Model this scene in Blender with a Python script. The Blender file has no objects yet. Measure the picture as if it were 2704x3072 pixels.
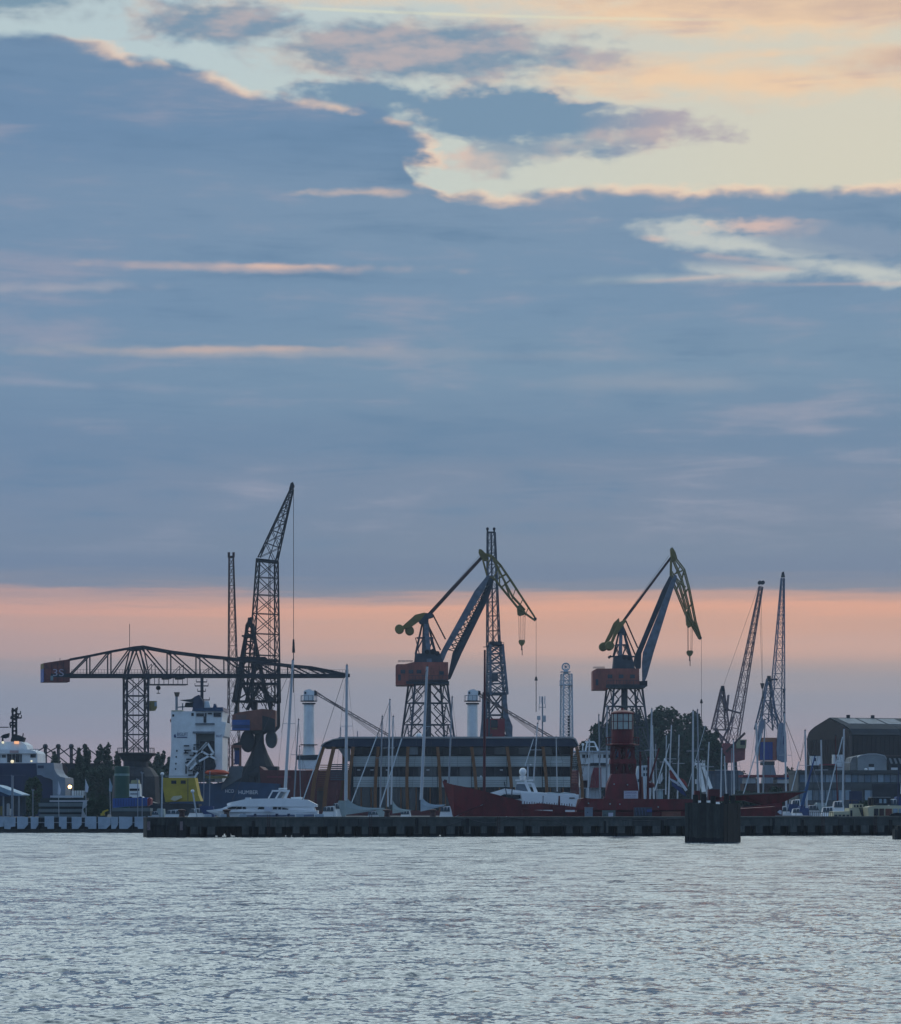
import bpy, math, random
from mathutils import Vector, Matrix

R = math.radians
F = 8100.0          # focal length in reference pixels (2704 px wide photograph)
CX, HY = 1352.0, 2410.0
EYE = 3.5           # eye height above the water, metres
scene = bpy.context.scene
COL = scene.collection
rnd = random.Random(7)

# ------------------------------------------------------------------ camera
cam_data = bpy.data.cameras.new('camera')
cam = bpy.data.objects.new('camera', cam_data)
COL.objects.link(cam)
cam.location = (0, 0, EYE)
cam.rotation_euler = (R(90), 0, 0)
cam_data.sensor_fit = 'HORIZONTAL'
cam_data.sensor_width = 36
cam_data.lens = 36 * F / 2704
cam_data.shift_y = (HY - 1536) / 2704
cam_data.clip_start = 0.5
cam_data.clip_end = 30000
scene.camera = cam

# ------------------------------------------------------------------ view
scene.view_settings.view_transform = 'Standard'
scene.view_settings.look = 'None'
scene.view_settings.exposure = 0.0
scene.view_settings.gamma = 1.0
scene.view_settings.use_curve_mapping = False

def srgb(r, g, b, k=1.0):
    def f(c):
        c /= 255.0
        return (c / 12.92 if c <= 0.04045 else ((c + 0.055) / 1.055) ** 2.4) * k
    return (f(r), f(g), f(b), 1.0)

# ------------------------------------------------------------------ sky
SUN_EL, SUN_AZ = 4.0, 24.0     # low sun, ahead and to the right, behind the cloud bank
world = bpy.data.worlds.new('World')
scene.world = world
world.use_nodes = True
NT = world.node_tree
for n in list(NT.nodes):
    NT.nodes.remove(n)

def node(t, **kw):
    n = NT.nodes.new(t)
    for k, v in kw.items():
        setattr(n, k, v)
    return n

def setin(sock, v):
    if isinstance(v, (int, float)):
        sock.default_value = v
    elif isinstance(v, tuple):
        sock.default_value = v
    else:
        NT.links.new(v, sock)

def M(op, a, b=0.0, c=None, clamp=False):
    n = node('ShaderNodeMath', operation=op, use_clamp=clamp)
    setin(n.inputs[0], a)
    setin(n.inputs[1], b)
    if c is not None:
        setin(n.inputs[2], c)
    return n.outputs[0]

def step(v, lo, hi, a=0.0, b=1.0):
    n = node('ShaderNodeMapRange', interpolation_type='SMOOTHSTEP')
    setin(n.inputs[0], v)
    for i, q in enumerate((lo, hi, a, b)):
        setin(n.inputs[1 + i], q)
    return n.outputs[0]

def mixc(f, a, b, mode='MIX'):
    n = node('ShaderNodeMix', data_type='RGBA', blend_type=mode)
    setin(n.inputs[0], f)
    setin(n.inputs[6], a)
    setin(n.inputs[7], b)
    return n.outputs[2]

def ramp(v, stops):
    """stops: (position 0..1, colour)"""
    n = node('ShaderNodeValToRGB')
    cr = n.color_ramp
    cr.interpolation = 'EASE'
    while len(cr.elements) > 1:
        cr.elements.remove(cr.elements[-1])
    cr.elements[0].position = stops[0][0]
    cr.elements[0].color = stops[0][1]
    for p, c in stops[1:]:
        e = cr.elements.new(p)
        e.color = c
    setin(n.inputs[0], v)
    return n.outputs[0]

def curve(v, pts):
    """piecewise smooth curve: pts (x, y) both 0..1"""
    n = node('ShaderNodeFloatCurve')
    cm = n.mapping
    c = cm.curves[0]
    cm.clip_min_x, cm.clip_max_x, cm.clip_min_y, cm.clip_max_y = 0, 1, 0, 1
    c.points[0].location = pts[0]
    c.points[1].location = pts[-1]
    for p in pts[1:-1]:
        c.points.new(*p)
    cm.update()
    setin(n.inputs['Value'], v)
    return n.outputs[0]

tc = node('ShaderNodeTexCoord')
sep = node('ShaderNodeSeparateXYZ')
NT.links.new(tc.outputs['Generated'], sep.inputs[0])
X, Y, Z = sep.outputs
AZ = M('ARCTAN2', X, Y)                                    # azimuth from straight ahead
HOR = M('SQRT', M('ADD', M('MULTIPLY', X, X), M('MULTIPLY', Y, Y)))
EL = M('ARCTAN2', Z, HOR)                                  # elevation
U = M('MULTIPLY', AZ, F)                                   # 1 unit = 1/8100 rad
V = M('MULTIPLY', M('MINIMUM', M('DIVIDE', Z, M('MAXIMUM', HOR, 0.05)), 3.0), F)
PX = M('ADD', U, CX)
PY = M('SUBTRACT', HY, V)

def noise(su, sv, detail=4, rough=0.55, off=0.0, dist=0.0, uu=None, vv=None):
    """noise over sky angle, su/sv = feature size along and across the horizon"""
    cmb = node('ShaderNodeCombineXYZ')
    setin(cmb.inputs[0], M('DIVIDE', uu if uu is not None else PX, su))
    setin(cmb.inputs[1], M('DIVIDE', vv if vv is not None else PY, sv))
    cmb.inputs[2].default_value = off
    n = node('ShaderNodeTexNoise')
    n.inputs['Scale'].default_value = 1.0
    n.inputs['Detail'].default_value = detail
    n.inputs['Roughness'].default_value = rough
    n.inputs['Distortion'].default_value = dist
    NT.links.new(cmb.outputs[0], n.inputs['Vector'])
    return M('SUBTRACT', n.outputs['Fac'], 0.5)            # about -0.3..0.3

n_big = noise(900, 260, 4, 0.5, 1.3)
n_mid = noise(330, 95, 5, 0.55, 4.1)
n_fine = noise(110, 52, 3, 0.5, 9.7)
n_bil = noise(44, 27, 3, 0.5, 12.2)
n_wide = noise(1500, 120, 4, 0.5, 20.5)
n_rim = noise(210, 120, 3, 0.5, 31.0)

# clear sky: cream towards the sunset, paler and bluer to the left and higher up
side = step(PX, 300.0, 2700.0)
clear_low = mixc(side, srgb(192, 207, 205), srgb(213, 209, 190))
clear_top = mixc(side, srgb(184, 202, 207), srgb(213, 208, 192))
clear = mixc(step(PY, 700.0, 0.0), clear_low, clear_top)
clear = mixc(step(EL, 0.285, 0.38), clear, srgb(228, 244, 248, 2.15))
clear = mixc(step(EL, 0.75, 1.1), clear, srgb(196, 210, 222))
clear = mixc(step(EL, 1.0, 1.5), clear, srgb(132, 162, 204))

# cloud bank body colour by height above the horizon
t = M('DIVIDE', PY, 2500.0, clamp=True)
def q(y): return max(0.0, min(1.0, y / 2500.0))
body = ramp(t, [(q(0), srgb(118, 146, 172)), (q(380), srgb(110, 140, 170)), (q(620), srgb(121, 147, 173)),
                (q(900), srgb(117, 145, 172)), (q(1100), srgb(119, 146, 171)), (q(1330), srgb(112, 137, 164)),
                (q(1450), srgb(121, 139, 163)), (q(1640), srgb(121, 137, 159)), (q(1715), srgb(117, 133, 157)),
                (q(1758), srgb(132, 138, 154)), (q(1790), srgb(192, 157, 148)), (q(1828), srgb(224, 168, 144)), (q(1880), srgb(208, 164, 146)),
                (q(1940), srgb(196, 162, 151)), (q(1995), srgb(172, 155, 153)), (q(2055), srgb(156, 151, 158)), (q(2120), srgb(148, 148, 160)), (q(2185), srgb(154, 148, 159)),
                (q(2240), srgb(166, 149, 156)), (q(2310), srgb(174, 150, 153)), (q(2410), srgb(156, 147, 160))])
# wandering heights inside the bank: warp the lookup a little
tw = M('DIVIDE', M('ADD', PY, M('ADD', M('MULTIPLY', n_wide, 130.0), M('MULTIPLY', noise(420, 26, 5, 0.65, 55.0), 60.0))), 2500.0, clamp=True)
for l in list(NT.links):
    if l.to_socket == body.node.inputs[0]:
        NT.links.remove(l)
NT.links.new(tw, body.node.inputs[0])
n_str = noise(520, 62, 5, 0.6, 66.0, 0.8)
tone = M('ADD', M('MULTIPLY', n_big, 1.3), M('ADD', M('MULTIPLY', n_mid, 0.9), M('MULTIPLY', n_str, 0.9)))
inbank = step(PY, 1740.0, 1500.0)
body = mixc(M('MULTIPLY', step(tone, 0.0, 0.55), M('MULTIPLY', inbank, 0.95)), body, srgb(152, 157, 175))
body = mixc(M('MULTIPLY', step(tone, 0.0, -0.55), M('MULTIPLY', inbank, 0.9)), body, srgb(98, 130, 160))
glow = M('MULTIPLY', M('MULTIPLY', step(PY, 1880.0, 1940.0), step(PY, 2010.0, 1950.0)), step(PX, 700.0, 2000.0))
body = mixc(M('MULTIPLY', glow, 0.55), body, srgb(214, 171, 154))
body = mixc(step(PX, 1500.0, -200.0, 0.0, 0.22), body, srgb(102, 130, 168))

def composite(base, s, body_c, rim_amt, soft=26.0, rimw=26.0, rim_c=srgb(238, 204, 176)):
    """s = signed depth into the cloud (reference px, + inside)"""
    a = step(s, -soft * 0.35, soft)
    inner = step(s, 0.0, rimw * 1.5)
    col = mixc(inner, rim_c, body_c)
    col = mixc(rim_amt, body_c, col)
    return mixc(a, base, col)

n_wisp = noise(280, 90, 4, 0.5, 41.0, 0.7)
edge_noise = M('ADD', M('MULTIPLY', n_wisp, 110.0), M('ADD', M('MULTIPLY', n_fine, 60.0), M('MULTIPLY', n_bil, 42.0)))
soft_noise = M('ADD', M('MULTIPLY', n_mid, 130.0), M('MULTIPLY', n_fine, 80.0))

def blob(cx, cy, a, b, skew=0.0, nz=None, amt=1.0):
    du = M('SUBTRACT', PX, cx)
    dv = M('SUBTRACT', M('SUBTRACT', PY, cy), M('MULTIPLY', du, skew))
    e1 = M('DIVIDE', du, a)
    e2 = M('DIVIDE', dv, b)
    r = M('SQRT', M('ADD', M('MULTIPLY', e1, e1), M('MULTIPLY', e2, e2)))
    s = M('MULTIPLY', M('SUBTRACT', 1.0, r), b)
    return M('ADD', s, M('MULTIPLY', nz if nz is not None else edge_noise, amt))

def union(*ss):
    o = ss[0]
    for s in ss[1:]:
        o = M('MAXIMUM', o, s)
    return o

sky = clear
PEACH = srgb(232, 205, 176)
grey_c = mixc(step(M('ADD', n_fine, n_mid), -0.2, 0.3), srgb(124, 150, 172), srgb(180, 173, 177))
# thin peach veils, upper right
veil = union(blob(2350, 40, 900, 90, 0.02, soft_noise), blob(2250, 250, 620, 60, 0.03, soft_noise),
             blob(2660, 205, 330, 42, -0.10, soft_noise), blob(1880, 225, 220, 22, 0.06, soft_noise),
             blob(2290, 178, 130, 12, 0.0, soft_noise), blob(2550, 90, 420, 40, -0.05, soft_noise),
             blob(1150, -20, 700, 28, 0.0, soft_noise))
sky = mixc(M('MULTIPLY', step(veil, -35.0, 55.0), 0.95), sky, mixc(step(tone, -0.1, 0.35), srgb(238, 206, 172), srgb(208, 182, 170)))
dusk = union(blob(2600, 40, 430, 42, 0.03, soft_noise, 0.7), blob(2720, 200, 230, 30, -0.1, soft_noise, 0.6), blob(2150, 20, 300, 20, 0.02, soft_noise, 0.7))
sky = mixc(M('MULTIPLY', step(dusk, -20.0, 40.0), 0.65), sky, srgb(196, 172, 162))
# thin condensation trail
trail = M('SUBTRACT', PY, M('ADD', 27.0, M('MULTIPLY', M('SUBTRACT', PX, 900.0), 0.034)))
trm = M('MULTIPLY', M('MULTIPLY', step(M('ABSOLUTE', trail), 8.0, 1.0), step(PX, 800.0, 1000.0)), step(PX, 2350.0, 1900.0))
sky = mixc(M('MULTIPLY', trm, 0.42), sky, srgb(226, 224, 196))
# grey clouds standing free of the bank
s1 = union(blob(640, 80, 300, 78, 0.02), blob(1250, 155, 520, 106, 0.0), blob(1560, 170, 300, 60, 0.0), blob(1730, 112, 150, 24, 0.05))
sky = composite(sky, s1, grey_c, M('MULTIPLY', step(n_rim, -0.12, 0.2), 0.75), 40.0, 34.0, srgb(222, 200, 182))
s2 = union(blob(1500, 355, 640, 88, 0.09), blob(1480, 325, 300, 72, 0.05), blob(1120, 300, 270, 60, 0.08), blob(1930, 372, 230, 50, 0.04))
sky = composite(sky, s2, mixc(step(PX, 1700.0, 2080.0), srgb(119, 148, 173), srgb(176, 168, 176)), M('MULTIPLY', step(n_rim, -0.05, 0.2), 0.8), 34.0, 24.0, srgb(228, 196, 176))
s3 = union(blob(1720, 440, 330, 44, -0.13, soft_noise, 0.6), blob(1450, 480, 150, 60, 0.1, edge_noise, 1.2))
sky = mixc(M('MULTIPLY', step(s3, -10.0, 40.0), 0.8), sky, mixc(step(n_rim, -0.15, 0.15), srgb(150, 165, 178), srgb(216, 190, 178)))
# corner cloud, top left
s4 = blob(60, 30, 330, 66, 0.03, edge_noise)
sky = composite(sky, s4, srgb(124, 152, 172), 0.15, 50.0)

# the great bank: its top edge climbs to the left
def cu(x): return (x + 1500.0) / 6000.0
def cv(y): return (y + 500.0) / 2500.0
E = curve(M('DIVIDE', M('ADD', PX, 1500.0), 6000.0, clamp=True),
          [(0.0, cv(-160)), (cu(-500), cv(0)), (cu(0), cv(118)), (cu(200), cv(122)), (cu(400), cv(165)), (cu(620), cv(215)), (cu(820), cv(283)),
           (cu(980), cv(302)), (cu(1120), cv(350)), (cu(1195), cv(420)), (cu(1245), cv(520)), (cu(1320), cv(562)), (cu(1420), cv(568)), (cu(1500), cv(572)),
           (cu(1700), cv(556)), (cu(2000), cv(562)), (cu(2300), cv(570)), (cu(2700), cv(556)), (cu(3300), cv(520)), (1.0, cv(430))])
E = M('SUBTRACT', M('MULTIPLY', E, 2500.0), 500.0)
s5 = M('ADD', M('SUBTRACT', PY, E), M('MULTIPLY', edge_noise, 0.6))
s5 = M('ADD', s5, M('MULTIPLY', M('MULTIPLY', n_mid, 150.0), M('MULTIPLY', step(PX, 1100.0, 1250.0), step(PX, 1480.0, 1330.0))))
s5 = M('MAXIMUM', s5, blob(1125, 425, 215, 108, 0.14, edge_noise))
rimmask = M('MULTIPLY', step(n_rim, -0.14, 0.04), step(PX, 60.0, 380.0))
sky = composite(sky, s5, body, rimmask, 30.0, 34.0, srgb(252, 214, 182))
# breaks in the bank, right-hand side
h1 = union(blob(2230, 745, 330, 34, 0.13, edge_noise, 0.8), blob(2080, 690, 200, 26, 0.04, edge_noise, 0.8), blob(2560, 828, 330, 34, 0.14, edge_noise, 0.8),
           blob(2120, 838, 240, 9, -0.02, n_fine, 20.0), blob(2330, 825, 240, 22, 0.05, edge_noise, 0.7))
sky = mixc(M('MULTIPLY', step(h1, -16.0, 34.0), 0.9), sky, srgb(198, 203, 198))
pk = union(blob(2280, 690, 140, 26, 0.02, edge_noise, 0.6), blob(1960, 722, 34, 9, 0.1, edge_noise, 0.2), blob(2180, 782, 90, 8, 0.12, edge_noise, 0.25),
           blob(2310, 815, 60, 7, 0.08, edge_noise, 0.25), blob(2520, 868, 160, 5, 0.02, edge_noise, 0.12), blob(2060, 842, 90, 4, -0.05, edge_noise, 0.1))
sky = mixc(M('MULTIPLY', step(pk, -8.0, 20.0), 0.75), sky, srgb(226, 192, 178))
lf = union(blob(2580, 745, 300, 60, 0.08, edge_noise), blob(2180, 792, 190, 16, 0.08, edge_noise, 0.5))
sky = mixc(M('MULTIPLY', step(lf, -14.0, 30.0), 0.8), sky, srgb(131, 151, 174))
# lit streaks in the bank
def streak(cx, cy, a, b, skew, nz, amt, col, k):
    global sky
    s = blob(cx, cy, a, b, skew, nz, amt)
    sky = mixc(M('MULTIPLY', step(s, -b * 1.1, b * 1.2), k), sky, col)
streak(800, 806, 300, 11, 0.006, n_fine, 34.0, srgb(216, 186, 176), 0.58)
streak(860, 801, 130, 6, 0.006, n_fine, 20.0, srgb(236, 196, 172), 0.58)
streak(650, 1060, 330, 12, -0.015, n_fine, 34.0, srgb(190, 176, 174), 0.58)
streak(730, 1052, 200, 7, -0.02, n_fine, 20.0, srgb(222, 186, 166), 0.58)
streak(1050, 1062, 700, 14, 0.01, n_mid, 60.0, srgb(148, 158, 174), 0.5)
streak(170, 880, 230, 12, -0.05, n_fine, 40.0, srgb(168, 168, 180), 0.58)
streak(2000, 1155, 220, 24, 0.02, n_mid, 70.0, srgb(152, 160, 174), 0.6)
streak(1090, 578, 110, 9, -0.03, n_fine, 40.0, srgb(212, 188, 176), 0.7)
streak(150, 1165, 300, 12, 0.02, n_mid, 60.0, srgb(150, 158, 178), 0.45)

# back and overhead: plain dusk sky with broken cloud, darker and bluer away from the sunset
far = ramp(M('DIVIDE', EL, 1.5708, clamp=True), [(0.0, srgb(122, 142, 170, 1.28)), (0.06, srgb(120, 146, 180, 1.28)), (0.3, srgb(118, 151, 190, 1.28)),
                                                  (0.6, srgb(122, 154, 193, 1.28)), (1.0, srgb(130, 162, 204, 1.28))])
far = mixc(M('MULTIPLY', step(M('ADD', n_big, n_mid), -0.1, 0.4), 0.4), far, srgb(98, 128, 168, 1.28))
sky = mixc(step(M('ABSOLUTE', AZ), 0.9, 2.0), sky, far)
# higher than the picture: broken bright cloud under a pale sky
hi = M('MULTIPLY', step(EL, 0.31, 0.45), step(M('ABSOLUTE', AZ), 2.0, 1.0))
pat = noise(1300, 900, 5, 0.6, 77.0)
sky = mixc(M('MULTIPLY', M('MULTIPLY', hi, step(pat, -0.06, 0.16)), 0.5), sky, srgb(196, 204, 214))
sky = mixc(step(Z, 0.0, -0.02), sky, srgb(70, 84, 98))

# the physical dusk sky underneath, a small share of the light
nish = node('ShaderNodeTexSky', sky_type='NISHITA')
nish.sun_disc = False
nish.sun_elevation = R(SUN_EL)
nish.sun_rotation = R(SUN_AZ)
sky = mixc(1.0, sky, mixc(1.0, nish.outputs[0], (0.0009, 0.0010, 0.0013, 1.0), 'MULTIPLY'), 'ADD')

bg = node('ShaderNodeBackground')
NT.links.new(sky, bg.inputs['Color'])
bg.inputs['Strength'].default_value = 1.0
world.cycles.sampling_method = 'MANUAL'
world.cycles.sample_map_resolution = 512
out = node('ShaderNodeOutputWorld')
NT.links.new(bg.outputs[0], out.inputs[0])

# evening air: one closed box of thin haze round everything
hz_me = bpy.data.meshes.new('haze')
hx, hy0, hy1, hz0, hz1 = 3300.0, -90.0, 3400.0, -6.0, 78.0
hv = [(x, y, z) for z in (hz0, hz1) for x, y in ((-hx, hy0), (hx, hy0), (hx, hy1), (-hx, hy1))]
hz_me.from_pydata(hv, [], [(3, 2, 1, 0), (4, 5, 6, 7), (0, 1, 5, 4), (1, 2, 6, 5), (2, 3, 7, 6), (3, 0, 4, 7)])
hz_m = bpy.data.materials.new('thin evening haze')
hz_m.use_nodes = True
ht = hz_m.node_tree
for n in list(ht.nodes):
    ht.nodes.remove(n)
hvn = ht.nodes.new('ShaderNodeVolumePrincipled')
hvn.inputs['Color'].default_value = (0.66, 0.78, 0.90, 1)
hvn.inputs['Density'].default_value = 0.00015
hvn.inputs['Anisotropy'].default_value = 0.0
hon = ht.nodes.new('ShaderNodeOutputMaterial')
ht.links.new(hvn.outputs[0], hon.inputs['Volume'])
hz_me.materials.append(hz_m)
hzo = bpy.data.objects.new('haze', hz_me)
COL.objects.link(hzo)
hzo['kind'] = 'stuff'
hzo['label'] = 'thin bluish evening haze over the whole harbour'

# veiled low sun
sl = bpy.data.lights.new('sun', 'SUN')
sl.energy = 0.12
sl.angle = R(18)
sl.color = (1.0, 0.80, 0.66)
sun = bpy.data.objects.new('sun', sl)
COL.objects.link(sun)
sd = Vector((math.sin(R(SUN_AZ)) * math.cos(R(SUN_EL)), math.cos(R(SUN_AZ)) * math.cos(R(SUN_EL)), math.sin(R(SUN_EL))))
sun.rotation_euler = sd.to_track_quat('Z', 'Y').to_euler()

# ------------------------------------------------------------------ materials
MATS = {}
def mat(name, col, rough=0.6, metal=0.0, var=0.18, scale=0.6, dirt=None, spec=0.22, bump=0.0, emit=None, estr=0.0, stretch=(1, 1, 1)):
    if name in MATS:
        return MATS[name]
    m = bpy.data.materials.new(name)
    m.use_nodes = True
    nt = m.node_tree
    b = nt.nodes['Principled BSDF']
    b.inputs['Roughness'].default_value = rough
    b.inputs['Metallic'].default_value = metal
    b.inputs['Specular IOR Level'].default_value = spec
    c = (col[0], col[1], col[2], 1)
    tcn = nt.nodes.new('ShaderNodeTexCoord')
    mp = nt.nodes.new('ShaderNodeMapping')
    mp.inputs['Scale'].default_value = stretch
    nt.links.new(tcn.outputs['Object'], mp.inputs[0])
    n1 = nt.nodes.new('ShaderNodeTexNoise')
    n1.inputs['Scale'].default_value = scale
    n1.inputs['Detail'].default_value = 6
    n1.inputs['Roughness'].default_value = 0.65
    nt.links.new(mp.outputs[0], n1.inputs['Vector'])
    rp = nt.nodes.new('ShaderNodeMapRange')
    rp.inputs[1].default_value = 0.35
    rp.inputs[2].default_value = 0.68
    nt.links.new(n1.outputs['Fac'], rp.inputs[0])
    mx = nt.nodes.new('ShaderNodeMix')
    mx.data_type = 'RGBA'
    nt.links.new(rp.outputs[0], mx.inputs[0])
    d = dirt if dirt else tuple(v * (1 - 2 * var) for v in c[:3])
    mx.inputs[6].default_value = c
    mx.inputs[7].default_value = (d[0], d[1], d[2], 1)
    nt.links.new(mx.outputs[2], b.inputs['Base Color'])
    if bump:
        bp = nt.nodes.new('ShaderNodeBump')
        bp.inputs['Strength'].default_value = bump
        bp.inputs['Distance'].default_value = 0.05
        nt.links.new(n1.outputs['Fac'], bp.inputs['Height'])
        nt.links.new(bp.outputs[0], b.inputs['Normal'])
    if emit:
        b.inputs['Emission Color'].default_value = (*emit, 1)
        b.inputs['Emission Strength'].default_value = estr
    MATS[name] = m
    return m

# ------------------------------------------------------------------ water
def make_water():
    import numpy as np
    rng = np.random.default_rng(3)
    rows = []
    d = -60.0
    while d < 38: rows.append(d); d += 2.0
    d = 38.0
    while d < 335:
        rows.append(d); d += max(0.055, d * d / (F * EYE) * 0.95)
    while d < 3000: rows.append(d); d *= 1.22
    rows = np.array(rows)
    nf = 680
    tt = np.linspace(-1, 1, nf)
    outer = np.array([40, 90, 180, 400, 800, 1600, 3000.0])
    Yr = rows[:, None]
    half = np.clip(5 + 0.205 * np.maximum(Yr, 22), 0, 90)
    xin = tt[None, :] * half
    xl = -(half + outer[::-1][None, :])
    xr = half + outer[None, :]
    Xg = np.concatenate([xl, xin, xr], axis=1)
    Yg = np.repeat(Yr, Xg.shape[1], axis=1)
    step = np.gradient(rows)[:, None]
    dx = (2 * half / nf)
    Zg = np.zeros_like(Xg)
    SX = np.zeros_like(Xg)
    nw = 90
    for i in range(nw):
        lam = 0.20 * (6.0 / 0.20) ** ((i + rng.random()) / nw)
        th = rng.normal(0, 0.62)                 # mostly travelling towards the viewer
        k = 2 * np.pi / lam
        kx, ky = k * np.sin(th), k * np.cos(th)
        slope = 0.068 * min(1.0, (0.55 / lam) ** 1.05)
        amp = slope / k
        cell = np.maximum(step * abs(np.cos(th)), dx * abs(np.sin(th)))
        fade = np.clip((lam / np.maximum(cell, 1e-3) - 2.2) / 2.5, 0, 1)
        ph = rng.random() * 6.283
        # slow grouping so crests are short
        grp = 0.55 + 0.45 * np.sin(kx * 0.11 * Yg - ky * 0.13 * Xg + rng.random() * 6.28)
        Zg += amp * fade * grp * np.sin(kx * Xg + ky * Yg + ph)
    # patches of wind
    gust = 0.95 + 0.28 * np.sin(Xg * 0.11 + 0.9 * np.sin(Yg * 0.05)) * np.sin(Yg * 0.083 + 1.3 + 0.6 * np.sin(Xg * 0.07))
    Zg *= gust
    edge = np.ones_like(Xg); edge[:, :8] = 0; edge[:, -8:] = 0
    Zg *= edge
    nr, nc = Xg.shape
    co = np.stack([Xg, Yg, Zg], -1).reshape(-1, 3)
    idx = np.arange(nr * nc).reshape(nr, nc)
    f = np.stack([idx[:-1, :-1], idx[:-1, 1:], idx[1:, 1:], idx[1:, :-1]], -1).reshape(-1, 4)
    me = bpy.data.meshes.new('water')
    me.vertices.add(len(co)); me.vertices.foreach_set('co', co.ravel())
    me.loops.add(f.size); me.loops.foreach_set('vertex_index', f.ravel())
    me.polygons.add(len(f))
    me.polygons.foreach_set('loop_start', np.arange(0, f.size, 4))
    me.polygons.foreach_set('loop_total', np.full(len(f), 4))
    me.polygons.foreach_set('use_smooth', np.ones(len(f), bool))
    me.update()
    o = bpy.data.objects.new('water', me)
    COL.objects.link(o)
    o['kind'] = 'structure'
    m = bpy.data.materials.new('harbour water')
    m.use_nodes = True
    nt = m.node_tree
    b = nt.nodes['Principled BSDF']
    b.inputs['Base Color'].default_value = (0.006, 0.034, 0.066, 1)
    b.inputs['Roughness'].default_value = 0.09
    b.inputs['IOR'].default_value = 1.75
    b.inputs['Specular IOR Level'].default_value = 0.5
    b.inputs['Specular Tint'].default_value = (0.86, 0.97, 1.0, 1)
    tcn = nt.nodes.new('ShaderNodeTexCoord')
    def nz(sx, sy, detail, ro):
        mp = nt.nodes.new('ShaderNodeMapping')
        mp.inputs['Scale'].default_value = (sx, sy, 1)
        mp.inputs['Rotation'].default_value = (0, 0, 0.12)
        nt.links.new(tcn.outputs['Object'], mp.inputs[0])
        n = nt.nodes.new('ShaderNodeTexNoise')
        n.inputs['Scale'].default_value = 1
        n.inputs['Detail'].default_value = detail
        n.inputs['Roughness'].default_value = ro
        nt.links.new(mp.outputs[0], n.inputs['Vector'])
        sb = nt.nodes.new('ShaderNodeVectorMath'); sb.operation = 'SUBTRACT'
        nt.links.new(n.outputs['Color'], sb.inputs[0]); sb.inputs[1].default_value = (0.5, 0.5, 0.5)
        return sb.outputs[0]
    def vm(op, a, b):
        n = nt.nodes.new('ShaderNodeVectorMath'); n.operation = op
        for i, q in enumerate((a, b)):
            if isinstance(q, tuple): n.inputs[i].default_value = q
            elif q is not None: nt.links.new(q, n.inputs[i])
        return n.outputs[0]
    geo = nt.nodes.new('ShaderNodeNewGeometry')
    w1 = vm('MULTIPLY', nz(0.8, 1.6, 4, 0.6), (0.35, 0.6, 0.0))
    w2 = vm('MULTIPLY', nz(5.5, 7.0, 3, 0.6), (0.50, 0.85, 0.0))
    # ripples too far off for the mesh keep their slope here; crests lean downwind (towards -y)
    sp = nt.nodes.new('ShaderNodeSeparateXYZ'); nt.links.new(geo.outputs['Position'], sp.inputs[0])
    lod = nt.nodes.new('ShaderNodeMapRange'); nt.links.new(sp.outputs[1], lod.inputs[0])
    lod.inputs[1].default_value = 30; lod.inputs[2].default_value = 150; lod.inputs[3].default_value = 0.35; lod.inputs[4].default_value = 1.0
    w3 = vm('MULTIPLY', nz(0.45, 0.9, 5, 0.7), (0.5, 0.9, 0.0))
    lean = vm('ADD', w3, (0.0, -0.15, 0.0))
    sc = nt.nodes.new('ShaderNodeVectorMath'); sc.operation = 'SCALE'
    nt.links.new(lean, sc.inputs[0]); nt.links.new(lod.outputs[0], sc.inputs['Scale'])
    nn = vm('NORMALIZE', vm('ADD', vm('ADD', vm('ADD', w1, w2), sc.outputs[0]), geo.outputs['Normal']), None)
    nt.links.new(nn, b.inputs['Normal'])
    me.materials.append(m)
make_water()

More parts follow.
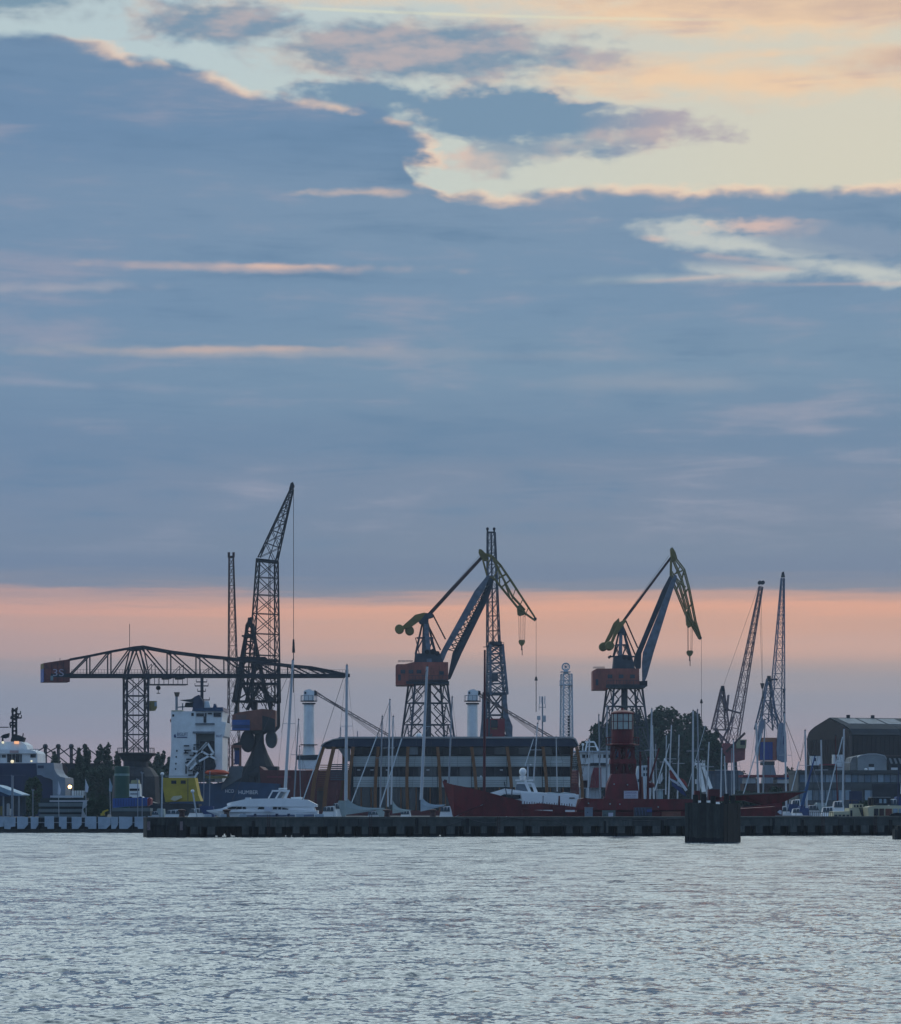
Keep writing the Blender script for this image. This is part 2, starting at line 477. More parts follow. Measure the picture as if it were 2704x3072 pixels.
# ------------------------------------------------------------------ mesh helpers
class MB:
    """collects simple solids and links them as one mesh"""
    def __init__(self):
        self.v, self.f = [], []
    def add(self, vs, fs):
        o = len(self.v)
        self.v += [Vector(q) for q in vs]
        self.f += [[i + o for i in g] for g in fs]
        return self
    def hexa(self, a, b):
        """a, b: two quads (lists of 4) joined into a closed solid"""
        return self.add(list(a) + list(b), [(3, 2, 1, 0), (4, 5, 6, 7), (0, 1, 5, 4), (1, 2, 6, 5), (2, 3, 7, 6), (3, 0, 4, 7)])
    def box(self, x0, x1, y0, y1, z0, z1):
        return self.hexa([(x0, y0, z0), (x1, y0, z0), (x1, y1, z0), (x0, y1, z0)], [(x0, y0, z1), (x1, y0, z1), (x1, y1, z1), (x0, y1, z1)])
    def bar(self, p, q, w, h=None, w2=None):
        p, q = Vector(p), Vector(q)
        d = q - p
        if d.length < 1e-6: return self
        d.normalize()
        up = Vector((0, 0, 1)) if abs(d.z) < 0.95 else Vector((0, 1, 0))
        s = d.cross(up).normalized(); u = s.cross(d)
        h = h or w
        k = (w2 / w) if w2 else 1.0
        a = [p + s * w * i / 2 + u * h * j / 2 for i, j in ((-1, -1), (1, -1), (1, 1), (-1, 1))]
        b = [q + s * w * k * i / 2 + u * h * k * j / 2 for i, j in ((-1, -1), (1, -1), (1, 1), (-1, 1))]
        return self.hexa(a, b)
    def tube(self, p, q, r1, r2=None, n=8):
        p, q = Vector(p), Vector(q)
        r2 = r1 if r2 is None else r2
        d = (q - p).normalized()
        up = Vector((0, 0, 1)) if abs(d.z) < 0.95 else Vector((0, 1, 0))
        s = d.cross(up).normalized(); u = s.cross(d)
        vs = []
        for c, r in ((p, r1), (q, r2)):
            for i in range(n):
                a = 2 * math.pi * i / n
                vs.append(c + s * math.cos(a) * r + u * math.sin(a) * r)
        fs = [(i, (i + 1) % n, n + (i + 1) % n, n + i) for i in range(n)]
        fs += [tuple(range(n - 1, -1, -1)), tuple(range(n, 2 * n))]
        return self.add(vs, fs)
    def path(self, pts, r, n=5):
        for a, b in zip(pts[:-1], pts[1:]):
            self.tube(a, b, r, r, n)
        return self
    def loft(self, rings, cap=True):
        n = len(rings[0])
        vs = [v for r in rings for v in r]
        fs = []
        for k in range(len(rings) - 1):
            for i in range(n):
                j = (i + 1) % n
                fs.append((k * n + i, k * n + j, (k + 1) * n + j, (k + 1) * n + i))
        if cap:
            fs += [tuple(range(n - 1, -1, -1)), tuple(range((len(rings) - 1) * n, len(rings) * n))]
        return self.add(vs, fs)
    def prism(self, front, back):
        n = len(front)
        fs = [tuple(range(n)), tuple(range(2 * n - 1, n - 1, -1))]
        fs += [(i, n + i, n + (i + 1) % n, (i + 1) % n) for i in range(n)]
        return self.add(list(front) + list(back), fs)
    def ball(self, c, rx, ry=None, rz=None, nu=10, nv=6):
        c = Vector(c); ry = ry or rx; rz = rz or rx
        rings = []
        for j in range(1, nv):
            ph = math.pi * j / nv
            rings.append([c + Vector((rx * math.sin(ph) * math.cos(2 * math.pi * i / nu), ry * math.sin(ph) * math.sin(2 * math.pi * i / nu), rz * math.cos(ph))) for i in range(nu)])
        return self.loft(rings)
    def lathe(self, c, prof, n=16):
        """prof: (radius, z) going up"""
        c = Vector(c)
        return self.loft([[c + Vector((r * math.cos(2 * math.pi * i / n), r * math.sin(2 * math.pi * i / n), z)) for i in range(n)] for r, z in prof])
    def clumps(self, c, rx, ry, rz, n, s, shape=1.0, rg=rnd):
        """leafy faces spread through a crown volume, thinner inside"""
        c = Vector(c)
        for _ in range(n):
            while True:
                d = Vector((rg.uniform(-1, 1), rg.uniform(-1, 1), rg.uniform(-1, 1)))
                if 0.05 < d.length < 1: break
            rad = d.length ** 0.45
            d = d.normalized() * rad
            p = c + Vector((d.x * rx, d.y * ry, d.z * rz))
            a = Vector((rg.gauss(0, 1), rg.gauss(0, 1), rg.gauss(0, 1))).normalized()
            b = a.cross(Vector((rg.gauss(0, 1), rg.gauss(0, 1), rg.gauss(0, 1)))).normalized()
            k = s * rg.uniform(0.5, 1.25)
            self.add([p + a * k, p + b * k * 0.7, p - a * k * 0.8, p - b * k * 0.6], [(0, 1, 2, 3)])
        return self

ORIG = {}
def root(name, loc, label, cat, group=None, rz=0.0):
    o = bpy.data.objects.new(name, None)
    COL.objects.link(o)
    o.location = Vector(loc)
    o.empty_display_size = 0.3
    o['label'] = label; o['category'] = cat
    if group: o['group'] = group
    ORIG[o.name] = Vector(loc)
    return o

def obj(name, mb, material, parent=None, smooth=False, label=None, cat=None, group=None, kind=None, loc=None, bevel=0.0):
    me = bpy.data.meshes.new(name)
    if parent is not None:
        base = ORIG[parent.name]
    elif loc is not None:
        base = Vector(loc)
    elif kind == 'structure' or not mb.v:
        base = Vector((0, 0, 0))
    else:
        xs = [v.x for v in mb.v]; ys = [v.y for v in mb.v]; zs = [v.z for v in mb.v]
        base = Vector(((min(xs) + max(xs)) / 2, (min(ys) + max(ys)) / 2, min(zs)))
    me.from_pydata([tuple(v - base) for v in mb.v], [], mb.f)
    me.materials.append(material)
    if smooth:
        me.shade_smooth() if hasattr(me, 'shade_smooth') else None
    me.update()
    o = bpy.data.objects.new(name, me)
    COL.objects.link(o)
    if parent is not None:
        o.parent = parent
    else:
        o.location = base
    ORIG[o.name] = base
    if label: o['label'] = label
    if cat: o['category'] = cat
    if group: o['group'] = group
    if kind: o['kind'] = kind
    if bevel:
        md = o.modifiers.new('bevel', 'BEVEL'); md.width = bevel; md.segments = 1
    return o

def copy_tree(o, parent=None):
    c = o.copy()
    COL.objects.link(c)
    if parent is not None: c.parent = parent
    ORIG[c.name] = ORIG[o.name]
    for ch in list(o.children):
        copy_tree(ch, c)
    return c

def wpt(px, py, D):
    """world point seen at photograph position px, py at distance D"""
    return Vector(((px - CX) * D / F, D, EYE + (HY - py) * D / F))

class Plane:
    """an upright plane standing at px0, D, turned by phi degrees; things are drawn on it in side view and given thickness b"""
    def __init__(self, px0, D, phi=0.0):
        self.x0 = (px0 - CX) * D / F; self.D = D
        self.c, self.s = math.cos(R(phi)), math.sin(R(phi))
        self.m = D / F
    def __call__(self, px, py, b=0.0):
        t = (px - CX) / F
        a = (t * self.D - self.x0) / (self.c - t * self.s)
        d = self.D + a * self.s
        return Vector((self.x0 + a * self.c - b * self.s, d + b * self.c, EYE + (HY - py) * d / F))
    def z(self, px, z, b=0.0):
        p = self(px, HY, b); p.z = z
        return p
    def poly(self, mb, pts, b0, b1):
        # front face is the one nearer the viewer (b0)
        return mb.prism([self(x, y, b0) for x, y in pts][::-1], [self(x, y, b1) for x, y in pts][::-1])
    def rect(self, mb, x0, y0, x1, y1, b0, b1):
        return self.poly(mb, [(x0, y0), (x1, y0), (x1, y1), (x0, y1)], b0, b1)

def lattice(name, parent, p0, p1, w0, w1, n, mt, chord=0.16, brace=0.08, side=(1, 0, 0), d0=None, d1=None, pattern='X', rings=True, bname='bracing', cname='chord'):
    """four chords as parts and their bracing as one joined part"""
    p0, p1 = Vector(p0), Vector(p1)
    ax = (p1 - p0).normalized()
    s = Vector(side); s = (s - ax * s.dot(ax)).normalized()
    u = ax.cross(s).normalized()
    d0 = w0 if d0 is None else d0; d1 = w1 if d1 is None else d1
    def corner(k, t):
        i, j = ((-1, -1), (1, -1), (1, 1), (-1, 1))[k]
        return p0.lerp(p1, t) + s * i * (w0 + (w1 - w0) * t) / 2 + u * j * (d0 + (d1 - d0) * t) / 2
    for k in range(4):
        obj(cname, MB().bar(corner(k, 0), corner(k, 1), chord), mt, parent)
    m = MB()
    # panels get shorter towards the narrow end
    ts = [0.0]
    q = (w1 / w0) ** (1.0 / n) if w0 > 0.01 and w1 > 0.01 else 1
    L = 1.0
    for i in range(n):
        ts.append(ts[-1] + L); L *= max(0.86, min(1.16, q))
    ts = [v / ts[-1] for v in ts]
    for i in range(n):
        a, b = ts[i], ts[i + 1]
        for k in range(4):
            k2 = (k + 1) % 4
            if pattern == 'X':
                m.bar(corner(k, a), corner(k2, b), brace); m.bar(corner(k2, a), corner(k, b), brace)
            elif pattern == 'Z':
                if i % 2: m.bar(corner(k, a), corner(k2, b), brace)
                else: m.bar(corner(k2, a), corner(k, b), brace)
            elif pattern == 'K':
                mid = (corner(k, b) + corner(k2, b)) / 2
                m.bar(corner(k, a), mid, brace); m.bar(corner(k2, a), mid, brace)
            if rings: m.bar(corner(k, b), corner(k2, b), brace)
    obj(bname, m, mt, parent, kind='stuff')
    return corner

FONT_CACHE = {}
def lettering(name, body, p, right, height, material, parent=None, up=Vector((0, 0, 1)), width=None, extrude=0.01):
    """flat raised letters; p = lower left, right = reading direction"""
    cu = bpy.data.curves.new(name, 'FONT')
    cu.body = body; cu.size = 1.0; cu.extrude = 0.0
    t = bpy.data.objects.new(name, cu)
    COL.objects.link(t)
    bpy.context.view_layer.update()
    me = bpy.data.meshes.new_from_object(t.evaluated_get(bpy.context.evaluated_depsgraph_get()))
    COL.objects.unlink(t); bpy.data.objects.remove(t)
    xs = [v.co.x for v in me.vertices]; ys = [v.co.y for v in me.vertices]
    hx, hy = max(xs) - min(xs), max(ys) - min(ys)
    k = height / hy
    kx = (width / hx) if width else k
    right = Vector(right).normalized()
    nrm = right.cross(up).normalized()
    base = ORIG[parent.name] if parent else Vector((0, 0, 0))
    n0 = len(me.vertices)
    vs = [Vector(p) + right * (v.co.x - min(xs)) * kx + up * (v.co.y - min(ys)) * k + nrm * extrude - base for v in me.vertices]
    fs = [tuple(q.vertices) for q in me.polygons]
    m2 = bpy.data.meshes.new(name)
    m2.from_pydata([tuple(v) for v in vs], [], fs)
    m2.materials.append(material)
    bpy.data.meshes.remove(me)
    o = bpy.data.objects.new(name, m2)
    COL.objects.link(o)
    if parent: o.parent = parent
    ORIG[o.name] = base
    return o

# ------------------------------------------------------------------ paints
DARK = mat('dark steel', (0.026, 0.034, 0.048), 0.6, var=0.25)
DARK2 = mat('blackened steel', (0.014, 0.019, 0.028), 0.7, var=0.25)
RUSTY = mat('rusty dark steel', (0.075, 0.040, 0.040), 0.75, var=0.25, dirt=(0.035, 0.022, 0.022))
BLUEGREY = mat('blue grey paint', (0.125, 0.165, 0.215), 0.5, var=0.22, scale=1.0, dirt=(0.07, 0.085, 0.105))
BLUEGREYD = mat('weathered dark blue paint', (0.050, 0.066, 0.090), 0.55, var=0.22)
OXIDE = mat('brick red cabin paint', (0.33, 0.10, 0.075), 0.6, var=0.16, scale=1.1, stretch=(1, 1, .35), dirt=(0.17, 0.06, 0.05))
OXIDED = mat('dull oxide paint', (0.20, 0.075, 0.055), 0.65, var=0.2)
YELLOWO = mat('olive yellow paint', (0.20, 0.165, 0.050), 0.55, var=0.2)
YELLOW = mat('yellow paint', (0.42, 0.32, 0.035), 0.55, var=0.14)
WHITE = mat('white paint', (0.68, 0.72, 0.74), 0.4, var=0.06, dirt=(0.54, 0.57, 0.58))
WHITE2 = mat('off white gelcoat', (0.72, 0.74, 0.75), 0.25, var=0.05)
ALU = mat('bare mast alloy', (0.42, 0.46, 0.50), 0.4, 0.2, var=0.1)
ALUD = mat('dull mast alloy', (0.22, 0.25, 0.29), 0.45, 0.2, var=0.12)
GREYW = mat('pale grey lattice paint', (0.44, 0.50, 0.56), 0.5, var=0.12)
NAVY = mat('navy hull paint', (0.022, 0.034, 0.085), 0.45, var=0.15)
SHIPBLUE = mat('blue hull paint', (0.022, 0.060, 0.130), 0.45, var=0.18)
BLUE = mat('bright blue paint', (0.035, 0.10, 0.33), 0.5, var=0.14)
GLASS = mat('dark window glass', (0.004, 0.010, 0.020), 0.12, var=0.1, spec=0.3)
GLASSP = mat('pale window glass', (0.20, 0.29, 0.36), 0.12, var=0.15, spec=0.7)
CONC = mat('wet dark concrete', (0.072, 0.080, 0.076), 0.85, var=0.2, scale=1.3, dirt=(0.040, 0.044, 0.042), bump=0.4)
CONCD = mat('tide stained concrete', (0.030, 0.034, 0.034), 0.8, var=0.25, scale=1.6)
SHADOWY = mat('near black tar and shade', (0.012, 0.014, 0.016), 0.8, var=0.2)  # near-black, also painting shade inside the pier and the dolphin's right side
WOODP = mat('weathered pile timber', (0.050, 0.055, 0.052), 0.85, var=0.25, scale=2.0, stretch=(3, 3, 0.4), bump=0.5, dirt=(0.022, 0.026, 0.026))
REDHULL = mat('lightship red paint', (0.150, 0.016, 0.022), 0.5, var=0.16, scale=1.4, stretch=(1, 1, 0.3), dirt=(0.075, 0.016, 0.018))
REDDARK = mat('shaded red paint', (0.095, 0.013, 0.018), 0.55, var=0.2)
HULLRED = mat('red cargo hull paint', (0.12, 0.028, 0.030), 0.6, var=0.2)
LAMPRED = mat('funnel red', (0.22, 0.035, 0.05), 0.5, var=0.12)
ORANGE = mat('lifeboat orange', (0.52, 0.085, 0.035), 0.45, var=0.1)
GREENT = mat('green tank paint', (0.020, 0.075, 0.062), 0.5, var=0.15)
TIMBER = mat('warm larch timber', (0.20, 0.095, 0.042), 0.65, var=0.2, scale=3, stretch=(4, 4, 0.5))
PANEL = mat('pale facade panel', (0.44, 0.49, 0.49), 0.5, var=0.06)
ROOFM = mat('dark roof membrane', (0.028, 0.040, 0.068), 0.6, var=0.12)
ROOFT = mat('pale roof edge', (0.30, 0.30, 0.30), 0.6, var=0.1)
CANVAS = mat('grey green sail cover', (0.24, 0.30, 0.31), 0.85, var=0.1)
CANVASB = mat('blue canvas', (0.03, 0.055, 0.14), 0.85, var=0.12)
CREAM = mat('cream paint', (0.50, 0.47, 0.33), 0.5, var=0.1)
BRICKB = mat('brown corrugated cladding', (0.036, 0.030, 0.032), 0.7, var=0.2, dirt=(0.028, 0.024, 0.026))
HANGR = mat('bluish roof sheet', (0.017, 0.026, 0.038), 0.85, var=0.2)
SHEDW = mat('pale shed cladding', (0.24, 0.27, 0.29), 0.6, var=0.1)
BARK = mat('bark', (0.05, 0.042, 0.035), 0.9, var=0.2)
LEAF = mat('dusk foliage', (0.030, 0.066, 0.040), 0.8, var=0.35, scale=0.5, dirt=(0.010, 0.026, 0.020))
LEAF2 = mat('lighter foliage', (0.050, 0.085, 0.045), 0.8, var=0.3, scale=0.4, dirt=(0.022, 0.042, 0.028))
GROUND = mat('quay paving', (0.10, 0.10, 0.10), 0.9, var=0.15, scale=0.2)
LIGHTGREYHULL = mat('light grey ship paint', (0.19, 0.235, 0.29), 0.5, var=0.1)
BOARD = mat('pale wave board', (0.36, 0.43, 0.50), 0.6, var=0.1, scale=0.8, dirt=(0.25, 0.31, 0.37))
LAMPW = mat('lit warm lamp', (0.9, 0.7, 0.4), 0.5, emit=(1.0, 0.55, 0.18), estr=9.0)
LAMPY = mat('lit pale lamp', (0.9, 0.85, 0.6), 0.5, emit=(1.0, 0.86, 0.55), estr=0.8)
SIGNW = mat('white sign board', (0.50, 0.50, 0.58), 0.5, var=0.05)
SIGNT = mat('sign lettering', (0.12, 0.10, 0.20), 0.6, var=0.05)
FLAGR = mat('flag red', (0.26, 0.055, 0.05), 0.8, var=0.1)
FLAGW = mat('flag white', (0.50, 0.53, 0.60), 0.8, var=0.05)
FLAGB = mat('flag blue', (0.04, 0.06, 0.16), 0.8, var=0.1)
MESHG = mat('rope and wire', (0.06, 0.06, 0.065), 0.7, var=0.1)

# ------------------------------------------------------------------ land
g = MB(); g.box(-3000, 3000, 349, 2950, -3.0, 1.45)
obj('ground', g, GROUND, kind='structure')
g = MB(); g.box(-2990, 2990, 348.2, 348.99, -3.0, 1.65)
obj('quay_wall', g, CONC, kind='structure')

# ------------------------------------------------------------------ the long concrete pier
PR = Plane(440, 278, 12.5)
ZT = 2.07
CONCB = mat('streaked pale concrete', (0.092, 0.100, 0.094), 0.85, var=0.2, scale=2.2, dirt=(0.038, 0.044, 0.044), stretch=(1.5, 1.5, 0.3), bump=.4)
CONCS = mat('stained dark concrete', (0.050, 0.056, 0.056), 0.85, var=0.2, scale=1.8, dirt=(0.026, 0.030, 0.030), stretch=(1.2, 1.2, 0.35), bump=.4)
pier = root('concrete_pier', PR.z(1500, 0.0), 'long low dark concrete pier on square piles across the whole harbour front', 'pier')
PITCH = 51.5
def zbox(mb, pl, x0, x1, z0, z1, b0, b1):
    f = [pl.z(x0, z0, b0), pl.z(x1, z0, b0), pl.z(x1, z1, b0), pl.z(x0, z1, b0)]
    k = [pl.z(x0, z0, b1), pl.z(x1, z0, b1), pl.z(x1, z1, b1), pl.z(x0, z1, b1)]
    return mb.prism(f, k)
rg = random.Random(21)
# deck face in cast segments, coping proud
x = 560.0; i = 0
while x < 2790:
    w = PITCH * 2
    dz = rg.uniform(-0.015, 0.015)
    obj('face_segment', zbox(MB(), PR, x + 0.5, x + w - 0.5, 1.06 + rg.uniform(-.03, .03), ZT - 0.22 + dz, 0.0 + rg.uniform(0, .04), 0.5), rg.choice([CONC, CONC, CONCB, CONCS]), pier)
    obj('coping_slab', zbox(MB(), PR, x + 0.3, x + w - 0.3, ZT - 0.22 + dz, ZT + dz, -0.10, 4.6), CONC, pier)
    x += w; i += 1
x = 572.0; k = 0
while x < 2790:
    top = 1.06
    ww = 19 + rg.uniform(-3, 5)
    if 1648 < x < 1690 or 660 < x < 690:
        x += PITCH; continue
    mbp = MB()
    zbox(mbp, PR, x, x + ww, -1.5, 1.2, 0.04, 0.62)
    obj('pile', mbp, CONCB if rg.random() < .75 else CONC, pier)
    obj('tide_band', zbox(MB(), PR, x - .6, x + ww + .6, -1.5, 0.30 + rg.uniform(-.05, .08), 0.0, 0.64), SHADOWY, pier)
    x += PITCH + (rg.uniform(-2, 2)); k += 1
# wet band at the waterline and a near-black backing added to paint the shade inside, with a few gaps open to the water behind
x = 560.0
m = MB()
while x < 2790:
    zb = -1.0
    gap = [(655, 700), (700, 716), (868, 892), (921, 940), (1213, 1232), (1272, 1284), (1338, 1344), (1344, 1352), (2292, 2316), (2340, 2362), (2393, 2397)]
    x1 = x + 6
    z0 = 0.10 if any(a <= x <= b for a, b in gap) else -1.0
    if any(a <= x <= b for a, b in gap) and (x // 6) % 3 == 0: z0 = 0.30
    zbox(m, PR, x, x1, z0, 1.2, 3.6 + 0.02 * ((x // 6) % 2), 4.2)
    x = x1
obj('dark_backing', m, SHADOWY, pier)
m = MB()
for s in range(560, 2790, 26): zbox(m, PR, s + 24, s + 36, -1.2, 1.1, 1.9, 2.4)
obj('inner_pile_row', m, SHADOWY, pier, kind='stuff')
# solid pier head, left, sheeted with vertical timbers
head = MB(); zbox(head, PR, 444, 559.5, -1.5, ZT - 0.02, 0.12, 4.6)
obj('head_block', head, CONCD, pier)
x = 440.0
while x < 559:
    w = rg.uniform(5.5, 8.5)
    if rg.random() < 0.8:
        obj('sheet_timber', zbox(MB(), PR, x, x + w, -1.4, ZT - rg.uniform(0.85, 1.0), -0.08, 0.12), SHADOWY if rg.random() < .6 else CONCD, pier)
    obj('sheet_timber', zbox(MB(), PR, x, x + w + 3, ZT - 0.82, ZT - 0.05 + rg.uniform(-.04, .03), -0.02, 0.11), CONCD if rg.random() < .6 else WOODP, pier)
    x += w + 4
for xb in (446, 544):
    bd = obj('depth_board', zbox(MB(), PR, xb - 4.5, xb + 4.5, 0.72, 1.62, -0.14, -0.09), mat('worn pinkish board', (0.22, 0.17, 0.18), 0.7, var=0.3, scale=5, dirt=(0.08, 0.06, 0.07)), pier)
# mooring pads on the face (pale boards) and hanging ropes
fend = []
for xf in (1920 - 10, 2000):
    pass
m = MB()
def swag(x0, x1, z0, z1, sag, b=-0.16):
    pts = []
    for i in range(9):
        t = i / 8
        p = PR.z(x0 + (x1 - x0) * t, z0 + (z1 - z0) * t - sag * 4 * t * (1 - t), b)
        pts.append(p)
    return pts
for a in ((1402, 1530, 1.95, 1.98, 0.55), (1530, 1660, 1.98, 1.75, 0.1), (1660, 1720, 1.75, 0.95, 0.05), (1860, 2010, 1.8, 1.85, 0.22), (2010, 2050, 1.85, 1.9, 0.05), (1330, 1400, 1.1, 1.95, 0.12)):
    m = MB(); m.path(swag(*a), 0.035, 4)
    obj('hanging_rope', m, MESHG, pier)
# ladders and timber fenders on the face
for xl in (802, 1108, 1492, 2465, 2622):
    m = MB()
    for dx in (0, 7): m.bar(PR.z(xl + dx, 0.2, -0.16), PR.z(xl + dx, ZT + .25, -0.16), .05)
    for j in range(8): m.bar(PR.z(xl, .35 + j * .24, -0.16), PR.z(xl + 7, .35 + j * .24, -0.16), .04)
    obj('quay_ladder', m, RUSTY, pier)
for xf in (598, 756, 1012, 1246, 1398, 1570, 1812, 1984, 2318, 2404, 2560, 2668):
    m = MB(); w_ = rg.uniform(5, 9)
    zbox(m, PR, xf, xf + w_, rg.uniform(.3, .7), ZT - rg.uniform(.1, .5), -0.2, -0.03)
    obj('fender_timber', m, SHADOWY if rg.random() < .6 else WOODP, pier)
# bollards and small deck pieces
for xb, yt in ((685, 2437), (1306, 2436), (1168, 2437), (550, 2438)):
    b0 = PR.z(xb, ZT, 1.2)
    o = MB().lathe(b0, [(0.34, 0), (0.30, 0.1), (0.26, 0.55), (0.42, 0.62), (0.42, 0.74), (0.1, 0.82)], 10)
    obj('mooring_bollard', o, RUSTY, label='stout dark bollard on the pier deck ' + {685: 'in front of the motor yacht', 1306: 'just left of the red bow', 1168: 'in front of the pale sail cover', 550: 'nearest the pier head'}[xb], cat='bollard', group='bollards on the pier')
for n_, (xb, w) in enumerate(((615, 22), (663, 19), (720, 22), (890, 24), (948, 26))):
    m = MB(); zbox(m, PR, xb, xb + w, ZT + 0.002, ZT + 0.26, 0.5, 1.1)
    zbox(m, PR, xb + 1, xb + w - 1, ZT + 0.262, ZT + 0.30, 0.55, 1.05)
    obj('deck_box', m, BOARD, label='low pale box on the pier deck, ' + ['leftmost of the five', 'second from the left', 'just right of the bollard by the yacht bow', 'below the tall mast by the timber arches', 'rightmost, at the foot of the timber arches'][n_], cat='box', group='pale boxes on the pier')

# ------------------------------------------------------------------ timber dolphin in front of the pier
DP = Plane(2172, 241, 0)
dol = root('timber_dolphin', wpt(2130, 2527, 242), 'big square dark timber pile dolphin standing in the water before the red ship', 'dolphin')
cx, cy = wpt(2172, 2410, 241).x, 241.0
TOPZ = EYE + 0.02
# left face: from 2054 to 2172; right face from 2172 to 2222, corner towards the viewer
A = wpt(2056, 2410, 243.2); B = wpt(2172, 2410, 241); Cc = wpt(2221, 2410, 244.0)
def face_planks(P, Q, n, ms, out):
    d = (Q - P); L = d.length; d.normalize(); nn = Vector((d.y, -d.x, 0))
    x = 0
    for i in range(n):
        w = L / n
        zt = TOPZ + rg.uniform(-0.10, 0.05); off = rg.uniform(0, 0.07)
        a = P + d * (x + 0.012) + nn * off; b = P + d * (x + w - 0.012) + nn * off
        a2 = a - nn * 0.25; b2 = b - nn * 0.25
        m = MB().hexa([(a.x, a.y, -1.5), (b.x, b.y, -1.5), (b2.x, b2.y, -1.5), (a2.x, a2.y, -1.5)], [(a.x, a.y, zt), (b.x, b.y, zt), (b2.x, b2.y, zt), (a2.x, a2.y, zt)])
        obj('pile_plank', m, ms[0] if rg.random() < .75 else ms[1], dol)
        a = P + d * (x + 0.01) + nn * (off + .012); b = P + d * (x + w - 0.01) + nn * (off + .012); zt = 0.42 + rg.uniform(-.08, .08)
        m = MB().hexa([(a.x, a.y, -1.5), (b.x, b.y, -1.5), (b2.x, b2.y, -1.5), (a2.x, a2.y, -1.5)], [(a.x, a.y, zt), (b.x, b.y, zt), (b2.x, b2.y, zt - .01), (a2.x, a2.y, zt - .01)])
        obj('wet_foot', m, SHADOWY, dol)
        x += w
face_planks(A, B, 11, (WOODP, CONCD), 0)
face_planks(B, Cc, 5, (SHADOWY, CONCD), 0)  # right face coloured near-black for its shaded side
core = MB().hexa([(A.x + .1, A.y + .3, -1.5), (B.x, B.y + .4, -1.5), (Cc.x - .3, Cc.y + .2, -1.5), (A.x + 1.6, 247, -1.5)], [(A.x + .1, A.y + .3, TOPZ - .2), (B.x, B.y + .4, TOPZ - .2), (Cc.x - .3, Cc.y + .2, TOPZ - .2), (A.x + 1.6, 247, TOPZ - .2)])
obj('core', core, SHADOWY, dol)
for px_, h in ((2087, .72), (2112, .78), (2140, .6), (2180, .8), (2199, .66)):
    p = wpt(px_, 2410, 243.4)
    obj('pile_head', MB().tube((p.x, p.y, TOPZ - .6), (p.x, p.y, TOPZ + h * 1.05), 0.27, 0.24, 10), SHADOWY, dol)
# mossy patch on top
m = MB().clumps((wpt(2190, 2410, 243.6).x, 243.6, TOPZ + .05), 0.9, 0.5, 0.16, 160, 0.12)
obj('moss', m, LEAF2, dol, kind='stuff')
# second low dolphin cut by the right edge of the picture
D2 = Plane(2700, 262, 0)
d2 = root('low_timber_dolphin', wpt(2712, 2520, 262), 'low dark timber dolphin at the right edge by the end of the pier', 'dolphin')
for i in range(7):
    m = MB(); x0 = 2684 + i * 9
    zbox(m, D2, x0, x0 + 8.2, -1.0, 1.35 + rg.uniform(-.15, .1) - (0.5 if i == 0 else 0), -0.3 - rg.uniform(0, .1), 1.2)
    obj('pile_plank', m, SHADOWY if i % 2 else CONCD, d2)
zb = MB(); zbox(zb, D2, 2690, 2745, 0.4, 0.7, -0.5, -0.36); obj('waler_beam', zb, SHADOWY, d2)

# ------------------------------------------------------------------ breakwater jetty with pale boards, left
JP = Plane(220, 322, 0)
jet = root('breakwater_jetty', JP.z(200, 0), 'low jetty faced with pale upright wave boards at the left, on dark supports', 'jetty')
m = MB(); zbox(m, JP, -80, 470, -1.2, 0.36, 0.1, 0.7); obj('lower_beam', m, CONCD, jet)
m = MB(); zbox(m, JP, -80, 470, 0.36, 1.78, 0.75, 0.95); obj('rear_screen', m, mat('dark jetty timber', (0.022, 0.032, 0.045), 0.8, var=0.3, scale=1.5), jet)
m = MB(); zbox(m, JP, -80, 470, 1.15, 1.25, 0.2, 0.34); obj('rail', m, ALUD, jet)
boards = [(-70, -52), (-48, -25), (-20, 12), (12, 47), (51, 84), (92, 115), (134, 162), (177, 200), (215, 245), (255, 289), (294, 332), (333, 354), (357, 397), (404, 437), (444, 466)]
for i, (a, b) in enumerate(boards):
    m = MB()
    lo = 2487; hi = 2449 + rg.uniform(-1, 2)
    sh = rg.choice([0, 1, 2])
    if sh == 0: pts = [(a, hi), (b, hi + 1), (b, 2474), (b - (b - a) * .35, 2487), (a + 1, 2487)]
    elif sh == 1: pts = [(a, hi), (b, hi), (b, 2487), (a + (b - a) * .3, 2487), (a + (b - a) * .28, 2481), (a, 2480)]
    else: pts = [(a, hi), (b, hi + 2), (b - 1, 2480), (a + (b - a) * .6, 2481), (a + (b - a) * .55, 2488), (a + 1, 2487)]
    JP.poly(m, pts, -0.06, 0.04)
    obj('wave_board', m, BOARD, jet)
for x in range(-70, 470, 23):
    m = MB(); zbox(m, JP, x, x + 5, -1.2, 1.7, 0.35, 0.6); obj('pile', m, SHADOWY, jet)

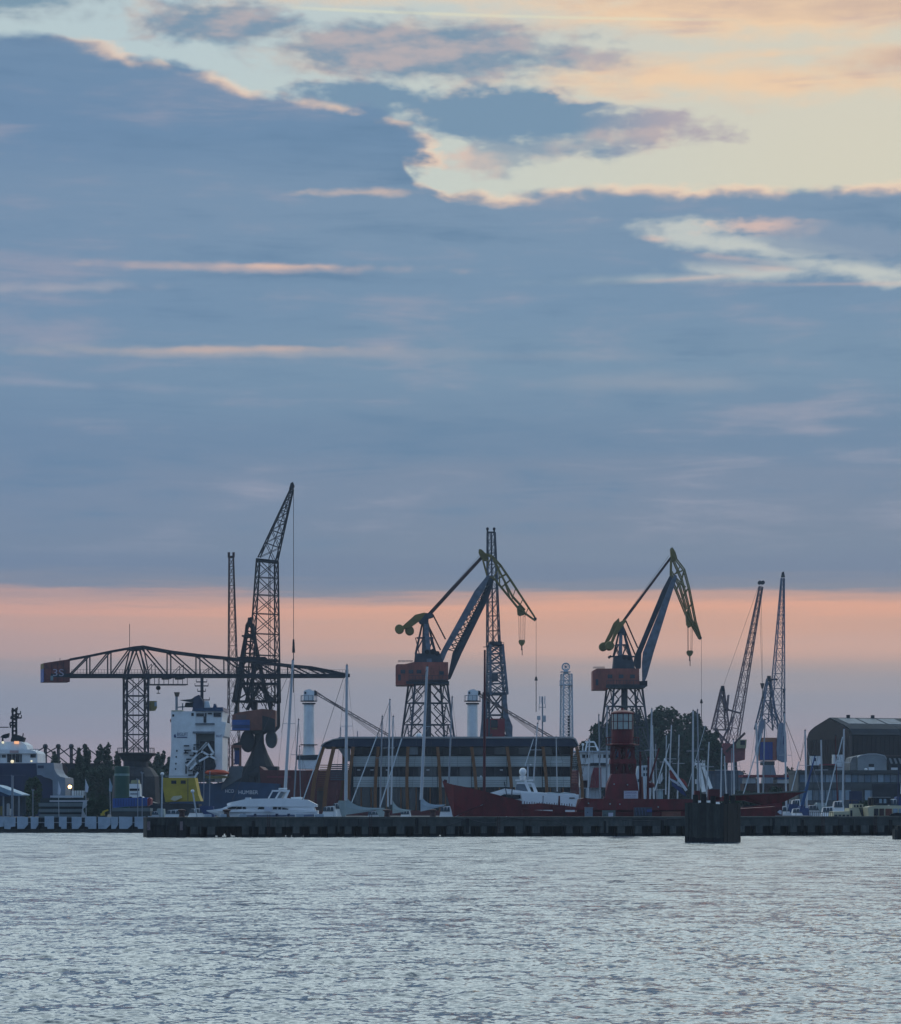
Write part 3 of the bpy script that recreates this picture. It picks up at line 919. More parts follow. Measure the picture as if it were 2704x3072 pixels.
# ------------------------------------------------------------------ trees
def tree(px, D, ybase, ytop, wpx, kind, label, leaf=LEAF, n=1500, s=0.32, group=None, name=None):
    z0 = 1.45
    k = D / F
    x = (px - CX) * k
    H = EYE + (HY - ytop) * k - z0
    W = wpx * k / 2
    r = root(name or ('poplar_tree' if kind == 'poplar' else 'broadleaf_tree' if kind == 'round' else 'bush'), (x, D, z0), label, 'bush' if kind == 'bush' else 'tree', group)
    rg = random.Random(int(px * 7 + D))
    tr = MB(); tr.tube((x, D, z0 - .3), (x + rg.uniform(-.3, .3), D, z0 + H * 0.62), 0.035 * H * .5 + .08, 0.06, 7)
    m = MB()
    if kind == 'poplar':
        nb = 15
        for i in range(nb):
            t = i / (nb - 1)
            ww = W * (0.78 + 0.34 * math.sin(math.pi * min(1, t * .9 + .1)) + rg.uniform(-.15, .15)) * (1 if i < nb - 2 else .62)
            cx = x + rg.uniform(-.42, .42) * W; cz = z0 + H * (0.10 + 0.84 * t)
            m.clumps((cx, D + rg.uniform(-.3, .3) * W, cz), ww * rg.uniform(.7, 1.1), ww, H * 0.10, n // nb, s, rg=rg)
    else:
        nb = 26 if kind == 'round' else 8
        lowk = 0.50 if kind == 'round' else 0.42
        m.clumps((x, D, z0 + H * lowk), W * .82, W * .82, H * lowk * .9, n // 2, s, rg=rg)
        for i in range(nb):
            ph = math.acos(rg.uniform(-.55, .97)); a = rg.uniform(0, 6.283)
            sz = W * rg.uniform(0.14, 0.30); hz = min(sz * rg.uniform(1.0, 1.7), H * .2)
            cx = x + math.cos(a) * math.sin(ph) * W * .74; cyy = D + math.sin(a) * math.sin(ph) * W * .74
            cz = z0 + H * lowk + math.cos(ph) * (H * (1 - lowk) - hz * .9)
            m.clumps((cx, cyy, cz), sz, sz, hz, n // (2 * nb), s, rg=rg)
            if kind == 'round': tr.tube((x, D, z0 + H * .25), (cx, cyy, cz - hz * .3), 0.14, 0.04, 5)
    obj('trunk', tr, BARK, r)
    obj('crown', m, leaf, r)
    return r

big = [(1752, 566, 2244, 84), (1790, 575, 2190, 110), (1815, 560, 2160, 120), (1905, 565, 2128, 130), (1995, 572, 2116, 130), (2062, 568, 2126, 120), (2110, 580, 2168, 90), (2138, 560, 2192, 70),
       (1862, 590, 2138, 120), (1960, 555, 2180, 120), (2070, 552, 2190, 120)]
for i, (px_, D, yt, w) in enumerate(big):
    tree(px_, D, 2420, yt - 4, w * 1.2, 'round', ['lowest round tree at the far left end of the grove', 'round dark tree at the left end of the grove behind the lightship', 'second tree of the grove, just left of the lightship lantern', 'tall dark tree rising right of the red lantern tower', 'tallest dark tree of the grove behind the masts',
         'broad dark tree near the right end of the grove', 'smaller tree at the right end of the grove', 'lowest tree at the right tip of the grove beside the lattice crane', 'tree standing behind the red lantern tower', 'near tree low in the middle of the grove', 'near tree low at the right of the grove'][i], n=7000, s=0.40, group='grove of dark trees behind the marina')
pops = [(190, 495, 2318, 60), (250, 492, 2306, 60), (305, 494, 2300, 60), (360, 492, 2310, 50), (480, 530, 2300, 60), (158, 500, 2292, 28), (238, 510, 2250, 24), (262, 505, 2240, 26), (295, 515, 2242, 30), (322, 508, 2236, 34), (352, 500, 2262, 22), (168, 520, 2262, 34), (278, 490, 2300, 60), (334, 488, 2308, 50), (218, 495, 2300, 40),
        (468, 540, 2262, 30), (486, 535, 2258, 26), (505, 545, 2276, 30), (452, 530, 2290, 34)]
plab = ['low leafy tree behind the grey ship bow', 'low leafy tree under the slim poplars', 'low leafy tree under the tallest poplar', 'low leafy tree against the green tank', 'low leafy tree between crane pedestal and white ship', 'short dark tree at the right of the navy ship bow', 'slim poplar, leftmost of the row beside the hammerhead crane', 'slim pointed poplar second in the row', 'slim poplar third in the row', 'tallest poplar just left of the hammerhead tower', 'small poplar next to the crane pedestal', 'dark conifer before the zigzag roof frame',
        'bushy dark tree in the middle of the poplar row', 'bushy dark tree below the tallest poplar', 'bushy dark tree at the left foot of the poplar row', 'poplar right of the hammerhead tower', 'pointed poplar beside the white ship', 'poplar half behind the white ship', 'low tree right of the crane pedestal']
for i, (px_, D, yt, w) in enumerate(pops):
    tree(px_, D, 2420, yt, w, 'poplar' if w < 35 else 'round', plab[i], n=1500 if w < 35 else 2400, s=0.34, group='trees by the hammerhead crane')
tree(100, 372, 2440, 2326, 62, 'round', 'round green tree in front of the navy ship', LEAF2, n=3000, s=0.2)
tree(82, 366, 2440, 2376, 60, 'bush', 'dark bush at the foot of the round green tree', LEAF, n=1200, s=0.16)
low = [(812, 560, 2322, 60, 'low dark tree behind the dark harbour crane'), (842, 565, 2318, 50, 'dark tree between the harbour crane and the white mast'), (868, 560, 2312, 50, 'dark tree left of the white ship crane'),
       (2228, 640, 2310, 60, 'low tree between the two right-hand cranes'), (2252, 650, 2318, 60, 'low tree left of the blue crane base'), (2370, 640, 2296, 48, 'low tree right of the blue crane'), (2398, 650, 2306, 60, 'low tree between the blue crane and the hangar'), (2425, 640, 2310, 50, 'low tree against the hangar corner'),
       (2330, 650, 2325, 60, 'low tree behind the blue crane base'), (2190, 645, 2330, 50, 'low tree behind the red crane house')]
for px_, D, yt, w, l in low:
    tree(px_, D, 2420, yt, w, 'round', l, n=1300, s=0.34, group='low trees on the skyline')
for px_, D, yt, w, l in ((2240, 395, 2352, 56, 'dark bush below the white furled forestay'), (2322, 392, 2340, 62, 'rounded dark bush right of the two close masts'), (2300, 398, 2362, 50, 'low bush between the two masts'), (2590, 380, 2400, 60, 'low bush before the long low building'), (2205, 400, 2368, 50, 'low dark bush behind the timber dolphin'), (2275, 402, 2372, 60, 'lowest dark bush in the row behind the raised bow')):
    tree(px_, D, 2440, yt, w, 'bush', l, LEAF2 if px_ > 2500 else LEAF, n=1500, s=0.18, group='bushes on the marina bank')
for px_, D, yt, w, l in ((285, 352, 2376, 62, 'tall dark clipped bush right of the slatted pavilion'), (308, 351, 2384, 50, 'dark bush behind the wave boards'), (272, 350.5, 2400, 40, 'small dark bush leaning on the slatted pavilion')):
    tree(px_, D, 2440, yt, w, 'bush', l, LEAF, n=1600, s=0.17, group='dark bushes on the left quay')
# far shore treeline
m = MB(); rg = random.Random(5)
for i in range(520):
    px_ = rg.uniform(-400, 3200); D = rg.uniform(760, 900); k = D / F
    h = rg.uniform(4, 9.0)
    m.clumps(((px_ - CX) * k, D, 1.5 + h * .5), rg.uniform(3, 6), 3, h * .55, 90, 1.0, rg=rg)
obj('distant_treeline', m, LEAF, kind='stuff', label='far low line of trees on the opposite shore', cat='trees')

def part(name, mt, parent, fn, **kw):
    m = MB(); fn(m)
    return obj(name, m, mt, parent, **kw)

def wire(parent, pts, r=0.045, name='hoist_rope', mt=None):
    return obj(name, MB().path(pts, r, 4), mt or MESHG, parent)

def girder_truss(pl, parent, top, bot, b, mt, chord, brace, diag, n_extra=None):
    pass

# ================================================== hammerhead crane "35"
H = Plane(408, 470, 16)
hc = root('hammerhead_crane', H.z(408, 1.45), 'dark hammerhead crane with long horizontal lattice jib and numbered rusty counterweight', 'crane')
wd = 3.7
C0 = H(408, HY); C0.z = 0
ax = Vector((H.c, H.s, 0)); bx_ = Vector((-H.s, H.c, 0))
def HZ(y): return EYE + (HY - y) * 470 / F
cn = lattice('tower', hc, C0 + Vector((0, 0, HZ(2262))), C0 + Vector((0, 0, HZ(2030))), wd, wd, 4, DARK, 0.34, 0.15, side=ax, bname='tower_bracing', cname='tower_leg')
m = MB()
for k, (y0, y1) in enumerate(((2262, 2204), (2204, 2146), (2146, 2088), (2088, 2030))):
    for sgn in (-1, 1):   # inner ladder and lift frame
        p = C0 + ax * sgn * 0.5
        m.bar(p + Vector((0, 0, HZ(y0))), p + Vector((0, 0, HZ(y1))), 0.10)
for y in (2250, 2235, 2220, 2180, 2165, 2120, 2105, 2060): m.bar(C0 - ax * 0.5 + Vector((0, 0, HZ(y))), C0 + ax * .5 + Vector((0, 0, HZ(y))), 0.1)
obj('inner_ladder', m, DARK, hc, kind='stuff')
m = MB(); base = C0 + Vector((0, 0, 0))
m.lathe(base, [(4.3, 1.4), (4.0, HZ(2330)), (3.0, HZ(2306)), (2.2, HZ(2300)), (2.2, HZ(2285)), (3.0, HZ(2268)), (3.0, HZ(2262))], 12)
obj('pedestal', m, DARK, hc)
m = MB(); m.lathe(base, [(3.3, HZ(2268)), (3.5, HZ(2264)), (3.5, HZ(2260)), (2.2, HZ(2258))], 12); obj('slewing_ring', m, DARK2, hc)
m = MB()
for i in range(16):
    a = i * math.pi / 8; p = base + Vector((math.cos(a) * 3.2, math.sin(a) * 3.2, HZ(2260)))
    m.bar(p, p + Vector((0, 0, 0.9)), 0.07)
    a2 = a + math.pi / 8; q_ = base + Vector((math.cos(a2) * 3.2, math.sin(a2) * 3.2, HZ(2260) + .9)); m.bar(p + Vector((0, 0, .9)), q_, .06)
obj('walkway_rail', m, DARK, hc, kind='stuff')
# jib: two parallel trusses
topc = [(205, 1980), (265, 1969), (328, 1956), (395, 1944), (425, 1941), (507, 1956), (594, 1967), (678, 1975), (758, 1985), (870, 1998), (927, 2003), (985, 2014), (1036, 2026)]
botc = [(150, 2028), (205, 2028), (265, 2028), (328, 2028), (380, 2028), (440, 2028), (500, 2028), (590, 2028), (672, 2028), (760, 2028), (850, 2028), (935, 2028), (1040, 2028)]
for b in (-wd / 2, wd / 2):
    m = MB()
    for p, q_ in zip(topc[:-1], topc[1:]): m.bar(H(*p, b), H(*q_, b), 0.34)
    obj('top_chord', m, DARK, hc)
    m = MB(); m.bar(H(148, 2028, b), H(1042, 2028, b), 0.32, 0.62); obj('bottom_chord', m, DARK, hc)
    for (x, y), (x2, y2) in (((265, 1969), (265, 2028)), ((328, 1956), (328, 2028)), ((395, 1944), (376, 2028)), ((425, 1941), (442, 2028)), ((410, 1942), (378, 2028)), ((410, 1942), (438, 2028)), ((507, 1956), (507, 2028)), ((594, 1967), (594, 2028)), ((678, 1975), (678, 2028)), ((870, 1998), (870, 2028)),
                             ((265, 1969), (207, 2028)), ((328, 1956), (268, 2028)), ((392, 1945), (332, 2028)), ((428, 1942), (500, 2028)), ((507, 1956), (588, 2028)), ((594, 1967), (668, 2028)), ((678, 1975), (752, 2028)), ((758, 1985), (842, 2028)), ((870, 1998), (930, 2028)), ((927, 2003), (980, 2028))):
        obj('web_member', MB().bar(H(x, y, b), H(x2, y2, b), 0.22), DARK, hc)
m = MB()
for x, y in topc + botc: m.bar(H(x, y, -wd / 2), H(x, y, wd / 2), 0.14)
for (x, y), (x2, y2) in zip(botc[:-1], botc[1:]):
    m.bar(H(x, y, -wd / 2), H(x2, y2, wd / 2), 0.1)
for (x, y), (x2, y2) in zip(topc[:-1], topc[1:]): m.bar(H(x, y, wd / 2), H(x2, y2, -wd / 2), 0.1)
for x, y in ((545, 1996), (632, 2002), (720, 2006), (460, 1990)):
    for b in (-wd / 2, wd / 2): m.bar(H(x, y, b), H(x, 2028, b), .1); m.bar(H(x, y, b), H(x - 32, 2028, b), .1)
obj('cross_bracing', m, DARK, hc, kind='stuff')
m = MB()
for x in range(208, 1040, 9):
    for b in (-wd / 2 - .5,):
        m.bar(H(x, 2028, b), H(x, 2028, b) + Vector((0, 0, 1.0)), 0.045)
for zz in (0.5, 1.0):
    m.bar(H(208, 2028, -wd / 2 - .5) + Vector((0, 0, zz)), H(1036, 2028, -wd / 2 - .5) + Vector((0, 0, zz)), .04)
obj('jib_handrail', m, DARK, hc, kind='stuff')
part('apex_plate', DARK2, hc, lambda m: H.poly(m, [(392, 1943), (428, 1940), (424, 1951), (398, 1952)], -wd / 2 - .1, wd / 2 + .1))
for x0 in (382, 440, 500, 540):
    part('joint_plate', DARK2, hc, lambda m: H.poly(m, [(x0 - 12, 2024), (x0 + 12, 2024), (x0 + 9, 2038), (x0 - 9, 2038)], -wd / 2 - .06, wd / 2 + .06))
cw = part('counterweight_box', mat('rusty counterweight', (0.20, 0.055, 0.045), 0.7, var=0.25, scale=0.9, dirt=(0.05, 0.026, 0.032)), hc,
     lambda m: H.poly(m, [(127, 1991), (205, 1979), (205, 2047), (127, 2047)], -wd / 2 - .12, wd / 2 + .12))
p0 = H(127, 1992, -wd / 2 - .12); p1 = H(127, 1992, wd / 2 + .12); q0 = H(127, 2047, -wd / 2 - .12); q1 = H(127, 2047, wd / 2 + .12)
dx = ax * -0.06
obj('blue_end_panel', MB().hexa([q0, q1, q1 + dx, q0 + dx], [p0 - Vector((0, 0, .9)), p1 - Vector((0, 0, .9)), p1 - Vector((0, 0, .9)) + dx, p0 - Vector((0, 0, .9)) + dx]), BLUE, cw)
obj('ochre_end_panel', MB().hexa([p0 - Vector((0, 0, .88)), p1 - Vector((0, 0, .88)), p1 - Vector((0, 0, .88)) + dx, p0 - Vector((0, 0, .88)) + dx], [p0, p1, p1 + dx, p0 + dx]), YELLOWO, cw)
for xx in (150, 168, 186):
    part('panel_seam', DARK2, cw, lambda m: H.rect(m, xx, 1989 - (xx - 150) * .15, xx + 1.2, 2046, -wd / 2 - .16, -wd / 2 - .12))
TXTW = mat('faded white lettering', (0.30, 0.28, 0.36), 0.6, var=0.08)
lettering('number_lettering', '3S', H(154, 2030, -wd / 2 - .20), ax, 21 * H.m, TXTW, cw, width=32 * H.m, extrude=0.03)
part('hatch', mat('pale green hatch', (0.16, 0.24, 0.27), .6), cw, lambda m: H.rect(m, 147, 2029, 155, 2043, -wd / 2 - .2, -wd / 2 - .13))
part('aerial', DARK, hc, lambda m: m.bar(H(389, 1945), H(389, 1872), 0.09))
part('aerial', DARK, hc, lambda m: m.bar(H(180, 1984), H(180, 1974), 0.08))
# trolley platform under the jib and its hook
tr = part('trolley_platform', DARK, hc, lambda m: (H.rect(m, 444, 2053, 560, 2056, -1.3, 1.3), [m.bar(H(x, 2053, -1.3), H(x, 2032, -1.3), .1) for x in range(446, 562, 14)]))
part('hook_block', DARK2, hc, lambda m: m.ball(H(475, 2064), .42, .3, .42))
part('hook', DARK2, hc, lambda m: (m.bar(H(475, 2068), H(475, 2079), .1), m.bar(H(470, 2080), H(481, 2080), .14)))
part('hoist_rope', MESHG, hc, lambda m: m.bar(H(475, 2036), H(475, 2062), .07))
cab = part('driver_cab', YELLOWO, hc, lambda m: H.poly(m, [(446, 2104), (466, 2104), (467, 2124), (462, 2133), (449, 2133)], -1.5, 0.6))
part('cab_window', GLASSP, cab, lambda m: H.rect(m, 459, 2107, 466, 2120, -1.56, -1.5))
# pendant in front of the white ship
part('ladder_cage', DARK, hc, lambda m: [m.bar(H(376, y, -wd / 2), H(376, y - 8, -wd / 2 - .5), .07) for y in range(2040, 2256, 9)], kind='stuff')

# ================================================== the dark tall group left of centre
T = Plane(790, 525, 0)
tc_ = root('tower_slewing_crane', T.z(775, 1.45), 'tallest dark lattice harbour crane with kinked jib and rust coloured machine house', 'crane')
k = T.m
# mast: wide three-leg-look lattice from 2105 up to 1682
S1 = Vector((1, 0.35, 0))
c1 = lattice('mast', tc_, T(790, 2108), T(802, 1684), 92 * k, 58 * k, 7, DARK2, 0.30, 0.13, side=Vector((math.cos(.42), math.sin(.42), 0)), d0=46 * k, d1=30 * k, bname='mast_bracing', cname='mast_leg')
obj('mast_ladder', (lambda m: (m.bar(T(806, 2040), T(807, 1684), .13), m.bar(T(811, 2040), T(811, 1684), .1), [m.bar(T(806, y), T(811, y), .09) for y in range(1690, 2040, 11)], m)[-1])(MB()), DARK2, tc_, kind='stuff')
part('mast_head_frame', DARK2, tc_, lambda m: (m.bar(T(770, 1680, -1.2), T(835, 1687, -1.2), .45, .5), m.bar(T(770, 1680, 1.2), T(835, 1687, 1.2), .45, .5), m.bar(T(772, 1681, -1.3), T(772, 1681, 1.3), .4), m.bar(T(833, 1686, -1.3), T(833, 1686, 1.3), .4)))
# upper fly jib
lattice('fly', tc_, T(803, 1682), T(876, 1468), 56 * k, 9 * k, 7, DARK2, 0.24, 0.10, side=Vector((1, 0.3, 0.35)), d0=26 * k, d1=6 * k, pattern='X', bname='jib_bracing', cname='jib_chord')
part('jib_ladder', DARK2, tc_, lambda m: (m.bar(T(806, 1680), T(873, 1475), .16), [m.bar(T(x0, y0), T(x0 + 12, y0 + 5), .12) for x0, y0 in ((846, 1572), (832, 1615), (858, 1520))]))
part('jib_head_sheave', DARK2, tc_, lambda m: (T.poly(m, [(868, 1468), (873, 1450), (880, 1447), (884, 1458), (879, 1470)], -.7, .7)))
wire(tc_, [T(881, 1458), T(881, 1920)], .055)
part('hook_weight', DARK2, tc_, lambda m: m.tube(T(881, 1918), T(881, 1958), .16, .3, 6))
wire(tc_, [T(881, 1958), T(881, 2078)], .09, 'pendant_chain')
# inner A-mast
lattice('inner', tc_, T(752, 2105), T(749, 1868), 100 * k, 11 * k, 6, DARK2, 0.42, 0.16, side=Vector((1, 0.2, 0)), d0=60 * k, d1=9 * k, bname='inner_frame_bracing', cname='inner_frame_leg')
part('inner_frame_head', DARK2, tc_, lambda m: T.poly(m, [(742, 1874), (745, 1854), (755, 1852), (757, 1873)], -.8, .8))
for ya, xa, xb in ((1910, 728, 768), (1975, 715, 800), (1982, 748, 836), (2052, 716, 836), (2105, 700, 830)):
    part('platform_beam', DARK2, tc_, lambda m: (m.bar(T(xa, ya, -2.2), T(xb, ya, -2.2), .3, .35), m.bar(T(xa, ya, 2), T(xb, ya, 2), .3, .35)))
for p, q_ in (((757, 1870), (775, 1975)), ((775, 1975), (812, 2130)), ((742, 1875), (722, 2060)), ((722, 2060), (706, 2150)), ((775, 1975), (738, 2110)), ((778, 2060), (832, 2110)), ((760, 1985), (757, 2120)), ((728, 2050), (760, 2130)), ((790, 2050), (818, 2118)), ((836, 1990), (836, 2110)), ((836, 2180), (836, 2100)), ((836, 2180), (822, 2195)), ((778, 2055), (742, 2130))):
    part('strut', DARK2, tc_, lambda m: m.bar(T(*p, -1.6), T(*q_, -1.6), .42)); part('strut', DARK2, tc_, lambda m: m.bar(T(*p, 1.6), T(*q_, 1.6), .42))
m = MB(); rgx = random.Random(11)
for i in range(46):
    xa = rgx.uniform(712, 826); ya = rgx.uniform(1995, 2100); a = rgx.uniform(-1, 1)
    m.bar(T(xa, ya, rgx.uniform(-2, 2)), T(xa + a * 26, ya + 34, rgx.uniform(-2, 2)), .13)
obj('machinery_bracing', m, DARK2, tc_, kind='stuff')
for xx, w_ in ((766, 14), (812, 12), (712, 10)):
    part('luffing_winch', DARK2, tc_, lambda m: T.poly(m, [(xx - w_ / 2, 2100), (xx + w_ / 2, 2100), (xx + w_ / 2 - 2, 2136), (xx - w_ / 2 + 3, 2136)], -1.4, 1.4))
part('machinery_platform', DARK2, tc_, lambda m: T.rect(m, 698, 2103, 832, 2106, -2.8, 2.8))
hs = part('machine_house', OXIDED, tc_, lambda m: (T.poly(m, [(700, 2146), (722, 2138), (790, 2128), (828, 2132), (828, 2192), (700, 2192)], -2.6, 2.6)))
part('dark_bay', DARK2, hs, lambda m: T.poly(m, [(790, 2148), (822, 2157), (828, 2160), (828, 2196), (790, 2196)], -2.75, -2.6))
part('pale_shutter', mat('dull pinkish shutter', (0.15, 0.085, 0.08), .7), hs, lambda m: T.rect(m, 712, 2146, 742, 2160, -2.7, -2.6))
bp = part('sign_board', BLUE, tc_, lambda m: T.rect(m, 700, 2161, 753, 2192, -3.0, -2.8))
lettering('board_lettering', 'LOGISTIEK', T(706, 2173, -3.02), Vector((1, 0, 0)), 5.5 * k, mat('faint blue lettering', (.10, .18, .36), .6), bp, width=42 * k, extrude=.02)
part('board_band', mat('dark blue band', (.022, .055, .16), .5), bp, lambda m: T.rect(m, 700.5, 2176, 752.5, 2186, -3.04, -3.0))
# pedestal: column flared between two big drums
cxp = T.z(778, 0)
m = MB(); m.lathe(cxp, [(4.2, 1.45), (3.6, EYE + (HY - 2320) * k), (1.7, EYE + (HY - 2262) * k), (0.95, EYE + (HY - 2230) * k), (.9, EYE + (HY - 2205) * k), (2.2, EYE + (HY - 2192) * k)], 12)
obj('pedestal', m, DARK2, tc_)
DRUM = mat('dark green drum', (0.045, 0.062, 0.070), .6, var=.2)
for xx, yy, rr in ((744, 2224, 21), (815, 2218, 17)):
    part('counterweight_drum', DRUM if xx > 780 else DARK2, tc_, lambda m: m.loft([[T(xx + rr * math.cos(a), yy + rr * 1.6 * math.sin(a), b) for a in [i * math.pi / 8 for i in range(16)]][::-1] for b in (-1.6, 1.2)]))
part('gantry_skirt', DARK2, tc_, lambda m: (T.poly(m, [(700, 2232), (724, 2226), (722, 2256), (706, 2262)], -1, 1), T.rect(m, 720, 2300, 836, 2335, -3, 3), T.poly(m, [(690, 2330), (836, 2330), (850, 2430), (680, 2430)], -3.2, 3.2)))
for xx in (700, 724): part('gantry_leg', OXIDED, tc_, lambda m: T.rect(m, xx - 3, 2236, xx + 3, 2300, -2.4, -1.8))
part('gantry_beam', OXIDED, tc_, lambda m: T.rect(m, 697, 2236, 727, 2244, -2.5, -1.7))
part('blue_cabinet', mat('deep blue cabinet', (.02, .04, .16), .5), tc_, lambda m: T.rect(m, 706, 2252, 722, 2294, -2.2, -1.2))
for (a, b) in (((740, 2262), (746, 2262)), ((722, 2208), (716, 2238))): pass
# dark tapered chute hanging before the yacht
part('loading_chute', mat('dark rubber chute', (.010, .012, .018), .8), tc_, lambda m: (m.tube(T(766, 2330, -5), T(757, 2392, -5), .75, .55, 8), m.tube(T(757, 2392, -5), T(748, 2424, -5), .5, .28, 8)))

# slim maroon mast crane behind
Q = Plane(704, 580, 0); k = Q.m
sm = root('slim_lattice_mast', Q.z(704, 1.45), 'slim maroon lattice boom with forked head behind the tall dark crane', 'crane')
lattice('boom', sm, Q(703, 2320), Q(694, 1674), 36 * k, 13 * k, 15, RUSTY, 0.20, 0.08, side=Vector((1, .25, 0)), bname='boom_bracing', cname='boom_chord')
part('fork_head', RUSTY, sm, lambda m: (m.bar(Q(687, 1672), Q(687, 1657), .5, .5), m.bar(Q(701, 1672), Q(701, 1657), .5, .5), m.bar(Q(685, 1671), Q(703, 1671), .5, .5)))

# ================================================== level-luffing double-boom cranes
def luffer(name, label, px0, D, spec):
    P = Plane(px0, D, spec.get('phi', 0)); k = P.m
    r = root(name, P.z(px0, 1.45), label, 'crane', 'blue portal cranes with yellow counterweights')
    # gantry tower
    (xa, xb, yt), (xc, xd, yb) = spec['tower']
    ctop = P((xa + xb) / 2, yt); cbot = P((xc + xd) / 2, yb)
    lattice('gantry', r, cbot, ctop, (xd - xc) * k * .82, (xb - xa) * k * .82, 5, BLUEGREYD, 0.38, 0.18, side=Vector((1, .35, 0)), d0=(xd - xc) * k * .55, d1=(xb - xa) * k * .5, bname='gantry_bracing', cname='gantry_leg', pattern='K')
    m = MB(); mid = lambda t: cbot.lerp(ctop, t)
    lat = random.Random(3)
    for i in range(10):
        t0 = i / 10; w = ((xd - xc) * (1 - t0) + (xb - xa) * t0) * k * .36
        for s1 in (-1, 1):
            m.bar(mid(t0) + Vector((s1 * w, -.6, 0)), mid(t0 + .1) + Vector((s1 * w * .35, -.6, 0)), .17)
            m.bar(mid(t0) + Vector((s1 * w * .35, .8, 0)), mid(t0 + .1) + Vector((s1 * w, .8, 0)), .17)
    obj('inner_bracing', m, BLUEGREYD, r, kind='stuff')
    part('centre_column', BLUEGREYD, r, lambda m: m.tube(cbot, ctop, .62, .62, 10))
    part('gantry_top_ring', BLUEGREYD, r, lambda m: P.rect(m, xa - 2, yt - 6, xb + 2, yt + 2, -3.6, 3.6))
    # machine house
    hs = part('machine_house', OXIDE, r, lambda m: P.poly(m, spec['house'], -3.0, 3.0))
    part('underframe', DARK2, r, lambda m: P.poly(m, spec['under'], -2.6, 2.6))
    for x, y in spec['windows']:
        w = part('window', BLUEGREYD, hs, lambda m: P.rect(m, x - 7, y - 6, x + 7, y + 5, -3.08, -2.99))
    hx0 = min(p[0] for p in spec['house']); hx1 = max(p[0] for p in spec['house']); hyb = spec['windows'][0][1]
    for i_ in range(1, 6):
        xs_ = hx0 + (hx1 - hx0) * i_ / 6
        part('panel_seam', OXIDED, hs, lambda m: P.rect(m, xs_, hyb - 20, xs_ + 1.1, hyb + 22, -3.05, -3.0))
    part('side_door', BLUEGREYD, hs, lambda m: P.rect(m, hx0 + 8, hyb + 8, hx0 + 16, hyb + 26, -3.07, -2.99))
    part('house_walkway', BLUEGREYD, hs, lambda m: (P.rect(m, hx0 + 40, hyb + 24, hx1, hyb + 26, -4.0, -3.02), [m.bar(P(q, hyb + 24, -3.95), P(q, hyb + 12, -3.95), .06) for q in range(int(hx0) + 40, int(hx1), 10)], m.bar(P(hx0 + 40, hyb + 12, -3.95), P(hx1, hyb + 12, -3.95), .06)), kind='stuff')
    mr = MB()
    x0, x1, yr = spec['rail']
    for i in range(12):
        x = x0 + (x1 - x0) * i / 11
        mr.bar(P(x, yr + 6, -2.9), P(x, yr, -2.9), .06)
    mr.bar(P(x0, yr, -2.9), P(x1, yr, -2.9), .06); mr.bar(P(x0, yr + 3, -2.9), P(x1, yr + 3, -2.9), .05)
    obj('roof_rail', mr, BLUEGREYD, hs, kind='stuff')
    part('winch_house', BLUEGREYD, r, lambda m: P.poly(m, spec['winch'], -2.0, 2.0))
    for xx in spec['sheaves']: part('winch_drum', DARK2, r, lambda m: m.tube(P(xx[0], xx[1], -2.2), P(xx[0], xx[1], 2.2), xx[2] * k, None, 10))
    # A-frame
    apx = spec['apex']
    for (x, y, b, w) in spec['aframe']:
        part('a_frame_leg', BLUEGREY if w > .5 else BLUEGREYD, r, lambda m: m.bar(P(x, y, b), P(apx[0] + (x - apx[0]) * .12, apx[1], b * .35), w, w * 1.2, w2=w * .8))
    m = MB()
    for (x, y), (x2, y2) in spec['braces']:
        for b in (-1.3, 1.3): m.bar(P(x, y, b), P(x2, y2, b), .16)
    obj('a_frame_bracing', m, BLUEGREYD, r, kind='stuff')
    part('apex_block', BLUEGREYD, r, lambda m: P.poly(m, spec['apexpoly'], -1.3, 1.3))
    # luffing tie rods
    for a, b in spec['rods']: part('luffing_rod', RUSTY, r, lambda m: m.bar(P(*a), P(*b), .26))
    # counterweight levers with round weights
    for (poly, b0, b1), (dx_, dy_, rr) in spec['levers']:
        lv = part('counterweight_lever', YELLOWO, r, lambda m: P.poly(m, poly, b0, b1))
        dm = MB()
        rings = []
        for b, s in ((b0 - 1.0, .9), (b0 - .85, 1), (b1 + .7, 1), (b1 + .85, .9)):
            rings.append([P(dx_ + rr * s * math.cos(i * math.pi / 12), dy_ + rr * s * math.sin(i * math.pi / 12), b) for i in range(24)][::-1])
        dm.loft(rings)
        obj('round_counterweight', dm, YELLOWO, r)
    # tie bar
    (x, y), (x2, y2), wpx = spec['tie']
    part('tie_bar', RUSTY if spec.get('tierust') else DARK, r, lambda m: m.bar(P(x, y), P(x2, y2), wpx * k * .9, wpx * k, w2=wpx * k * .75))
    part('tie_walkway', MESHG, r, lambda m: m.bar(P(x, y - 6), P(x2 - 6, y2 - 6), .05))
    # boom: two plate girders
    for i, (poly, b0, b1) in enumerate(spec['girders']):
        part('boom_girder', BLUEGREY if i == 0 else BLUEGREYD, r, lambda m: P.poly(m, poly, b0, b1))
    m = MB()
    n = 13
    g = spec['lacing']
    for i in range(n):
        t0, t1 = i / n, (i + 1) / n
        a0 = Vector(g[0]).lerp(Vector(g[1]), t0); a1 = Vector(g[0]).lerp(Vector(g[1]), t1)
        b0 = Vector(g[2]).lerp(Vector(g[3]), t0); b1 = Vector(g[2]).lerp(Vector(g[3]), t1)
        m.bar(P(a0.x, a0.y, -1), P(b1.x, b1.y, 1.5), .14); m.bar(P(b0.x, b0.y, 1.5), P(a1.x, a1.y, -1), .14); m.bar(P(a0.x, a0.y, -1), P(b0.x, b0.y, 1.5), .14)
    obj('boom_lacing', m, BLUEGREYD, r, kind='stuff')
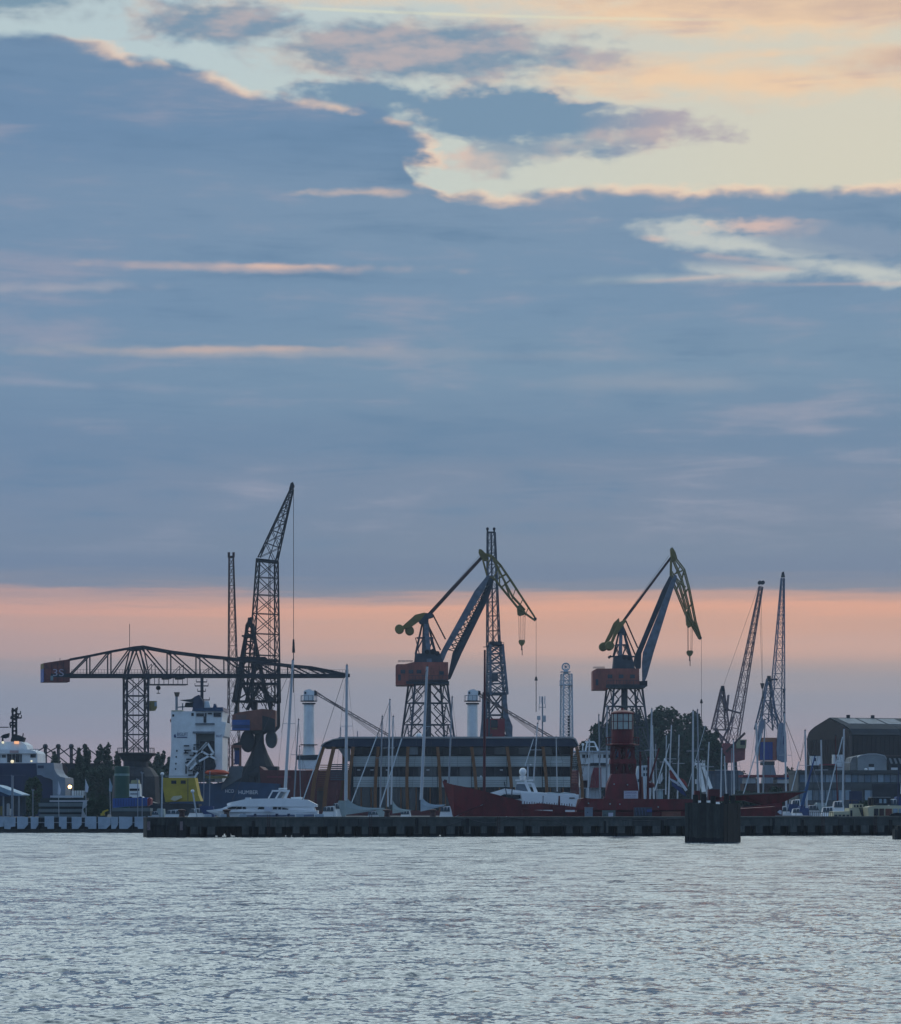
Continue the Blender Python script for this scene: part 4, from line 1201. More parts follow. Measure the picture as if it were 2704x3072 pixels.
    # fly jib
    for b in (-1.35, 1.35):
        for chain in spec['jib']:
            m = MB()
            for p, q_ in zip(chain[:-1], chain[1:]): 
                fa = lambda c: b * (1.0 if c[1] < spec['tip'][1] - 30 else .35)
                m.bar(P(*p, fa(p)), P(*q_, fa(q_)), .24)
            obj('jib_chord', m, YELLOWO, r)
    m = MB()
    for p, q_ in spec['jibweb']:
        for b in (-1.35, 1.35): m.bar(P(*p, b), P(*q_, b), .15)
        m.bar(P(*p, -1.35), P(*p, 1.35), .12); m.bar(P(*q_, -1.35), P(*q_, 1.35), .12)
        m.bar(P(*p, -1.35), P(*q_, 1.35), .09)
    obj('jib_bracing', m, YELLOWO, r, kind='stuff')
    part('jib_head_plate', YELLOWO, r, lambda m: P.poly(m, spec['headplate'], -.8, .8))
    hx, hy = spec['headplate_sheave']
    part('jib_sheave', ALUD, r, lambda m: m.tube(P(hx, hy, -.5), P(hx, hy, .5), 5 * k, None, 12))
    part('sheave_box', YELLOWO, r, lambda m: P.poly(m, spec['box'], -.9, .9))
    tx, ty = spec['tip']
    part('tip_sheave', DARK, r, lambda m: m.tube(P(tx, ty, -.4), P(tx, ty, .4), 5 * k, None, 12))
    # ropes and hooks
    for x in spec['ropes'][0]: wire(r, [P(x, spec['ropes'][1]), P(spec['hook'][0] + (x - spec['hook'][0]) * .85, spec['hook'][1])], .038)
    hx, hy = spec['hook']
    hk = part('hook_block', DARK2 if spec.get('tierust') is None else YELLOWO, r, lambda m: P.poly(m, [(hx - 10, hy), (hx - 7, hy - 4), (hx + 7, hy - 4), (hx + 10, hy), (hx + 8, hy + 7), (hx + 3, hy + 13), (hx - 3, hy + 13), (hx - 8, hy + 7)], -.5, .5))
    part('hook', DARK2, hk, lambda m: (m.bar(P(hx, hy + 12), P(hx, hy + 25), .22), m.bar(P(hx - 2.5, hy + 25), P(hx + 2.5, hy + 25), .2), m.bar(P(hx + 1, hy + 25), P(hx + 1, hy + 42), .13)))
    wx, y0, y1, y2 = spec['plumb']
    wire(r, [P(wx, y0), P(wx, y1)], .03)
    part('line_weight', DARK2, r, lambda m: m.tube(P(wx, y1), P(wx, y1 + 12), .13, .3, 6))
    wire(r, [P(wx, y1 + 12), P(wx, y2)], .07, 'pendant_chain')
    return r

luffer('portal_crane', 'blue portal crane with double boom standing left of the slim mast crane', 1290, 500, dict(
    tower=((1222, 1346, 2052), (1174, 1394, 2420)),
    house=[(1188, 2000), (1192, 1995), (1215, 1995), (1242, 1989), (1345, 1989), (1345, 2043), (1322, 2047), (1242, 2047), (1242, 2058), (1188, 2058)],
    under=[(1206, 2043), (1325, 2040), (1325, 2053), (1206, 2057)],
    windows=((1210, 2018), (1234, 2018), (1258, 2018), (1325, 2022)), rail=(1196, 1240, 1984),
    winch=[(1243, 1989), (1246, 1962), (1278, 1962), (1280, 1950), (1318, 1956), (1330, 1989)],
    sheaves=((1282, 1958, 7), (1300, 1957, 9), (1312, 1962, 7)),
    apex=(1275, 1850), aframe=((1247, 1962, 1.2, .4), (1308, 1962, 1.2, .4), (1290, 2000, -1.6, .95), (1272, 1960, 1.4, .8)),
    braces=(((1250, 1914), (1300, 1914)), ((1247, 1960), (1270, 1915)), ((1247, 1914), (1258, 1960)), ((1300, 1914), (1284, 1960)), ((1290, 1914), (1306, 1960))),
    apexpoly=[(1254, 1862), (1262, 1850), (1276, 1840), (1296, 1842), (1300, 1852), (1286, 1856), (1286, 1874), (1260, 1872)],
    rods=(((1298, 1842), (1337, 1918)), ((1287, 1880), (1322, 1950))),
    levers=((([(1275, 1837), (1246, 1844), (1208, 1878), (1214, 1884), (1246, 1865), (1262, 1857)], 0.2, 1.0), (1229, 1892, 13.5)), (([(1280, 1840), (1252, 1846), (1200, 1888), (1206, 1892), (1238, 1880), (1262, 1862)], -1.4, -.6), (1199, 1889, 13.5))),
    tie=((1284, 1848), (1448, 1670), 11), tierust=True,
    girders=(([(1290, 2044), (1300, 2006), (1330, 1945), (1424, 1775), (1463, 1727), (1470, 1730), (1452, 1772), (1342, 1957), (1312, 2030), (1300, 2044)], -1.6, -1.1), ([(1342, 2040), (1358, 1958), (1440, 1800), (1470, 1728), (1482, 1740), (1468, 1790), (1386, 1958), (1352, 2036)], 1.1, 1.6)),
    lacing=((1345, 1950), (1460, 1752), (1375, 1955), (1470, 1752)),
    jib=([(1442, 1660), (1475, 1668), (1502, 1696), (1532, 1740), (1605, 1852)], [(1446, 1668), (1462, 1728), (1485, 1738), (1556, 1826), (1606, 1862)], [(1478, 1672), (1500, 1716), (1538, 1790), (1575, 1830)]),
    jibweb=(((1475, 1668), (1462, 1700)), ((1502, 1696), (1480, 1735)), ((1486, 1684), (1512, 1740)), ((1532, 1740), (1505, 1762)), ((1512, 1740), (1530, 1792)), ((1548, 1764), (1536, 1800)), ((1568, 1800), (1556, 1826)), ((1585, 1825), (1575, 1848)), ((1520, 1722), (1496, 1735)), ((1495, 1700), (1500, 1750))),
    headplate=[(1436, 1658), (1438, 1648), (1446, 1650), (1460, 1664), (1466, 1684), (1452, 1682), (1442, 1672)], headplate_sheave=(1441, 1653),
    box=[(1551, 1820), (1558, 1816), (1577, 1836), (1574, 1844), (1560, 1848), (1553, 1844)], tip=(1606, 1857),
    ropes=((1557, 1563, 1570, 1576), 1846), hook=(1566, 1924), plumb=(1609, 1858, 2030, 2136)))

luffer('portal_crane', 'blue portal crane with double boom rising behind the red lantern tower', 1850, 520, dict(
    tower=((1818, 1930, 2064), (1774, 1974, 2420)),
    house=[(1777, 2014), (1790, 2008), (1915, 2008), (1916, 2057), (1822, 2057), (1822, 2071), (1777, 2071)],
    under=[(1820, 2050), (1940, 2044), (1940, 2060), (1820, 2064)],
    windows=((1828, 2032), (1861, 2032), (1895, 2032)), rail=(1778, 1812, 2003),
    winch=[(1838, 2008), (1842, 1970), (1870, 1966), (1894, 1968), (1904, 2008)],
    sheaves=((1830, 1971, 3.5), (1872, 1974, 7), (1886, 1976, 7)),
    apex=(1864, 1880), aframe=((1842, 1970, 1.2, .4), (1896, 1975, 1.2, .5), (1860, 1968, -1.4, .7), (1898, 2010, -1.2, .5)),
    braces=(((1846, 1935), (1882, 1935)), ((1846, 1935), (1858, 1968)), ((1880, 1935), (1868, 1968)), ((1843, 1968), (1855, 1936)), ((1872, 1936), (1890, 1968)), ((1825, 1970), (1905, 1970))),
    apexpoly=[(1852, 1900), (1856, 1876), (1868, 1870), (1872, 1884), (1878, 1908), (1862, 1900)],
    rods=(((1878, 1862), (1914, 1944)), ((1872, 1884), (1906, 1964))),
    levers=((([(1858, 1853), (1842, 1868), (1828, 1900), (1812, 1932), (1820, 1936), (1836, 1912), (1852, 1880), (1860, 1866)], 0.4, 1.0), (1811, 1940, 13)), (([(1878, 1856), (1858, 1868), (1846, 1888), (1830, 1930), (1838, 1932), (1848, 1908), (1866, 1882), (1876, 1868)], -1.4, -.6), (1828, 1939, 13.5))),
    tie=((1872, 1862), (2014, 1672), 8), tierust=True,
    girders=(([(1926, 2054), (1925, 1990), (1928, 1958), (2014, 1740), (2024, 1726), (2030, 1730), (2026, 1745), (1960, 1958), (1940, 2030), (1930, 2054)], -1.6, -1.1), ([(1902, 1988), (1906, 1966), (1926, 1920), (1988, 1770), (2010, 1728), (2022, 1726), (2016, 1745), (1950, 1900), (1926, 1960), (1924, 2004), (1912, 2010)], .8, 1.6)),
    lacing=((1948, 1930), (2014, 1752), (1955, 1930), (2018, 1752)),
    jib=([(2018, 1665), (2030, 1680), (2053, 1710), (2067, 1762), (2088, 1870), (2102, 1912)], [(2014, 1680), (2013, 1724), (2024, 1758), (2058, 1842), (2098, 1916)], [(2020, 1680), (2046, 1740), (2064, 1810), (2076, 1862), (2099, 1910)], [(2014, 1715), (2040, 1760), (2060, 1830)]),
    jibweb=(((2024, 1722), (2048, 1712)), ((2053, 1710), (2046, 1738)), ((2028, 1735), (2056, 1762)), ((2067, 1762), (2050, 1792)), ((2046, 1796), (2060, 1770)), ((2076, 1810), (2062, 1835)), ((2028, 1720), (2040, 1700)), ((2036, 1752), (2030, 1772)), ((2072, 1860), (2090, 1878))),
    headplate=[(2011, 1648), (2017, 1643), (2026, 1656), (2032, 1676), (2022, 1686), (2013, 1680), (2012, 1662)], headplate_sheave=(2016, 1648),
    box=[(2057, 1836), (2064, 1834), (2076, 1872), (2074, 1880), (2066, 1884), (2060, 1874)], tip=(2101, 1914),
    ropes=((2063, 2066, 2074, 2078), 1882), hook=(2070, 1956), plumb=(2105, 1916, 2098, 2160)))

# ================================================== slim mast crane at the centre
E_ = Plane(1482, 545, 0); k = E_.m
ce = root('mast_crane', E_.z(1487, 1.45), 'slim upright blue grey lattice mast crane with red cab, between the two portal cranes', 'crane')
lattice('boom', ce, E_(1481, 1940), E_(1474, 1598), 37 * k, 22 * k, 9, BLUEGREYD, 0.26, 0.11, side=(1, .12, 0), bname='boom_bracing', cname='boom_chord')
part('boom_ladder', BLUEGREYD, ce, lambda m: (m.bar(E_(1474, 1600), E_(1480, 1935), .3, .3)))
for xx in (1463, 1483): part('boom_head_sheave', DARK2, ce, lambda m: (m.tube(E_(xx, 1587, -.6), E_(xx, 1587, .6), 4.2 * k, None, 10), E_.rect(m, xx - 2.4, 1588, xx + 2.4, 1600, -.6, .6)))
part('boom_head_bar', DARK2, ce, lambda m: m.bar(E_(1461, 1597), E_(1486, 1597), .3))
lattice('mast', ce, E_(1492, 2085), E_(1486, 1935), 52 * k, 38 * k, 5, BLUEGREY, 0.5, 0.2, side=(1, .2, 0), bname='mast_bracing', cname='mast_leg', pattern='X')
part('mast_platform', DARK, ce, lambda m: (E_.rect(m, 1468, 1926, 1506, 1938, -1.6, 1.6), m.bar(E_(1450, 1941), E_(1514, 1941), .15), m.bar(E_(1512, 1928), E_(1512, 1941), .1), m.bar(E_(1506, 1928), E_(1513, 1928), .08)))
part('cab', BLUEGREYD, ce, lambda m: E_.rect(m, 1475, 2022, 1494, 2046, -2.4, -1.5))
lattice('lower', ce, E_(1489, 2215), E_(1488, 2080), 56 * k, 50 * k, 2, BLUEGREYD, 0.4, 0.26, side=(1, .2, 0), bname='lower_bracing', cname='lower_leg')
part('side_plate', BLUEGREY, ce, lambda m: E_.poly(m, [(1447, 2085), (1461, 2080), (1463, 2155), (1458, 2212), (1440, 2212), (1445, 2160)], -1.8, 1.8))
part('side_plate', BLUEGREY, ce, lambda m: E_.poly(m, [(1506, 2080), (1518, 2080), (1526, 2150), (1538, 2180), (1537, 2212), (1520, 2212), (1510, 2150)], -1.8, 1.8))
part('cross_beam', BLUEGREYD, ce, lambda m: E_.rect(m, 1448, 2078, 1518, 2086, -1.9, 1.9))
rc = part('red_cab', mat('mid red paint', (.24, .03, .04), .55, var=.15), ce, lambda m: E_.rect(m, 1459, 2157, 1514, 2230, -2.2, 2.2))
part('window', GLASS, rc, lambda m: E_.rect(m, 1473, 2161, 1493, 2184, -2.3, -2.18))
part('window_lamp_rail', YELLOWO, rc, lambda m: E_.rect(m, 1475, 2186, 1492, 2189, -2.3, -2.19))
part('crane_base', BLUEGREYD, ce, lambda m: E_.rect(m, 1440, 2212, 1538, 2420, -3, 3))

# ================================================== two pale cranes at the right
def light_crane(name, label, P, boom, mast, mt, extra):
    r = root(name, P.z((boom[0][0] + boom[1][0]) / 2, 1.45), label, 'crane', 'slender cranes at the right')
    k = P.m
    (bx0, by0, bw), (bx1, by1, bt) = boom
    lattice('boom', r, P(bx0, by0), P(bx1, by1), bw * k, bt * k, 15, mt, 0.22, 0.09, side=(1, .35, .1), bname='boom_bracing', cname='boom_chord', d0=bw * k * .6, d1=bt * k * .6)
    (mx0, my0, mw), (mx1, my1, mwt) = mast
    lattice('mast', r, P(mx0, my0), P(mx1, my1), mw * k, mwt * k, 4, mt, 0.34, 0.13, side=(1, .3, 0), bname='mast_bracing', cname='mast_leg', d0=mw * k * .7)
    part('mast_head', DARK, r, lambda m: P.poly(m, [(mx1 - 5, my1 + 8), (mx1 - 4, my1 - 8), (mx1 + 5, my1 - 8), (mx1 + 6, my1 + 8)], -.8, .8))
    extra(r, P)
    return r
P5 = Plane(2200, 620, 0)
PURP = mat('dusty maroon paint', (0.16, 0.115, 0.135), .6, var=.2)
def ex5(r, P):
    for xx in (2280, 2289): part('boom_head_sheave', DARK, r, lambda m: m.tube(P(xx, 1748, -.5), P(xx, 1748, .5), 6 * P.m, None, 10))
    part('knee_pivot', DARK2, r, lambda m: m.ball(P(2182, 2129), .5, .4, .4))
    for a, b in (((2182, 2129), (2186, 2085)), ((2182, 2129), (2222, 2140)), ((2182, 2129), (2160, 2080)), ((2142, 2185), (2205, 2250)), ((2150, 2185), (2172, 2240)), ((2140, 2190), (2182, 2190)), ((2160, 2240), (2200, 2150))): part('strut', PURP, r, lambda m: m.bar(P(*a, -1), P(*b, -1), .3)); part('strut', PURP, r, lambda m: m.bar(P(*a, 1.2), P(*b, 1.2), .25))
    hs = part('machine_house', mat('faded red house paint', (.24, .06, .07), .6, var=.2), r, lambda m: P.poly(m, [(2132, 2246), (2166, 2240), (2168, 2230), (2234, 2236), (2232, 2280), (2200, 2288), (2136, 2290)], -2.4, 2.4))
    part('grey_patch', LIGHTGREYHULL, hs, lambda m: P.poly(m, [(2140, 2262), (2150, 2262), (2166, 2288), (2152, 2290)], -2.5, -2.38))
    part('stair_beam', RUSTY, r, lambda m: m.bar(P(2176, 2256, -2.7), P(2232, 2200, -2.7), .5, .5))
    cb = part('driver_cab', mat('pale yellow cab', (.28, .27, .16), .5), r, lambda m: P.poly(m, [(2205, 2232), (2213, 2220), (2236, 2220), (2234, 2246), (2206, 2246)], -3.4, -1.6))
    part('window', GLASS, cb, lambda m: P.rect(m, 2217, 2223, 2231, 2236, -3.5, -3.38))
    for xx in (2278, 2284): wire(r, [P(xx, 1752), P(2289, 2050) if xx > 2280 else P(2287, 2050)], .03)
    part('hook_weight', DARK2, r, lambda m: m.tube(P(2288, 2050), P(2288, 2066), .5, .2, 6)); wire(r, [P(2288, 2066), P(2289, 2150)], .08, 'pendant_chain')
    wire(r, [P(2276, 1760), P(2172, 2055)], .03, 'luffing_rope')
    for xx in (2150, 2178, 2206): part('portal_leg', BLUEGREYD, r, lambda m: m.bar(P(xx, 2286), P(xx + (xx - 2178) * .25, 2420), .8, .8))
light_crane('luffing_crane', 'slender maroon lattice crane with red house, left of the blue one', P5, ((2196, 2238, 34), (2284, 1760, 10)), ((2162, 2190, 46), (2168, 2066, 7)), PURP, ex5)
P6 = Plane(2310, 640, 0)
def ex6(r, P):
    part('boom_head', DARK, r, lambda m: P.poly(m, [(2344, 1732), (2347, 1717), (2352, 1715), (2355, 1732)], -.6, .6))
    hs = part('machine_house', OXIDE, r, lambda m: P.rect(m, 2275, 2214, 2327, 2282, -2.4, 2.4))
    part('blue_front_panel', mat('deep blue panel', (.025, .05, .24), .5, var=.1), hs, lambda m: P.rect(m, 2277, 2227, 2315, 2280, -2.5, -2.38))
    part('orange_fascia', mat('orange fascia', (.34, .14, .06), .6), hs, lambda m: P.rect(m, 2276, 2215, 2320, 2226, -2.5, -2.38))
    PLT = mat('pale blue grey plate', (.19, .24, .32), .55, var=.14)
    part('side_shell', PLT, r, lambda m: P.poly(m, [(2275, 2172), (2283, 2150), (2292, 2170), (2276, 2235), (2272, 2268), (2264, 2262), (2263, 2244)], -2.8, -1.4))
    part('side_shell', PLT, r, lambda m: P.poly(m, [(2333, 2172), (2346, 2168), (2355, 2200), (2357, 2286), (2346, 2288), (2329, 2280), (2326, 2250)], -3.0, -1.2))
    part('shell_marking', FLAGB, r, lambda m: P.poly(m, [(2346, 2210), (2352, 2205), (2352, 2240), (2345, 2232)], -3.1, -3.0))
    part('slewing_base', DARK, r, lambda m: P.rect(m, 2284, 2284, 2322, 2296, -2, 2))
    part('pedestal', LIGHTGREYHULL, r, lambda m: P.poly(m, [(2292, 2296), (2320, 2296), (2334, 2360), (2336, 2420), (2282, 2420), (2286, 2350)], -2, 2))
    part('jib_stub', DARK, r, lambda m: m.bar(P(2308, 2040), P(2333, 2038), .4))
    wire(r, [P(2354, 1735), P(2354, 2066)], .03); part('hook_weight', DARK2, r, lambda m: m.tube(P(2353, 2066), P(2353, 2080), .4, .2, 6)); wire(r, [P(2353, 2080), P(2352, 2160)], .07, 'pendant_chain')
    for a, b in (((2322, 2120), (2350, 2190)), ((2322, 2120), (2336, 2175)), ((2290, 2090), (2340, 2180)), ((2296, 2080), (2280, 2160))): part('strut', BLUEGREY, r, lambda m: m.bar(P(*a), P(*b), .3))
LBLUE = mat('light blue lattice paint', (.10, .145, .22), .5, var=.15)
light_crane('luffing_crane', 'slender light blue lattice crane with blue fronted house and grey shells', P6, ((2330, 2170, 44), (2349, 1735, 9)), ((2300, 2190, 60), (2307, 2036, 8)), LBLUE, ex6)

# ================================================== pale test mast with wheel and phone mast
P7 = Plane(1700, 600, 0); k = P7.m
wm = root('white_lattice_mast', P7.z(1700, 1.45), 'white lattice mast with a wheel on top above the right end of the office', 'mast')
lattice('mast', wm, P7(1700, 2420), P7(1700, 2022), 34 * k, 26 * k, 17, GREYW, .30, .11, side=(1, .3, 0), bname='mast_bracing', cname='mast_leg')
whl = MB()
n = 20
for i in range(n):
    a0, a1 = 2 * math.pi * i / n, 2 * math.pi * (i + 1) / n
    for b in (-.3, .3): whl.bar(P7(1698 + 11 * math.cos(a0), 2001 + 11 * math.sin(a0), b), P7(1698 + 11 * math.cos(a1), 2001 + 11 * math.sin(a1), b), .26)
obj('wheel_rim', whl, GREYW, wm)
part('wheel_spokes', GREYW, wm, lambda m: [m.bar(P7(1698, 2001), P7(1698 + 11 * math.cos(a), 2001 + 11 * math.sin(a)), .14) for a in [i * math.pi / 4 for i in range(8)]])
part('wheel_frame', GREYW, wm, lambda m: P7.poly(m, [(1690, 2022), (1693, 2008), (1703, 2008), (1706, 2022)], -.8, .8))
part('top_platform', GREYW, wm, lambda m: P7.rect(m, 1682, 2015, 1712, 2017, -1.3, 1.3)); part('platform', GREYW, wm, lambda m: (P7.rect(m, 1679, 2054, 1718, 2057, -1.4, 1.4), [m.bar(P7(x, 2056, -1.4), P7(x, 2042, -1.4), .08) for x in range(1679, 1719, 6)], m.bar(P7(1679, 2042, -1.4), P7(1718, 2042, -1.4), .08)))
part('cable_ladder', DARK, wm, lambda m: [P7.rect(m, 1703, y, 1709, y + 6, -1.3, -1.0) for y in range(2148, 2300, 9)], kind='stuff')
P8 = Plane(1628, 590, 0)
pm = root('phone_mast', P8.z(1628, 1.45), 'thin aerial mast with panel antennas left of the white wheel mast', 'mast')
part('pole', ALUD, pm, lambda m: m.bar(P8(1628, 2420), P8(1628, 2090), .3))
for x, y0, y1 in ((1620, 2089, 2112), (1635, 2089, 2112), (1626, 2089, 2110)): part('panel_antenna', GREYW, pm, lambda m: P8.rect(m, x - 1.4, y0, x + 1.4, y1, -.3, .2))
for x, y0, y1 in ((1616, 2148, 2160), (1632, 2147, 2166)): part('equipment_box', ALU, pm, lambda m: P8.rect(m, x - 4.5, y0, x + 6, y1, -.4, .4))
part('cross_arm', ALUD, pm, lambda m: (m.bar(P8(1618, 2122), P8(1638, 2122), .12), m.bar(P8(1618, 2112), P8(1618, 2130), .1), m.bar(P8(1637, 2112), P8(1637, 2125), .1), m.bar(P8(1616, 2160), P8(1612, 2200), .1)))

# ================================================== office with timber ribs
B = Plane(1335, 360, 0)
of = root('office_building', B.z(1335, 1.45), 'three storey waterside office with dark curved roof, pale bands and leaning timber ribs', 'building')
k = B.m; DEP = 15.0
part('core_wall', mat('dark office core', (.035, .045, .055), .6), of, lambda m: B.rect(m, 1052, 2241, 1712, 2432, .9, DEP))
roofpts = [(963, 2241), (975, 2229), (1000, 2219), (1040, 2214), (1716, 2214), (1728, 2220), (1736, 2240)]
part('roof', ROOFM, of, lambda m: B.poly(m, [(966, 2241), (980, 2230), (1003, 2221), (1042, 2217), (1714, 2217), (1724, 2221), (1732, 2240)], -1.6, DEP))
part('roof_edge', ROOFT, of, lambda m: B.poly(m, [(963, 2240), (974, 2229), (1000, 2218), (1042, 2211), (1716, 2211), (1727, 2217), (1736, 2238), (1733, 2238), (1723, 2219.5), (1714, 2216.4), (1042, 2216.4), (1003, 2220.4), (979, 2229.4), (967, 2240)], -1.75, DEP + .1))
ribs_top = [1062, 1136, 1225, 1313, 1415, 1521, 1628]
def rib(xt, xb, bow, b=-1.35, w=.42, yb=2436):
    m = MB()
    pts = []
    for i in range(7):
        t = i / 6
        x = xt + (xb - xt) * t + bow * math.sin(math.pi * min(1, t * 1.0)) * 1.0
        pts.append(B(x, 2241 + (yb - 2241) * t, b))
    for p, q_ in zip(pts[:-1], pts[1:]): m.bar(p, q_, w, .5)
    return obj('timber_rib', m, TIMBER, of)
for xt, xb in ((1062, 1043), (1136, 1127), (1225, 1224), (1313, 1322), (1415, 1432), (1521, 1538), (1628, 1642)): rib(xt, xb, 3 if xt > 1250 else -3)
rib(1729, 1748, 5); rib(972, 937, -9, w=.5); rib(1004, 974, -6, w=.5); rib(1026, 1010, 6, b=6, w=.4); rib(1722, 1706, 2, b=6, w=.4)
part('floor_slab', mat('dark slab', (.05, .055, .06), .6), of, lambda m: B.rect(m, 1050, 2264.5, 1714, 2267, -.5, .9))
bays = [(1060, 1136), (1136, 1225), (1225, 1313), (1313, 1415), (1415, 1521), (1521, 1628), (1628, 1712)]
rg = random.Random(4)
for bi, (xa, xb) in enumerate(bays):
    for (y0, y1) in ((2268, 2300), (2330, 2362)):
        plain = (bi == 3 and y0 > 2300) or (bi == 5 and y0 > 2300)
        if plain:
            part('facade_panel', PANEL, of, lambda m: B.rect(m, xa + 1, y0, xb - 1, y1, -.2, .5))
            continue
        h = [0, 11, 16, 22, 27, 32] if True else 0
        ys = [y0, y0 + 12, y0 + 17.5, y0 + 23, y0 + 28, y1]
        for j in range(5):
            part('facade_board', PANEL, of, lambda m: B.rect(m, xa + .8, ys[j] + .45, xb - .8, ys[j + 1] - .45, -.2 + .05 * (j % 2), .5))
    for fi, (y0, y1) in enumerate(((2241, 2264.5), (2300.5, 2329.5), (2362.5, 2432))):
        n = 3
        w = (xb - xa - 3) / n
        for j in range(n):
            a = xa + 1.5 + j * w
            lit = rg.random()
            g_ = GLASS if lit < .72 else GLASSP if (fi == 0 and bi < 3) else mat('greenish office glass', (.03, .05, .06), .1, spec=.7)
            wdw = part('window', g_, of, lambda m: B.rect(m, a + .8, y0 + .8, a + w - .8, y1 - .8, .3, .36))
            part('mullion', mat('window frame', (.03, .04, .055), .5), wdw, lambda m: (B.rect(m, a + w - .8, y0, a + w + .8, y1, .12, .42)))
    for xx in (xa + 22, xb - 24):
        if fi == 2: part('timber_post', TIMBER, of, lambda m: B.rect(m, xx, 2362.5, xx + 4, 2432, -.15, .25))
for xx in (1072, 1112, 1158, 1280, 1500):
    part('wall_sign_lamp', WHITE, of, lambda m: B.rect(m, xx, 2309, xx + 9, 2311.5, -.3, .1))
# open stair bay between the two left ribs
for i in range(13):
    t = i / 12; y = 2295 + i * 6.2
    x0 = 962 - t * 12; part('stair_slat', TIMBER, of, lambda m: B.rect(m, x0, y, x0 + 27, y + 2.2, -1.2, -.7))
part('stair_wall', mat('dim stair wall', (.10, .085, .08), .7), of, lambda m: B.rect(m, 950, 2362, 976, 2432, 1.0, 1.4))
for i in range(9):
    y = 2292 + i * 5.6; part('louvre_blade', mat('blue grey louvre', (.09, .125, .165), .5), of, lambda m: B.rect(m, 990, y, 1046, y + 3.6, 1.2, 1.5))
part('gable_glazing', GLASSP, of, lambda m: B.poly(m, [(1012, 2244), (1050, 2244), (1050, 2284), (1040, 2284)], 2, 2.1))
for x, h in ((1017, 36), (1068, 24), (1256, 14)):
    part('roof_pole', ALUD, of, lambda m: m.bar(B(x, 2214, 6), B(x, 2214 - h, 6), .12))
part('roof_dome', WHITE, of, lambda m: m.ball(B(1256, 2206, 5), .45))
part('roof_light', LIGHTGREYHULL, of, lambda m: B.rect(m, 1012, 2209, 1040, 2215, 4, 7))

# ================================================== red cargo ship with two white deck cranes, behind the office
S = Plane(1200, 458, 0); k = S.m
cs = root('cargo_ship', S.z(1200, 0), 'long red hulled cargo ship with two white deck cranes, lying behind the office', 'ship')
part('hull', HULLRED, cs, lambda m: S.poly(m, [(786, 2300), (800, 2312), (1742, 2312), (1742, 2450), (798, 2450)], -6, 8))
part('hull_stripe', LAMPRED, cs, lambda m: S.rect(m, 808, 2330, 880, 2334, -6.1, -6.0))
for x in range(812, 1040, 26): part('hull_plate_seam', REDDARK, cs, lambda m: S.rect(m, x, 2340, x + 1.5, 2440, -6.06, -6.0))
def deck_crane(x, tip, lab):
    part('crane_house', WHITE, cs, lambda m: (S.poly(m, [(x - 28, 2281), (x + 26, 2281), (x + 26, 2309), (x - 28, 2308)], -5, 3)))
    part('crane_house_lid', DARK, cs, lambda m: S.poly(m, [(x - 32, 2268), (x + 34, 2266), (x + 34, 2276), (x + 20, 2281), (x - 30, 2281)], -5.2, 3.2))
    part('pedestal_base', WHITE, cs, lambda m: m.lathe(S.z(x, 0), [(19 * k, EYE + (HY - 2268) * k), (17 * k, EYE + (HY - 2242) * k)], 16))
    part('pedestal', WHITE, cs, lambda m: m.lathe(S.z(x, 0), [(16.5 * k, EYE + (HY - 2250) * k), (15.5 * k, EYE + (HY - 2112) * k)], 20), smooth=False)
    part('deck_walk', DARK, cs, lambda m: m.lathe(S.z(x, 0), [(26 * k, EYE + (HY - 2236) * k), (26 * k, EYE + (HY - 2233.5) * k)], 16))
    hd = part('crane_head', WHITE, cs, lambda m: (S.poly(m, [(x - 16, 2102), (x - 14, 2074), (x - 6, 2070), (x + 4, 2068), (x + 10, 2072), (x + 17, 2074), (x + 16, 2102)], -1.1, 1.1)))
    part('head_window', BLUEGREYD, hd, lambda m: S.rect(m, x - 12, 2076, x - 7, 2083, -1.2, -1.1))
    part('gallery', DARK, cs, lambda m: (m.lathe(S.z(x, 0), [(25 * k, EYE + (HY - 2105) * k), (25 * k, EYE + (HY - 2102.5) * k)], 16), m.lathe(S.z(x, 0), [(20 * k, EYE + (HY - 2113) * k), (20 * k, EYE + (HY - 2109) * k)], 16)), kind='stuff')
    mr = MB()
    for i in range(12):
        a = i * math.pi / 6; p = S.z(x, EYE + (HY - 2103) * k) + Vector((math.cos(a), math.sin(a), 0)) * 24.5 * k
        mr.bar(p, p + Vector((0, 0, .9)), .07)
        a2 = a + math.pi / 6; p2 = S.z(x, EYE + (HY - 2103) * k) + Vector((math.cos(a2), math.sin(a2), 0)) * 24.5 * k
        mr.bar(p + Vector((0, 0, .9)), p2 + Vector((0, 0, .9)), .06)
    obj('gallery_rail', mr, ALUD, cs, kind='stuff')
    part('boom_heel', DARK, cs, lambda m: S.poly(m, [(x + 15, 2072), (x + 24, 2074), (x + 24, 2084), (x + 16, 2086)], -.9, .9))
    x1, y1, x2, y2 = tip
    PB = mat('pale brown boom', (.16, .13, .13), .6)
    lattice('cargo_boom', cs, S(x1, y1, 0), S(x2, y2, 0), 9 * k, 6 * k, 12, PB, .13, .06, side=(0, 1, 0), d0=6 * k, bname='boom_bracing', cname='boom_chord', pattern='Z')
    for dy in (8, 13, 19): wire(cs, [S(x1, y1 - 8, .3), S(x2 - 20, y2 + dy - 6, .3)], .035, 'topping_rope', PB)
deck_crane(927, (944, 2078, 1166, 2206), '')
deck_crane(1418, (1440, 2086, 1660, 2214), '')

